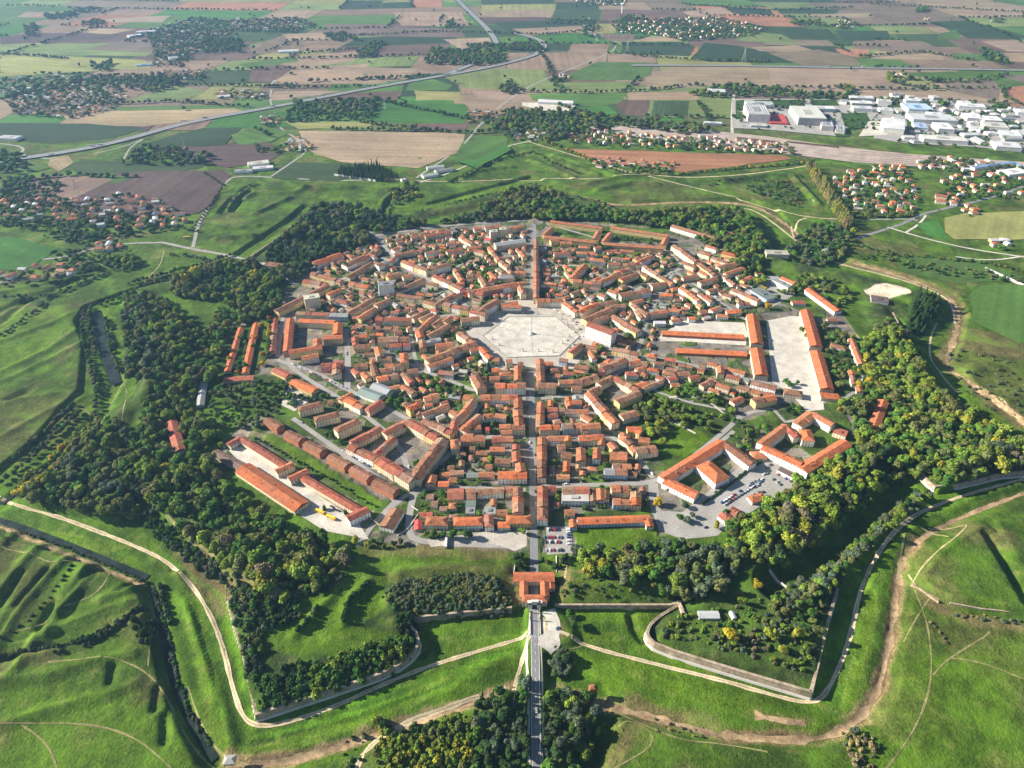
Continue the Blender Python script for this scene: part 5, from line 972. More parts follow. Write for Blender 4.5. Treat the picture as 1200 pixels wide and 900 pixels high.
# ------------------------------------------------------------------ vegetation
def ico(sub=1):
    bm = bmesh.new(); bmesh.ops.create_icosphere(bm, subdivisions=sub, radius=1.0); v = np.array([x.co[:] for x in bm.verts]); f = [[q.index for q in p.verts] for p in bm.faces]; bm.free(); return v, f
ICO = ico(1); ICO2 = ico(2)
def crown_mesh(name, lobes, nleaf, ls, seed, up=.3, core=.86):
    r = np.random.default_rng(seed); V = []; Fc = []; Lf = []
    for (c, rad) in lobes:
        v, f = ICO2; n0 = len(V); d = v * (1 + r.uniform(-.16, .12, (len(v), 1))) * np.array(rad) * core + np.array(c); V += [tuple(q) for q in d]; Fc += [tuple(i + n0 for i in q) for q in f]; k = r.uniform(.55, .9)
        Lf += [(k, k, k)] * len(v)
    areas = np.array([q[1][0] * q[1][2] for q in lobes]); areas = areas / areas.sum()
    for _ in range(nleaf):
        c, rad = lobes[r.choice(len(lobes), p=areas)]; d = r.normal(size=3); d[2] = abs(d[2]) * (1 if r.random() < .75 else -1); d /= np.linalg.norm(d)
        p_ = np.array(c) + d * np.array(rad) * r.uniform(.85, 1.14); nrm = d + r.normal(size=3) * .45 + np.array([0, 0, up]); nrm /= np.linalg.norm(nrm)
        t = np.cross(nrm, r.normal(size=3)); t /= np.linalg.norm(t); b = np.cross(nrm, t); s_ = ls * r.uniform(.6, 1.35); n0 = len(V)
        k = r.uniform(.6, 1.55); col = (k * r.uniform(.9, 1.12), k, k * r.uniform(.8, 1.1))
        for a_, b_ in ((-1, -.5), (.2, -1), (1, .4), (-.3, 1)): V.append(tuple(p_ + t * s_ * a_ + b * s_ * b_)); Lf.append(col)
        Fc.append((n0, n0 + 1, n0 + 2, n0 + 3))
    me = bpy.data.meshes.new(name); me.from_pydata(V, [], Fc); me.materials.append(M['foliage'])
    a = me.attributes.new('leaf', 'FLOAT_COLOR', 'POINT'); a.data.foreach_set('color', np.column_stack([np.array(Lf), np.ones(len(Lf))]).astype(np.float32).ravel()); return me
def lobes_broad(seed):
    r = np.random.default_rng(seed); out = [((0, 0, 1.25), (.62, .62, .62))]
    for i in range(r.integers(6, 9)):
        a = r.uniform(0, 6.28); d = r.uniform(.3, .68); s_ = r.uniform(.3, .5); out.append(((math.cos(a) * d, math.sin(a) * d, r.uniform(.7, 1.75)), (s_, s_ * r.uniform(.8, 1.2), s_ * r.uniform(.75, 1.1))))
    return out
CR = {'broad': [crown_mesh('crown_leaves', lobes_broad(s_), 620, .13, s_) for s_ in (11, 12, 13, 14, 15)],
      'bush': [crown_mesh('bush_leaves', [((r_.uniform(-.5, .5), r_.uniform(-.5, .5), r_.uniform(.15, .45)), (r_.uniform(.35, .6), r_.uniform(.35, .6), r_.uniform(.3, .5))) for _ in range(5)], 260, .15, s_) for s_, r_ in ((21, np.random.default_rng(1)), (22, np.random.default_rng(2)), (23, np.random.default_rng(3)))],
      'tall': [crown_mesh('poplar_leaves', [((0, 0, 1.1), (.5, .5, .9)), ((.2, .1, 2.0), (.45, .45, .8)), ((-.1, 0, 2.9), (.3, .3, .7)), ((.25, -.2, .8), (.4, .4, .5)), ((-.3, .2, 1.5), (.35, .35, .7))], 520, .13, 31)],
      'cypress': [crown_mesh('cypress_leaves', [((0, 0, .9), (.5, .5, .9)), ((0, .05, 2.0), (.46, .46, 1.1)), ((0, 0, 3.2), (.3, .3, 1.0)), ((.05, 0, 4.1), (.15, .15, .7))], 420, .11, 41, .1)],
      'conifer': [crown_mesh('conifer_leaves', [((0, 0, .5 + .45 * i), (.85 - .16 * i, .85 - .16 * i, .38)) for i in range(5)] + [((0, 0, 2.9), (.12, .12, .5))], 560, .12, 51, .1)]}
def trunk_mesh(seed):
    r = np.random.default_rng(seed); V = []; Fc = []
    def tube(a, b, ra, rb, n=6):
        a = np.array(a, float); b = np.array(b, float); d = b - a; d /= np.linalg.norm(d); t = np.cross(d, (1, .3, .1)); t /= np.linalg.norm(t); u = np.cross(d, t); n0 = len(V)
        for c_, rr in ((a, ra), (b, rb)):
            for i in range(n): q = 2 * math.pi * i / n; V.append(tuple(c_ + rr * (math.cos(q) * t + math.sin(q) * u)))
        for i in range(n): Fc.append((n0 + i, n0 + (i + 1) % n, n0 + n + (i + 1) % n, n0 + n + i))
    tube((0, 0, -.1), (.02, 0, .7), .085, .06)
    for i in range(5):
        a = i * 1.3 + r.uniform(0, .6); tube((.02, 0, .55 + .06 * i), (math.cos(a) * .45, math.sin(a) * .45, 1.1 + .12 * i), .04, .012, 5)
    tube((.02, 0, .68), (0, 0, 1.6), .06, .015)
    me = bpy.data.meshes.new('trunk_wood'); me.from_pydata(V, [], Fc); me.materials.append(M['bark']); return me
TRK = trunk_mesh(3)
PAL = dict(k=((.017, .036, .010), 'dark green'), m=((.032, .072, .012), 'mid green'), o=((.060, .070, .022), 'olive'), g=((.070, .105, .014), 'light green'), y=((.11, .12, .014), 'yellow green'), Y=((.30, .235, .015), 'golden yellow'), b=((.065, .058, .036), 'grey brown'), O=((.26, .13, .03), 'orange'), s=((.042, .058, .034), 'grey green'), t=((.115, .098, .045), 'straw'))
TREES = []     # dict(x,y,z,r,h,kind,pal,desc,uniq)
TG = {}
def put(x, y, r_, h_, kind, pal, desc, uniq=False, sep=None):
    k = (int(x // 4), int(y // 4)); sep = r_ * .8 if sep is None else sep
    if sep > 0:
        for i in (-1, 0, 1):
            for j in (-1, 0, 1):
                for q in TG.get((k[0] + i, k[1] + j), ()):
                    if (q[0] - x) ** 2 + (q[1] - y) ** 2 < sep * sep: return
    TG.setdefault(k, []).append((x, y)); TREES.append(dict(x=x, y=y, r=r_, h=h_, kind=kind, pal=pal, desc=desc, uniq=uniq))
def blocked(x, y, r=0):
    return any(GRID.get((int((x + a * r) // 2.5), int((y + b * r) // 2.5))) == 1 for a, b in ((0, 0), (.6, 0), (-.6, 0), (0, .6), (0, -.6)))
SOLO = """313 634 Y 7 14|282 606 g 5 11|322 684 Y 3.5 8|855 747 Y 7.5 14|887 688 Y 5 10|770 588 Y 6 10|903 745 y 7 13|936 745 y 5.5 15|848 690 s 5 13|869 706 g 4.5 11|866 694 o 4 10|830 668 g 6 16|918 765 y 5 9|803 592 s 5 8|530 626 m 5.5 12|549 626 m 5.5 12|519 626 m 4 10|508 625 m 4.5 11|500 625 g 3.5 10|612 622 g 4.5 9|607 652 k 6 11|607 662 k 5 9|635 655 m 3 6|470 634 k 4 8|462 637 k 3.5 7|450 640 g 3 6
437 634 m 3.5 7|430 637 y 4 8|416 632 y 4.5 8|785 565 y 4 7|783 572 m 3 6|1004 852 s 4 8|447 842 k 4 9|425 856 s 3 5|668 690 m 3 6|700 665 b 6 8|710 660 t 6 7|718 668 k 6 9|671 725 k 6 9|667 715 m 4 7|850 600 m 4 9|880 604 m 5 9|893 597 k 4 9|797 606 m 5 8|806 608 s 5 8|812 603 s 4 8|840 615 y 4 9|868 617 y 5 10|245 508 y 6 13|180 515 g 6 11|487 543 m 4.5 12|516 548 k 3.5 7|566 545 g 3.5 7|575 537 g 5 9|590 355 m 4 8|572 468 m 5 9
380 595 m 3 6|405 600 k 3 6|335 600 m 2 5|896 338 Y 6 10|900 358 Y 6 13|912 348 m 6 12|940 386 g 5 10|945 394 g 5 10|307 425 Y 5 9|308 415 O 5 9|300 395 O 5 10|306 380 Y 5 10|297 405 m 5 9|268 420 Y 4 8|287 428 m 5 9|282 395 m 5 9|985 480 Y 4 10|895 395 m 5 8|1007 450 Y 6 10|1018 445 Y 6 10|1016 458 m 5 10|925 450 m 5 9|920 446 m 4 9|935 448 m 4 8|790 345 k 5 8|800 310 k 5 9|755 335 k 5 9|712 290 k 7 11|703 288 k 7 11|730 300 m 6 9|697 315 O 6 9|703 320 k 5 8|672 298 k 5 9
552 315 k 8 12|560 308 k 7 11|540 305 m 7 10|570 318 k 7 10|548 300 m 6 9|573 300 m 6 10|565 320 g 6 9|405 310 m 6 13|470 468 m 5 9|458 466 m 5 9|455 472 g 5 8|478 470 m 5 9|465 475 m 5 9|505 452 m 6 11|515 455 m 6 11|525 458 k 6 11|533 462 s 6 10|540 455 m 5 10|512 445 g 5 9|500 442 g 5 9|560 440 s 5 8|570 432 s 5 8|566 428 o 5 9|576 425 m 5 8|552 430 m 4 8"""
for e in SOLO.replace('\n', '|').split('|'):
    t_ = e.split(); r_ = float(t_[3]); h_ = float(t_[4]); x, y = at(float(t_[0]), float(t_[1]), h_ * .55); kd = 'broad' if h_ > 6.5 else 'bush'
    px = float(t_[0]); py = float(t_[1])
    TG.setdefault((int(x // 4), int(y // 4)), []).append((x, y)); where = ('on the lower right bastion' if px > 800 and py > 660 else 'below the parking strip' if 490 < px < 620 and 615 < py < 640 else 'in the left rampart wood' if px < 330 and py > 500 else 'inside the lower left earthworks' if px < 490 and py > 620 else 'near the gate' if 595 < px < 730 and py > 620 else
        'around the institute car park' if px > 760 and py > 540 else 'by the barrack yard' if px > 880 else 'beside the thin left sheds' if px < 312 else 'in the town gardens right of main street' if px > 625 else 'in the town gardens left of main street')
    TREES.append(dict(x=x, y=y, r=r_, h=h_, kind=kd, pal=t_[2], desc=where, uniq=True))
TS = 1.0
def zone(pts, sp, r0, r1, hk, pal, kind='broad', desc='', z=5, thick=None, dens=1.0):
    p = ats(P(pts), z) if isinstance(pts, str) else np.asarray(pts); x0, y0 = p.min(0); x1, y1 = p.max(0)
    xs, ys = np.meshgrid(np.arange(x0, x1 + sp, sp), np.arange(y0, y1 + sp, sp)); xs = xs + rng.uniform(-.45, .45, xs.shape) * sp; ys = ys + rng.uniform(-.45, .45, ys.shape) * sp
    m_ = inside(xs, ys, p) & (rng.random(xs.shape) < dens); cl = vnoise(xs[m_], ys[m_], sp * 5, 31); 
    for x, y, c in zip(xs[m_], ys[m_], cl):
        r_ = random.uniform(r0 * .72, r1 * 1.22) * (.8 + .4 * c) * TS; kd = kind
        if blocked(x, y, r_ * .9): continue
        i = min(len(pal) - 1, max(0, int((c * .7 + random.random() * .55 - .12) * len(pal))))
        put(x, y, r_, r_ * hk * random.uniform(.85, 1.2), kd, pal[i], desc)
def line(pts, sp, r0, r1, hk, pal, kind='broad', desc='', z=4, jit=1.5, uniq=False):
    p = ats(P(pts), z) if isinstance(pts, str) else np.asarray(pts); p = resample(p, sp)
    for x, y in p:
        r_ = random.uniform(r0, r1); put(x + random.uniform(-jit, jit), y + random.uniform(-jit, jit), r_, r_ * hk * random.uniform(.85, 1.2), kind, random.choice(pal), desc, uniq, sep=0)
WL = 'in the dense left rampart wood'
TS = 1.22
zone("240 395 262 350 290 322 335 345 322 366 270 385 250 440 232 478 255 505 262 520 250 530 262 560 300 596 345 618 385 632 412 640 408 662 372 692 335 704 303 694 245 645 192 605 168 570 150 530 165 500 178 460 190 400 168 372 190 345", 7.2, 4, 6.2, 2.0, 'kmomgmgoogyb', desc=WL, dens=.66)
zone("145 340 178 348 190 400 178 455 150 440 146 390", 9, 4.5, 7, 2.0, 'omsk', desc=WL); zone("205 322 300 306 330 330 300 352 240 350 200 345", 8, 4, 6, 2, 'kmogY', desc=WL)
zone("10 570 50 540 100 502 122 488 150 500 165 560 188 600 145 606 100 598 42 586", 7.0, 3.6, 5.6, 1.9, 'ksmogog', desc='on the far left bastion', dens=.75); zone("10 572 40 545 60 560 62 585 42 586", 7, 4, 6, 2, 'ygYy', desc='at the tip of the far left bastion')
line("52 540 70 520 90 503 108 492", 5, 4.5, 6, 1.9, 'YYyg', desc='on the far left bastion'); line("58 545 76 526 96 508 112 496", 5, 4.5, 6, 1.9, 'YygO', desc='on the far left bastion')
for s_ in ("96 360 95 390 105 430 112 455 108 480", "104 355 103 380 110 410", "122 368 128 400 136 430", "90 478 60 508 30 535 0 560", "84 470 50 500 15 530", "118 352 160 338 200 326", "150 330 200 318 270 298"): line(s_, 8, 3, 5, 1.9, 'ksmb', desc='along the left moat')
zone("320 290 345 264 365 246 400 243 452 252 440 276 426 286 385 298 362 318 335 328 305 345 298 330", 8.5, 4.5, 6.5, 2.0, 'kkkmsog', desc='in the upper left rampart wood'); zone("440 272 452 252 500 262 560 250 600 240 618 252 615 258 540 258 470 268", 8.5, 4, 6, 1.8, 'ksmog', desc='on the far rampart')
zone("560 245 600 226 622 222 650 228 680 245 640 256 600 252", 9, 5, 7, 1.9, 'mog', desc='on the far rampart'); zone("630 240 660 236 700 245 742 252 782 258 800 266 842 276 870 290 868 302 848 300 800 268 720 258 640 256", 8.0, 4.5, 6, 1.9, 'kmmog', desc='in the wood behind the housing rings')
zone("742 252 800 247 868 248 885 262 900 284 890 312 872 312 860 288 820 266 780 256", 8.0, 4.5, 6.5, 1.9, 'mmgok', desc='on the upper right bastion'); zone("842 296 880 300 900 330 885 338 850 318", 8, 4, 5.5, 1.8, 'mkgy', desc='at the upper right edge of town')
zone("900 340 940 345 985 362 1000 350 985 330 940 318 925 330", 10, 3, 5, 1.6, 'mogs', desc='by the upper right gate', dens=.6); zone("908 300 950 262 985 262 1005 275 985 300 960 310", 9, 3, 5.5, 1.8, 'ksmoy', desc='by the upper right crossroads', dens=.75)
WR = 'in the dense right rampart wood'
zone("1000 432 1012 400 1040 372 1062 400 1085 445 1100 466 1118 474 1200 526 1230 545 1200 546 1100 571 1085 556 1062 552 1030 575 985 612 940 645 905 664 872 655 852 642 850 612 870 605 905 585 940 562 965 548 995 528 1008 505 985 470 1002 468", 7.2, 4, 6.2, 2.0, 'kmomggoggyyb', desc=WR, dens=.8)
zone("1060 505 1110 480 1190 522 1190 545 1105 568 1088 552", 7.5, 4.5, 6.5, 2.0, 'gymoYs', desc='on the wooded right bastion'); zone("1062 388 1070 348 1092 345 1098 362 1085 388", 6.5, 3.6, 5, 2.5, 'k', 'conifer', desc='in the dark clump by the sandy field'); zone("965 380 1002 395 1000 420 985 455 970 420", 9, 3, 4.5, 1.6, 'mog', desc='behind the right barracks', dens=.7)
zone("908 692 960 664 1005 628 1048 592 1082 572 1092 582 1060 606 1020 640 975 690 940 712", 5.5, 2.6, 4.4, 1.9, 'mosgk', desc='on the narrow right bank'); zone("1000 520 1030 478 1060 470 1100 480 1080 500 1040 520", 9, 5, 7, 2, 'kms', desc=WR)
zone("675 646 735 640 800 636 850 640 872 660 855 690 828 702 790 700 740 690 690 672", 6.8, 3.4, 5.6, 2.0, 'kmmsogy', desc='in the wood behind the gate meadow', dens=.9); zone("850 630 905 612 925 640 905 662 870 660", 6.5, 4, 6, 2.1, 'mgyykY', desc=WR)
zone("640 655 672 648 676 668 650 676", 5, 2, 3, 1.5, 'ko', 'bush', desc='thicket', dens=.4)
TS = 1.0
# slopes and thickets of bushes
zone("456 690 480 676 530 672 580 676 600 690 600 702 590 716 500 718 462 715 448 700", 3.6, 1.6, 3.2, 1.1, 'kmossoo', 'bush', desc='thicket', z=4)
zone("302 832 300 800 340 780 400 765 440 752 470 745 488 750 484 764 455 784 400 803 340 822", 4.4, 3.0, 4.6, 1.5, 'kkmmgg', 'bush', desc='thicket', z=4)
zone("268 700 285 692 305 700 318 720 306 750 310 780 300 800 290 800 283 765", 4.6, 2.6, 4.2, 1.5, 'ksmog', 'bush', desc='thicket', dens=.8); zone("262 682 300 690 350 702 352 722 320 735 285 705", 5, 3, 4.5, 1.6, 'ksmob', 'bush', desc='thicket')
line("348 742 366 724 372 714", 3.5, 2.4, 3.4, 1.4, 'kks', 'bush', desc='thicket'); line("404 728 410 705 432 686", 3.2, 2.6, 3.6, 1.5, 'kk', 'bush', desc='thicket'); line("384 690 405 676", 3.2, 2.2, 3.2, 1.4, 'ks', 'bush', desc='thicket'); line("312 716 345 700 372 692", 4, 2.8, 4, 1.5, 'ks', 'bush', desc='thicket')
zone("465 720 480 715 492 728 484 742 468 745", 4, 2.5, 3.5, 1.4, 'kk', 'bush', desc='thicket')
zone("770 745 790 722 860 708 900 700 940 700 962 690 960 720 955 770 940 790 870 765 800 752", 5.2, 1.6, 3.2, 1.2, 'mogsb', 'bush', desc='thicket', dens=.6); zone("905 690 935 700 965 700 960 745 945 775 930 740 900 712", 6, 2.5, 4.4, 1.6, 'kkmo', desc='on the lower right bastion', dens=.8)
zone("930 680 960 668 968 700 955 780 945 760 960 700", 5, 2.4, 3.5, 1.6, 'ksm', 'bush', desc='thicket', dens=.8); zone("650 676 720 672 790 690 785 702 660 702", 5, 1.5, 2.6, .9, 'mso', 'bush', desc='thicket', dens=.3)
zone("190 602 240 640 262 665 300 690 296 700 230 660 180 622 160 606", 4.5, 2.4, 4, 1.4, 'ksmb', 'bush', desc='thicket', dens=.8); zone("440 838 470 848 535 830 552 842 552 905 440 905", 4.8, 2.2, 3.8, 1.5, 'kogyy', 'bush', desc='thicket', z=2)
zone("400 860 430 850 420 900 380 905", 5, 1.5, 3, 1.2, 'kmo', 'bush', desc='thicket', dens=.4); line("180 690 196 742 206 790 222 835 244 868", 5.0, 2.2, 3.4, 1.6, 'kssm', 'bush', desc='thicket', z=-5); line("186 686 200 730", 4, 2.2, 3.4, 1.6, 'ks', 'bush', desc='thicket', z=-4)
line("0 770 30 764 70 760 110 748 135 735 165 712", 4, 2.4, 3.6, 1.4, 'kks', 'bush', desc='thicket', z=-2); line("95 755 130 735 170 706", 5, 2, 3.4, 1.4, 'ks', 'bush', desc='thicket'); zone("150 725 180 715 182 745 165 752", 5, 2, 3.4, 1.5, 'sk', 'bush', desc='thicket')
line("88 652 60 690 30 725 0 745", 7, 1.6, 2.6, 1, 'ks', 'bush', desc='thicket'); line("20 622 80 640 140 668 172 680", 6, 1.6, 2.6, 1.2, 'kso', 'bush', desc='thicket', z=-6)
for s_ in ("70 762 60 762", "340 545 400 582", "300 512 380 555 440 592"): line(s_, 7, 1.6, 2.6, 1.2, 'mkg', 'bush', desc='thicket')
zone("1125 712 1200 722 1200 728 1120 718", 5, 1.6, 2.4, 1, 'bst', 'bush', desc='thicket'); zone("990 845 1035 862 1030 895 1005 900 992 878", 4.6, 1.8, 3, 1.3, 'kbto', 'bush', desc='thicket', dens=.8); line("1090 725 1105 738 1110 750", 5, 1.5, 2.5, 1, 'bt', 'bush', desc='thicket')
zone("765 830 830 842 832 858 770 856", 5, 1, 2, 1, 'bto', 'bush', desc='thicket', dens=.4); zone("1110 400 1200 420 1200 485 1150 470 1115 440", 9, 1.5, 3.5, 1, 'osb', 'bush', desc='thicket', dens=.45); zone("340 612 372 622 384 640 360 650", 5, 2, 3, 1.3, 'go', 'bush', desc='thicket', dens=.6)
zone("488 590 520 585 545 590 545 602 500 610 490 604", 5.5, 1.8, 3, 1.3, 'mgk', 'bush', desc='thicket', dens=.8, z=1); zone("680 592 765 588 766 602 680 606", 4.5, 2.2, 3.4, 1.7, 'kmg', 'bush', desc='thicket', z=1); zone("534 530 575 524 580 545 540 546", 6, 3, 4.4, 1.7, 'ksk', desc='in the town gardens left of main street', z=3)
# dark planting either side of the approach road
zone("556 812 590 806 618 790 621 820 620 900 560 905 552 850", 6.6, 3.6, 5.4, 2.0, 'kkksm', desc='left of the approach road', z=4); zone("640 806 668 800 690 812 705 835 700 860 680 905 640 905", 7.5, 3.8, 5.6, 2.0, 'kksmg', desc='right of the approach road', z=4, dens=.8)
zone("645 766 668 758 668 785 648 790", 5, 3, 4.5, 1.7, 'kks', desc='in the dark pit right of the approach road', z=0); zone("552 848 580 850 595 905 556 905", 6.5, 3.6, 5, 1.9, 'ymgo', desc='left of the approach road', z=4)
for x, y in ((578, 812), (594, 810), (594, 822), (580, 826), (604, 818), (594, 838), (616, 808), (617, 822), (615, 836), (565, 812), (617, 850), (616, 864), (638, 826), (638, 842), (638, 858), (679, 824), (655, 808), (668, 806), (606, 842), (648, 812)): 
    gx_, gy_ = at(x, y, 6); TREES.append(dict(x=gx_, y=gy_, r=2.3, h=18, kind='cypress', pal='k', desc='left of the approach road' if x < 625 else 'right of the approach road', uniq=True))
# park, gardens, street trees
zone("735 452 790 448 850 468 868 486 848 515 838 512 815 492 790 500 778 520 760 515 748 482", 10, 4.2, 6.2, 1.5, 'mggoy', desc='in the public park right of the centre', dens=.75, z=4); line("742 462 765 470 790 490 800 498", 9, 4, 5.5, 1.5, 'mg', desc='in the public park right of the centre'); line("852 488 880 505 868 530", 9, 4, 5.5, 1.7, 'kmo', desc='by the lane above the institute')
zone("325 440 400 462 415 470 400 480 372 468 340 475 320 470", 8, 3, 4.6, 1.6, 'kmm', desc='by the ring road at left', dens=.8, z=3); zone("255 440 325 445 330 478 300 500 262 500 240 490", 10, 3, 5, 1.7, 'kmsog', desc='by the left woodland edge', dens=.8); zone("268 385 290 378 285 430 275 440", 9, 3.5, 5, 1.7, 'mkO', desc='beside the thin left sheds', dens=.8)
zone("340 478 372 495 395 508 420 525 400 530 362 505", 7.5, 3, 4.4, 1.6, 'kmm', desc='between the beige flats', dens=.75, z=3); line("316 375 314 415", 8, 4, 5.5, 1.8, 'OYmm', desc='beside the thin left sheds'); zone("862 505 900 495 905 515 880 535 868 522", 9, 3.5, 5, 1.7, 'mg', desc='by the lane above the institute', dens=.7); zone("905 478 945 470 952 490 930 500", 8, 3.5, 5, 1.7, 'km', desc='by the lane above the institute', dens=.7)
zone("382 312 440 280 520 268 616 272 612 350 562 366 548 392 565 420 616 434 615 610 500 612 492 580 520 520 480 495 420 455 402 440 404 380 345 372", 9.5, 2, 4.0, 1.5, 'kmmog', desc='in the town yards left of main street', dens=.75, z=1); zone("634 290 700 290 850 302 880 372 770 382 762 410 900 475 868 490 745 445 700 455 765 560 740 590 640 600 634 432 706 390 668 352", 9.5, 2, 4.0, 1.5, 'kmmog', desc='in the town yards right of main street', dens=.75, z=1)
zone("648 270 690 274 700 280 645 272", 8, 2.5, 3.6, 1.6, 'kmY', desc='inside the left housing ring', dens=.7, z=2); zone("718 275 776 282 770 286 714 280", 8, 2.5, 3.6, 1.6, 'km', desc='inside the right housing ring', dens=.7, z=2)
# outer lines and hedges
line("945 192 958 212 975 238 992 264", 9, 5.5, 6.5, 4.0, 'yot', 'tall', desc='in the long yellow green avenue', z=12, jit=1); line("951 192 966 214 984 240 998 262", 9, 5, 6.5, 4.0, 'koyt', 'tall', desc='in the long yellow green avenue', z=10, jit=1)
zone("395 205 400 195 440 190 468 206 452 211", 6.5, 2.4, 3.2, 5.6, 'k', 'cypress', desc='in the cypress cemetery beyond the ramparts', z=6)
line("800 203 860 196 940 190", 9, 3.5, 5, 1.5, 'kmoY', desc='along the far brown field'); line("700 192 740 202 800 203", 11, 3, 5, 1.5, 'koyY', desc='along the far brown field'); line("0 232 60 240 100 255 140 262", 9, 4, 6.5, 2.4, 'tobs', desc='in the faded row at far left'); line("615 152 640 165 680 182 700 190", 10, 4, 6, 2, 'kyYo', desc='along the far right lane')
line("240 202 262 216 238 250 226 265", 14, 3, 5, 1.5, 'ks', desc='along the left road'); line("985 245 1030 252 1070 252", 8, 3.5, 5, 1.5, 'mgo', desc='below the right suburb'); zone("1000 245 1072 245 1070 252 998 254", 9, 3.5, 5.5, 1.5, 'mog', desc='below the right suburb', dens=.8)
for s_, pal in (("495 246 545 230 620 214", 'ks'), ("620 214 700 232 742 246", 'ksb'), ("455 242 480 216", 'ks'), ("258 248 290 220 303 216", 'ks'), ("530 212 590 184 622 178 680 202", 'kso'), ("290 304 322 276 352 252", 'sob'), ("60 335 110 325 150 308", 'ks'), ("0 392 40 362 55 346", 'ks'), ("0 345 60 345 120 320", 'ks'), ("830 216 870 208 920 212", 'ksb'), ("912 225 940 228 935 240 915 235", 'kom'), ("1030 294 1100 300 1160 306 1200 316", 'kmoy'), ("1000 285 1040 292 1060 300", 'ksm'), ("200 296 240 302 262 305", 'kso'), ("150 250 200 262 230 270", 'ks')): line(s_, 9, 2.6, 4.5, 1.3, pal, 'broad', desc='on the outer earthworks', jit=4)
zone("455 222 485 214 490 228 465 236", 9, 4, 5.5, 1.5, 'koy', desc='on the outer earthworks', dens=.7); zone("870 215 925 208 945 232 925 238 890 228", 10, 3, 5, 1.2, 'osm', desc='on the outer earthworks', dens=.6); zone("118 300 160 296 165 310 140 316", 8, 4, 6, 1.6, 'kmg', desc='on the outer earthworks'); zone("1005 292 1060 300 1140 312 1200 322 1200 330 1100 318 1010 300", 10, 3, 4.5, 1.2, 'kmo', desc='on the outer earthworks', dens=.6)
zone("50 255 110 262 150 275 140 292 90 285 50 275", 11, 4, 6, 1.6, 'kms', desc='around the left hamlet', dens=.7); zone("0 232 30 240 60 262 30 270 0 262", 11, 4, 6, 1.7, 'kms', desc='around the left hamlet', dens=.7); zone("0 208 60 205 75 215 60 235 0 232", 11, 4, 6, 1.7, 'kms', desc='around the left hamlet', dens=.6); zone("60 292 125 288 140 300 110 318 60 312", 11, 4, 6, 1.6, 'ksm', desc='around the left hamlet', dens=.5)
FARZ = ("497 74 505 56 560 58 585 66 560 76", "332 140 345 120 400 116 445 114 436 138 340 142", "142 191 160 170 200 172 250 180 240 192", "560 146 600 128 640 135 720 152 640 160 600 158", "600 133 640 127 700 135 770 141 800 143 840 153 800 156 740 148 690 147", "590 150 640 150 690 158 640 164", "805 108 860 99 960 108 1060 116 1140 120 1200 126 1200 130 1120 125 1000 116 900 112 820 113", "1040 88 1056 82 1064 88 1052 96 1096 104 1080 104 1038 94",
        "1062 88 1090 92 1140 93 1176 84 1180 88 1150 96 1092 95 1060 92", "645 94 655 90 660 106 655 106", "545 52 585 50 592 72 565 76 560 66", "585 50 630 52 640 58 600 58 586 60", "52 18 90 14 90 21 55 22", "95 24 124 24 120 28 98 28", "28 30 44 28 44 42 32 42", "106 74 132 72 130 82 108 82", "245 42 285 46 285 60 240 62 230 52", "380 40 400 38 420 46 390 48", "418 62 440 48 452 50 436 66 420 68", "520 30 530 20 535 28 520 34", "1146 56 1165 60 1190 74 1170 74 1150 66", "925 25 960 24 962 28 928 28", "1075 9 1088 9 1088 14 1072 14", "980 104 1000 96 1000 110", "730 30 760 22 740 18 720 24", "585 106 600 92 604 108 598 110", "300 170 330 168 330 178 300 178", "0 118 30 112 100 88 150 90 140 100 60 98 20 108", "140 92 180 86 215 98 180 108 150 104", "860 75 880 76", "0 176 26 180 36 192 20 204 0 200")
for s_ in FARZ:
    if len(P(s_)) > 2: zone(s_, 15, 5, 9, 1.7, 'kmmsog', desc='in the distant countryside', dens=.68)
for s_ in ("420 142 540 155 600 152", "300 150 318 158", "440 116 555 140 600 128", "655 122 690 132 740 140", "820 120 830 140", "730 106 742 98 748 90", "1172 100 1180 115 1200 122", "800 100 760 105 690 108 610 106", "200 98 290 100 340 102 440 100", "100 122 200 118 290 124", "400 42 520 36 640 40 700 34", "160 94 240 90", "420 92 500 88", "340 64 440 54", "0 62 80 68", "1010 66 1080 60 1140 70", "960 30 1100 28", "740 64 820 70 900 72", "620 46 640 70 650 92", "800 4 900 12 1000 8", "1020 4 1200 14", "100 206 160 205", "640 22 720 26", "130 262 150 275", "388 150 500 152", "0 210 50 206 90 204"): line(s_, 16, 5, 8.5, 1.6, 'kksmo', desc='in the distant countryside', jit=5)
for a, b in HEDGE: line([a, b], 26, 6, 10, 1.3, 'kks', desc='in the distant countryside', jit=8)
zone("1000 114 1060 112 1130 118 1198 128 1200 178 1140 172 1060 168 1024 152 985 150 870 150 862 118", 24, 4, 6, 1.5, 'kms', desc='among the warehouses', dens=.5)
for pts, n, size, roofs, dsc in SMALLT: zone(pts, 17, 4.5, 7.5, 1.5, 'kmmso', desc=dsc or 'in the distant villages', dens=.8)
for _ in range(650):
    x = random.uniform(-6500, 6500); y = random.uniform(2300, 9000); put(x, y, random.uniform(5, 9), random.uniform(10, 16), 'broad', random.choice('kkms'), 'in the distant countryside')
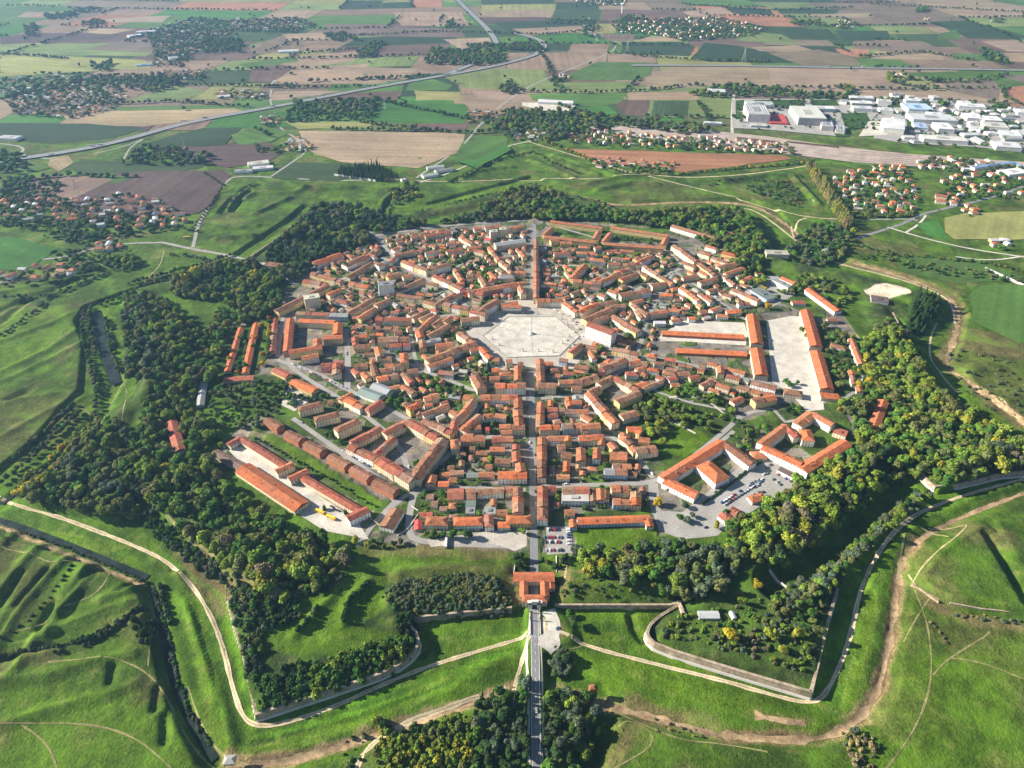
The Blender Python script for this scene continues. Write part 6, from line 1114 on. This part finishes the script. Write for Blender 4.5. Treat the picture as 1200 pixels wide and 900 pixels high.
# dispatch: the largest in view become things of their own, the rest is woodland
for t in TREES:
    t['z'] = float(hgt(t['x'], t['y'])); px, py, s_ = proj(t['x'], t['y'], t['z'] + t['h'] * .5); t['px'] = px; t['py'] = py
    t['size'] = s_ * (t['r'] + t['h'] * .4) * (1.5 if t['uniq'] else 1) if (-15 < px < 1215 and py < 915) else 0
trees = [t for t in TREES if t['kind'] in ('broad', 'conifer')]; bushes = [t for t in TREES if t['kind'] == 'bush']; cyp = [t for t in TREES if t['kind'] in ('cypress',)]; pop = [t for t in TREES if t['kind'] == 'tall']
trees.sort(key=lambda t: -t['size']); ind_t = trees[:300]; rest_t = trees[300:]
cyp.sort(key=lambda t: -t['size']); solo_b = [b for b in bushes if b['uniq']]; rest_b = [b for b in bushes if not b['uniq']]
ind_t += cyp[:250] + pop + solo_b; rest_t += cyp[250:]
for kd_ in ('conifer', 'bush'):
    if not any(t['kind'] == kd_ for t in ind_t):
        q_ = next(t for t in rest_t + rest_b if t['kind'] == kd_); (rest_t if q_ in rest_t else rest_b).remove(q_); ind_t.append(q_)
NM = dict(broad='tree', conifer='conifer', cypress='cypress', tall='poplar', bush='bush')
def shape(t):
    if t['kind'] == 'cypress': return (t['r'], t['r'], t['h'] / 4.8)
    if t['kind'] == 'tall': return (t['r'], t['r'], t['h'] / 3.6)
    if t['kind'] == 'conifer': return (t['r'], t['r'], t['h'] / 3.3)
    if t['kind'] == 'bush': return (t['r'] * 1.05, t['r'] * 1.05, t['h'] / .85)
    return (t['r'], t['r'], t['h'] / 2.1)
def tcol2(p_):
    c = np.array(PAL[p_][0]) * random.uniform(.75, 1.3) * (1.35 if p_ in 'YO' else 2.1); return [float(c[0] * random.uniform(.88, 1.14)), float(c[1]), float(c[2] * random.uniform(.85, 1.15))]
cnt = {}
for t in sorted(ind_t, key=lambda q: q['px']):
    k = (t['pal'], t['kind'], t['desc']); cnt[k] = cnt.get(k, 0) + 1; t['k'] = cnt[k]
SRC = {}
for t in ind_t:
    nm = NM[t['kind']]; k = (t['pal'], t['kind'], t['desc']); ms = CR[t['kind']]; mi_ = random.randrange(len(ms)); s_ = shape(t)
    root = empty(nm, (t['x'], t['y'], t['z']), random.uniform(0, 6.28)); word = {'broad': 'leafy tree', 'conifer': 'conifer', 'cypress': 'slim cypress', 'tall': 'tall poplar', 'bush': 'round bush'}[t['kind']]
    if t['uniq']: tag(root, f"{PAL[t['pal']][1]} {word} " + (f"{ordinal(t['k'])} from left " if cnt[k] > 1 else '') + t['desc'], nm, 'single trees and bushes')
    else: tag(root, f"{PAL[t['pal']][1]} {word} crowded among others {t['desc']}", nm, f"{PAL[t['pal']][1]} {nm} crowns {t['desc']}")
    c_ = bpy.data.objects.new('crown', ms[mi_]); COL.objects.link(c_); c_.parent = root; c_.scale = s_; c_['tint'] = tcol2(t['pal']); SRC.setdefault((t['kind'], mi_), c_)
    w_ = bpy.data.objects.new('trunk', TRK); COL.objects.link(w_); w_.parent = root; w_.scale = s_
def scatter(name, items, label, cat):
    by = {}
    for t in items: by.setdefault((t['kind'], random.randrange(len(CR[t['kind']]))), []).append(t)
    for key, ts in by.items():
        if key not in SRC: key = next(k for k in SRC if k[0] == key[0])
        n = len(ts); me = bpy.data.meshes.new(name); me.vertices.add(n); me.vertices.foreach_set('co', np.array([(t['x'], t['y'], t['z']) for t in ts], np.float32).ravel())
        for an, ty, fld, data in (('siz', 'FLOAT_VECTOR', 'vector', [shape(t) for t in ts]), ('turn', 'FLOAT_VECTOR', 'vector', [(0, 0, random.uniform(0, 6.28)) for t in ts]), ('tint', 'FLOAT_COLOR', 'color', [tuple(tcol2(t['pal'])) + (1,) for t in ts])):
            a = me.attributes.new(an, ty, 'POINT'); a.data.foreach_set(fld, np.array(data, np.float32).ravel())
        o = bpy.data.objects.new(name, me); COL.objects.link(o); o['kind'] = 'stuff'; tag(o, label, cat)
        ng = bpy.data.node_groups.new(name, 'GeometryNodeTree'); ng.interface.new_socket('Geometry', in_out='INPUT', socket_type='NodeSocketGeometry'); ng.interface.new_socket('Geometry', in_out='OUTPUT', socket_type='NodeSocketGeometry')
        N = ng.nodes; gi = N.new('NodeGroupInput'); go = N.new('NodeGroupOutput'); ip = N.new('GeometryNodeInstanceOnPoints'); oi = N.new('GeometryNodeObjectInfo'); oi.inputs['Object'].default_value = SRC[key]
        n1_ = N.new('GeometryNodeInputNamedAttribute'); n1_.data_type = 'FLOAT_VECTOR'; n1_.inputs['Name'].default_value = 'siz'; n2_ = N.new('GeometryNodeInputNamedAttribute'); n2_.data_type = 'FLOAT_VECTOR'; n2_.inputs['Name'].default_value = 'turn'
        L_ = ng.links; L_.new(gi.outputs[0], ip.inputs['Points']); L_.new(oi.outputs['Geometry'], ip.inputs['Instance']); L_.new(n1_.outputs['Attribute'], ip.inputs['Scale']); L_.new(n2_.outputs['Attribute'], ip.inputs['Rotation']); L_.new(ip.outputs[0], go.inputs[0])
        md = o.modifiers.new('scatter', 'NODES'); md.node_group = ng
scatter('woodland', rest_t, 'mass of mixed autumn trees covering the ramparts and countryside', 'woodland')
scatter('thicket', rest_b, 'dense low bushes covering the rampart slopes', 'bushes')
print('TREES', len(trees), len(bushes), len(cyp), len(pop))
# ------------------------------------------------------------------ the near gate
def plain(name, g, parent, mats, **k): return g.build(name, mats, parent, **k)
OR = (.42, .13, .06); CRM = (.52, .43, .32); BRK = (.36, .20, .13); STN = (.55, .53, .48)
gc = at(626, 687, 8); gz = 0.0
gate = empty('town_gate', (gc[0], gc[1], gz)); tag(gate, 'orange roofed gatehouse around a dark court where the approach road enters', 'gatehouse')
def wing(cx, cy, L, Wd, h, a, hip=False):
    k = 'hip' if hip else 'gable'
    for nm, g, mt in (('wall', wall_geo(L, Wd, h, k, CRM), [M['plaster']]), ('roof', roof_geo(L, Wd, h, k, OR), [M['roof']])):
        g.xf(cx, cy, 0, a); g.build(nm, mt, gate)
    g = win_geo(L, Wd, h, random); g.xf(cx, cy, 0, a); g.build('window_panes', [M['glass'], M['shutter']], gate, kind='stuff')
wing(0, 14, 46, 13, 7.5, 0); wing(-11.5, -3, 21, 9, 7.1, math.pi / 2); wing(11.5, -3, 21, 9, 7.1, math.pi / 2); wing(0, -16, 27, 9, 8.2, 0, True); wing(18.5, 3, 9, 9, 5.5, math.pi / 2)
g = Geo()
for x0, x1 in ((-7, -2.6), (2.6, 7)): g.box(x0, -23.5, -1, x1, -20.6, 9.5, 0, STN)
g.box(-7, -23.5, 6.5, 7, -20.62, 9.52, 0, STN); g.box(-8, -24, 9.5, 8, -20.2, 10.3, 0, STN); g.box(-4, -23.6, 10.3, 4, -20.5, 11.6, 0, STN); g.build('portal', [M['stone']], gate)
g = Geo(); g.box(-2.6, -23.2, 0.05, 2.6, -23.0, 6.4); g.build('portal_opening', [M['dark']], gate)
for sx in (-1, 1):
    g = Geo(); g.box(-.4, -14, 0, .4, 14, 1.1, 0, STN); g.xf(gc[0] + sx * 4.9, gc[1] - 38, 0.15, 0)
    o = g.build('bridge_parapet', [M['stone']]); tag(o, ('left' if sx < 0 else 'right') + ' pale stone parapet of the bridge below the gatehouse', 'parapet')
    for k in (-1, 1):
        g = Geo(); g.box(-.5, -.5, 0, .5, .5, 5.5, 0, STN); g.box(-.35, -.35, 5.5, .35, .35, 6.2, 0, STN); g.face([(-.5, -.5, 5.5), (.5, -.5, 5.5), (0, 0, 7.4)], 0, STN)
        g.xf(gc[0] + sx * 4.9, gc[1] - 31 + k * 4.5, 0, 0); o = g.build('bridge_post', [M['stone']]); tag(o, f"{'upper' if k > 0 else 'lower'} {'left' if sx < 0 else 'right'} stone post of the gate bridge", 'post')
gate.scale = (.93, .93, .95)
# long cavalier walls beside the gate and the hedge by the car park
def hedge(pts, w_, h_, label, name='hedge', mat='hedge', cat='hedge'):
    p = resample(ats(P(pts)), 3); t = np.gradient(p, axis=0); t /= np.hypot(t[:, 0], t[:, 1])[:, None]; nr = np.stack([-t[:, 1], t[:, 0]], 1); zz = hgt(p[:, 0], p[:, 1])
    V = []; offs = [(-.5, -.3), (-.5, .8), (-.3, 1), (.3, 1), (.5, .8), (.5, -.3)]
    for i in range(len(p)):
        for a, b in offs: k = random.uniform(.85, 1.15); V.append((p[i][0] + nr[i][0] * a * w_ * k, p[i][1] + nr[i][1] * a * w_ * k, zz[i] + b * h_ * k))
    f_ = [(i * 6 + j, (i + 1) * 6 + j, (i + 1) * 6 + (j + 1) % 6, i * 6 + (j + 1) % 6) for i in range(len(p) - 1) for j in range(5)] + [tuple(range(6)), tuple((len(p) - 1) * 6 + j for j in range(6))[::-1]]
    o = mesh_obj(name, V, f_, [M[mat]]); return tag(o, label, cat)
hedge("822 592 850 572 875 552 892 542", 2.2, 2.2, 'clipped green hedge between the institute and the car park'); hedge("652 652 652 672", 1, 1.2, 'white low wall right of the gate lane', 'low_wall', 'stone', 'wall'); hedge("604 660 602 674", 1, 1.2, 'pale low wall left of the gate lane', 'low_wall', 'stone', 'wall')
hedge("482 593 492 600 478 620 466 628", 1, 1.2, 'curved white yard wall round the hall by the lane', 'yard_wall', 'stone', 'wall'); hedge("902 667 925 680", 2.5, 2.4, 'pale gun wall on the bastion above the deep ditch', 'parapet_wall', 'stone', 'wall'); hedge("800 724 795 706", 4, 3.2, 'ochre wedge of wall at the left neck of the right bastion', 'wall_end', 'masonry', 'wall')
hedge("596 620 606 626", 1, 1.2, 'short dark hedge at the end of the parking strip')
# flag mast and statues of the square
mc = np.array(at(622.5, 391.5)); mast = empty('flag_mast', (mc[0], mc[1], .56)); tag(mast, 'very tall flag mast on stepped stone base in the middle of the square', 'flag mast')
def cyl(g, x, y, z0, z1, r0, r1, n=8, t=(1, 1, 1), m=0):
    A = [(x + r0 * math.cos(6.2832 * i / n), y + r0 * math.sin(6.2832 * i / n), z0) for i in range(n)]; B_ = [(x + r1 * math.cos(6.2832 * i / n), y + r1 * math.sin(6.2832 * i / n), z1) for i in range(n)]
    for i in range(n): g.face([A[i], A[(i + 1) % n], B_[(i + 1) % n], B_[i]], m, t)
    g.face(B_, m, t)
g = Geo(); cyl(g, 0, 0, 0, .6, 6, 6, 6, STN); cyl(g, 0, 0, .6, 1.2, 4.8, 4.8, 6, STN); cyl(g, 0, 0, 1.2, 3.6, 3, 2.6, 6, STN); g.build('pedestal', [M['stone']], mast)
g = Geo(); cyl(g, 0, 0, 3.6, 30, .42, .22, 8); g.build('pole', [M['steel']], mast); g = Geo(); cyl(g, 0, 0, 30, 30.8, .5, .3, 8); g.build('finial', [M['steel']], mast)
k = 0
for x, y in ((577, 397), (585, 404), (613, 411), (631, 411), (659, 402), (667, 394), (666, 383), (665, 380), (658, 373), (613, 367), (630, 367), (588, 376), (648, 412)):
    k += 1; x_, y_ = at(x, y + 1); r_ = empty('statue', (x_, y_, .56)); tag(r_, f"grey stone statue on plinth, {ordinal(k)} round the rim of the square", 'statue', 'statues round the square')
    g = Geo(); g.box(-1, -1, 0, 1, 1, .6, 0, STN); g.box(-.7, -.7, .6, .7, .7, 2.4, 0, STN); g.box(-.85, -.85, 2.4, .85, .85, 2.7, 0, STN); g.build('plinth', [M['stone']], r_)
    g = Geo(); c_ = (.13, .13, .12); cyl(g, 0, 0, 2.7, 4.1, .5, .36, 8, c_); cyl(g, 0, 0, 4.1, 4.8, .36, .55, 8, c_); cyl(g, 0, 0, 4.8, 5.0, .55, .18, 8, c_); cyl(g, 0, 0, 5.0, 5.5, .24, .2, 8, c_); g.build('figure', [M['plaster']], r_)
# loggia of the cathedral side
a_ = at(600, 361, 9); lg = empty('loggia', (a_[0], a_[1], .1)); tag(lg, 'white arcaded front with orange roof on the far side of the square', 'arcade')
g = Geo(); g.box(-16, -2, 5, 16, 10, 9.5, 0, (.72, .68, .6)); g.face([(-16, -2, 9.5), (16, -2, 9.5), (0, -2, 12.5)], 0, (.72, .68, .6))
for i in range(9): x = -16 + i * 3.85; g.box(x, -2, 0, x + 1.1, -.8, 5, 0, (.72, .68, .6))
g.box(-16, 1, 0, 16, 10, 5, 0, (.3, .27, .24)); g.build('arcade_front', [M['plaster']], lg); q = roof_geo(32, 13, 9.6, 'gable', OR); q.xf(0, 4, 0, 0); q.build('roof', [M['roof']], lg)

# ------------------------------------------------------------------ vehicles
def car_geo(kind='car'):
    g = Geo()
    if kind == 'car':
        P0 = [(-2.2, .35), (-2.2, .85), (-1.9, .95), (-1.35, 1.0), (-.85, 1.42), (.75, 1.45), (1.45, .98), (2.1, .85), (2.25, .6), (2.25, .35)]
        w_ = .88; top = {4, 5}
        L_ = [(x, -(w_ * (.82 if i in top else 1)), z) for i, (x, z) in enumerate(P0)]; R_ = [(x, w_ * (.82 if i in top else 1), z) for i, (x, z) in enumerate(P0)]
        for i in range(len(P0) - 1): g.face([L_[i + 1], L_[i], R_[i], R_[i + 1]][::-1], 1 if i in (3, 5) else 0)
        g.face(L_, 0); g.face(R_[::-1], 0)
        for s_ in (-1, 1): g.face([(-1.2, s_ * .895, .98), (-.8, s_ * .76, 1.36), (.7, s_ * .76, 1.38), (1.2, s_ * .895, .98)][::-s_], 1)
        for x in (-1.4, 1.45):
            for s_ in (-1, 1):
                n = 8; A = [(x + .33 * math.cos(6.283 * i / n), s_ * .92, .33 + .33 * math.sin(6.283 * i / n)) for i in range(n)]; B_ = [(a, s_ * .7, c) for a, b, c in A]; g.face(A[::s_ * -1], 2)
                for i in range(n): g.face([A[i], A[(i + 1) % n], B_[(i + 1) % n], B_[i]], 2)
    else:
        L = 11.0 if kind == 'bus' else 13.0; g.box(-L / 2, -1.25, .45, L / 2, 1.25, 3.1, 0); g.box(-L / 2 + .5, -1.28, 1.6, L / 2 - .4, -1.25, 2.6, 1); g.box(-L / 2 + .5, 1.25, 1.6, L / 2 - .4, 1.28, 2.6, 1) if kind == 'bus' else None
        g.box(L / 2, -1.1, 1.4, L / 2 + .04, 1.1, 2.7, 1); g.box(-L / 2 + 1, -.8, 3.1, L / 2 - 2, .8, 3.3, 0)
        for x in (-L / 2 + 2, L / 2 - 2.2):
            for s_ in (-1, 1): g.box(x - .5, s_ * 1.15 - .15, 0, x + .5, s_ * 1.15 + .15, 1.0, 2)
    return g
def veh_mesh(kind):
    g = car_geo(kind); me = bpy.data.meshes.new(kind + '_shell'); me.from_pydata(g.v, [], g.f)
    for m_ in (M['paint'], M['glass'], M['tyre']): me.materials.append(m_)
    me.polygons.foreach_set('material_index', np.array(g.m, np.int32)); return me
VM = {k: veh_mesh(k) for k in ('car', 'bus', 'truck')}
VC = dict(white=(.75, .75, .74), silver=(.45, .46, .47), black=(.025, .025, .028), grey=(.16, .17, .18), red=(.42, .03, .03), blue=(.04, .09, .30), yellow=(.80, .52, .02), green=(.03, .16, .07))
VEH = []
def veh(px, py, deg, col, where, kind='car', z=None, name='parked_car'):
    x, y = at(px, py, z or 0); VEH.append(dict(x=x, y=y, a=R(deg), c=col, w=where, k=kind, z=(float(hgt(x, y)) + .2) if z is None else z, px=px, n=name))
rc = lambda: random.choice(['white', 'white', 'silver', 'silver', 'black', 'black', 'grey', 'grey', 'red', 'blue'])
w_ = 'on the car park right of main street'
for y, xs in ((621, (642, 646, 650, 654)), (630, (638, 642, 645.5, 649, 653.5, 657)), (635.5, (640, 644, 648, 651, 655)), (645, (640, 644, 649, 653, 658))):
    for x in xs: veh(x, y, 90 + random.uniform(-5, 5), 'red' if (x, y) in ((649, 630), (655, 635.5), (649, 645)) else rc(), w_)
for y in (621, 624, 627, 630, 634, 638): veh(666.5, y, 0, rc(), w_)
w_ = 'on the big car park by the woods'
for t in np.linspace(0, 1, 13):
    for o_ in (0, 1):
        if random.random() < .88: veh(846 + 42 * t + 4 * o_, 589 - 27 * t + 2.5 * o_, 38, 'blue' if t == 0 and o_ == 0 else rc(), w_)
for x, y in ((895, 556), (899, 555), (906, 562), (911, 565), (914, 568), (882, 568), (886, 566), (889, 564), (884, 571), (888, 569), (921, 561), (926, 564), (893, 562), (884, 580), (889, 577), (894, 577), (899, 548), (903, 545), (912, 556)): veh(x, y, 38, rc(), w_)
for t in np.linspace(0, 1, 9): veh(832 + 56 * t, 582 - 40 * t, 35, rc(), 'along the hedge of the institute')
w_ = 'along the parking strip left of the gate road'
for x in (540, 553, 559, 566, 580, 587, 592, 598, 602): veh(x, 621.5, 0 + random.uniform(-6, 6), rc(), w_)
w_ = 'along the left ring road'
for t in np.linspace(0, 1, 30):
    if random.random() < .7: veh(343 + 64 * t, 427 + 29 * t, -38, rc(), w_)
w_ = 'along the lane beside the old college'
for t in np.linspace(0, 1, 20):
    if random.random() < .7: veh(402 + 62 * t, 529 + 36 * t, -40, rc(), w_)
w_ = 'beside the public park'
for t in np.linspace(0, 1, 22):
    if random.random() < .7: veh(800 + 50 * t + 3, 503 - 0 * t + 12 * t - 12, 0, rc(), w_) if False else veh(752 + 50 * t, 470 + 30 * t, -38, rc(), w_)
w_ = 'on the right edge of the square'
for x, y in ((660, 361), (664, 365), (668, 370), (672, 374), (655, 357), (676, 378), (684, 381), (680, 386), (682, 394), (672, 404), (668, 408), (690, 384), (678, 368)): veh(x, y, random.choice((-45, 40, 0)), rc(), w_)
w_ = 'on main street'
for y in np.linspace(440, 605, 24):
    if random.random() < .8: veh(620.5 if random.random() < .5 else 627.5, y, 90, rc(), w_)
w_ = 'in the side streets left of main street'
for _ in range(26):
    a, s_, ww = random.choice([q for q in ST[2:] if P(q[1])[0][0] < 560]); p = resample(ats(P(s_)), 6); i = random.randrange(1, len(p)); d = p[i] - p[i - 1]; n_ = np.array([-d[1], d[0]]) / (np.hypot(*d) + 1e-6) * 2.4; x, y = p[i] + n_; px, py, _q = proj(x, y); VEH.append(dict(x=x, y=y, a=math.atan2(d[1], d[0]), c=rc(), w=w_, k='car', z=.15, px=px, n='parked_car'))
w_ = 'in the side streets right of main street'
for _ in range(60):
    a, s_, ww = random.choice([q for q in ST[2:] if P(q[1])[0][0] > 620]); p = resample(ats(P(s_)), 6); i = random.randrange(1, len(p)); d = p[i] - p[i - 1]; n_ = np.array([-d[1], d[0]]) / (np.hypot(*d) + 1e-6) * 2.4 * random.choice((-1, 1)); x, y = p[i] + n_; px, py, _q = proj(x, y); VEH.append(dict(x=x, y=y, a=math.atan2(d[1], d[0]), c=rc(), w=w_, k='car', z=.15, px=px, n='parked_car'))
w_ = 'by the far road crossing at right'
for x, y in ((1080, 255), (1090, 252), (1100, 246), (1072, 256), (1118, 242)): veh(x, y, 20, rc(), w_, z=.1)
w_ = 'by the long cream barrack block'
for x, y in ((392, 597), (397, 599), (389, 594)): veh(x, y, -30, 'black', w_)
veh(633, 876, 90, 'white', 'low on the approach road', name='car'); veh(628.5, 833, 90, 'silver', 'in the shade on the approach road', name='car'); veh(652, 736, 60, 'silver', 'on the dusty ground right of the bridge', name='parked_car')
veh(375.5, 601, -30, 'yellow', 'upper one in the lower left barrack yard', 'bus', name='bus'); veh(388, 607.5, -30, 'yellow', 'lower one in the lower left barrack yard', 'bus', name='bus')
veh(523, 637, 90, 'white', 'on the sandy strip below the parked trees', 'truck', name='truck'); veh(219, 279, 10, 'yellow', 'on the road at the upper left gate', 'bus', z=.2, name='bus'); veh(645, 360, 0, 'white', 'on the far side of the square', 'truck', name='truck')
for x, y in ((60, 182), (118, 171), (108, 172), (215, 143), (240, 139), (320, 125.5), (375, 113), (428, 102), (432, 101), (455, 97), (508, 88), (535, 83), (571, 76), (972, 79), (1012, 79.5), (1150, 81)): veh(x, y - 1, 15 if x < 900 else 0, random.choice(('white', 'silver', 'white')), 'on the raised motorway', 'truck', z=3.0, name='truck')
cnt = {}
for v in sorted(VEH, key=lambda q: q['px']):
    k = (v['c'], v['k'], v['w']); cnt[k] = cnt.get(k, 0) + 1; v['i'] = cnt[k]
for v in VEH:
    k = (v['c'], v['k'], v['w']); o = bpy.data.objects.new(v['n'], VM[v['k']]); COL.objects.link(o); o.location = (v['x'], v['y'], max(v['z'], .12)); o.rotation_euler = (0, 0, v['a'] + (math.pi if random.random() < .5 else 0))
    s_ = 1.12 if v['k'] == 'car' else 1.15; o.scale = (s_, s_, s_); c = VC[v['c']]; o['tint'] = [float(q * random.uniform(.95, 1.05)) for q in c]
    tag(o, f"{v['c']} {v['k']} " + (f"{ordinal(v['i'])} from left " if cnt[k] > 1 else '') + v['w'], v['k'], 'vehicles in and around the town')
# ------------------------------------------------------------------ freight trains, pylons, water tower
for nm, x0, y0, x1, y1, n, lab in (('freight_train', 863, 162.5, 910, 167.5, 14, 'left rusty brown freight train standing in the railway yard'), ('freight_train', 922, 167, 983, 173.5, 17, 'right rusty brown freight train standing in the railway yard')):
    a = np.array(at(x0, y0)); b = np.array(at(x1, y1)); r_ = empty(nm, (a[0], a[1], 1.1), math.atan2(b[1] - a[1], b[0] - a[0])); tag(r_, lab, 'train'); L = np.hypot(*(b - a)); l = L / n
    for i in range(n):
        g = Geo(); g.box(i * l + .5, -1.6, .9, (i + 1) * l - .5, 1.6, 3.8, 0, random.choice(((.10, .05, .035), (.13, .07, .05), (.08, .06, .05)))); g.box(i * l + 1.5, -1, 0, i * l + 3.5, 1, .9, 0, (.03, .03, .03)); g.box((i + 1) * l - 3.5, -1, 0, (i + 1) * l - 1.5, 1, .9, 0, (.03, .03, .03)); g.build('wagon', [M['plaster']], r_)
def pylon(px, py, h, label):
    x, y = at(px, py); r_ = empty('pylon', (x, y, 0)); tag(r_, label, 'pylon'); g = Geo(); s_ = h / 30
    def bar(a, b, t=.22):
        a = Vector(a); b = Vector(b); d = (b - a).normalized(); u = d.cross(Vector((.3, .9, .2))).normalized() * t; v = d.cross(u).normalized() * t
        A = [a + u, a + v, a - u, a - v]; B_ = [b + u, b + v, b - u, b - v]
        for i in range(4): g.face([A[i], A[(i + 1) % 4], B_[(i + 1) % 4], B_[i]])
    for sx, sy in ((1, 1), (1, -1), (-1, -1), (-1, 1)): bar((sx * 3 * s_, sy * 3 * s_, -1), (sx * .5, sy * .5, h), .28)
    for k in range(6):
        z0, z1 = h * k / 6, h * (k + 1) / 6; r0 = 3 * s_ * (1 - k / 6) + .5 * k / 6; r1 = 3 * s_ * (1 - (k + 1) / 6) + .5 * (k + 1) / 6
        for a, b in (((1, 1), (-1, 1)), ((-1, 1), (-1, -1)), ((-1, -1), (1, -1)), ((1, -1), (1, 1))): bar((a[0] * r0, a[1] * r0, z0), (b[0] * r1, b[1] * r1, z1), .15)
    g.build('tower', [M['steel']], r_)
    g = Geo(); [bar((-w__ , 0, z_), (w__, 0, z_), .25) for z_, w__ in ((h * .98, 3), (h * .85, 7), (h * .72, 5))]; g.build('cross_arms', [M['steel']], r_)
for x, y, h, l in ((92, 229, 38, 'lattice pylon in the brown field at left'), (201, 246, 30, 'lattice pylon by the road at upper left'), (218, 178, 42, 'lattice pylon in the vineyard rows'), (451, 128, 40, 'lattice pylon in the bright green field'), (871, 73, 60, 'distant lattice pylon by the dark field right of centre'), (735, 60, 50, 'distant lattice pylon by the dark field near the junction')): pylon(x, y, h, l)
x, y = at(729, 15); wt = empty('water_tower', (x, y, 0)); tag(wt, 'white mushroom shaped water tower near the horizon', 'water tower'); g = Geo(); cyl(g, 0, 0, 0, 38, 4, 3, 12, (.7, .7, .7)); g.build('shaft', [M['plaster']], wt); g = Geo(); cyl(g, 0, 0, 36, 46, 3.5, 13, 16, (.72, .72, .72)); cyl(g, 0, 0, 46, 50, 13, 9, 16, (.72, .72, .72)); g.build('tank', [M['plaster']], wt)
# kiosks, culvert and chapel by the lower ditch
for px, py, L, w_, h, r_, wl, nm, lab, cat in ((269, 890, 9, 7, 3, 'e', 'e', 'sluice_house', 'small stone sluice house at the foot of the canal', 'hut'), (694, 805, 5, 4, 7, 'o', 'k', 'brick_tower', 'small brick tower in the wood right of the approach road', 'tower')):
    c = at(px, py, h); b = dict(c=np.array(c), a=.1, L=L, W=w_, h=h, kind='hip', r=r_, w=wl, fl='', ends=(1, 1), z=max(0.0, float(hgt(*c)))); make_building(b, nm, lab, cat, detail=True)

# market stalls, benches and lamps round the square
k = 0
for x, y in ((668, 376), (672, 380), (676, 386), (672, 390), (662, 399), (656, 368), (650, 364), (682, 377), (676, 397), (644, 358)):
    k += 1; x_, y_ = at(x, y); r_ = empty('parasol', (x_, y_, .5)); tag(r_, f"cream cafe parasol, {ordinal(k)} along the right rim of the square", 'parasol', 'parasols round the square')
    g = Geo(); cyl(g, 0, 0, 0, 2.5, .08, .08, 6); g.build('pole', [M['steel']], r_); g = Geo(); A = [(2.2 * math.cos(i * .785), 2.2 * math.sin(i * .785), 2.4) for i in range(8)]
    for i in range(8): g.face([A[i], A[(i + 1) % 8], (0, 0, 3.1)], 0, (.6, .55, .45))
    g.build('canopy', [M['plaster']], r_)
k = 0
for i in range(6):
    a = hx[i]; b = hx[(i + 1) % 6]
    for t in (.2, .4, .6, .8):
        k += 1; q = a + (b - a) * t + (a + b - 2 * hc) / np.hypot(*(a + b - 2 * hc)) * 5; r_ = empty('street_lamp', (q[0], q[1], .2)); tag(r_, f"dark street lamp, {ordinal(k)} round the outer rim of the square", 'street lamp', 'lamps round the square')
        g = Geo(); cyl(g, 0, 0, 0, 6.5, .16, .1, 6, (.05, .05, .05)); g.build('post', [M['plaster']], r_); g = Geo(); cyl(g, 0, 0, 6.4, 7.2, .25, .45, 6, (.3, .3, .28)); g.build('lantern', [M['plaster']], r_)
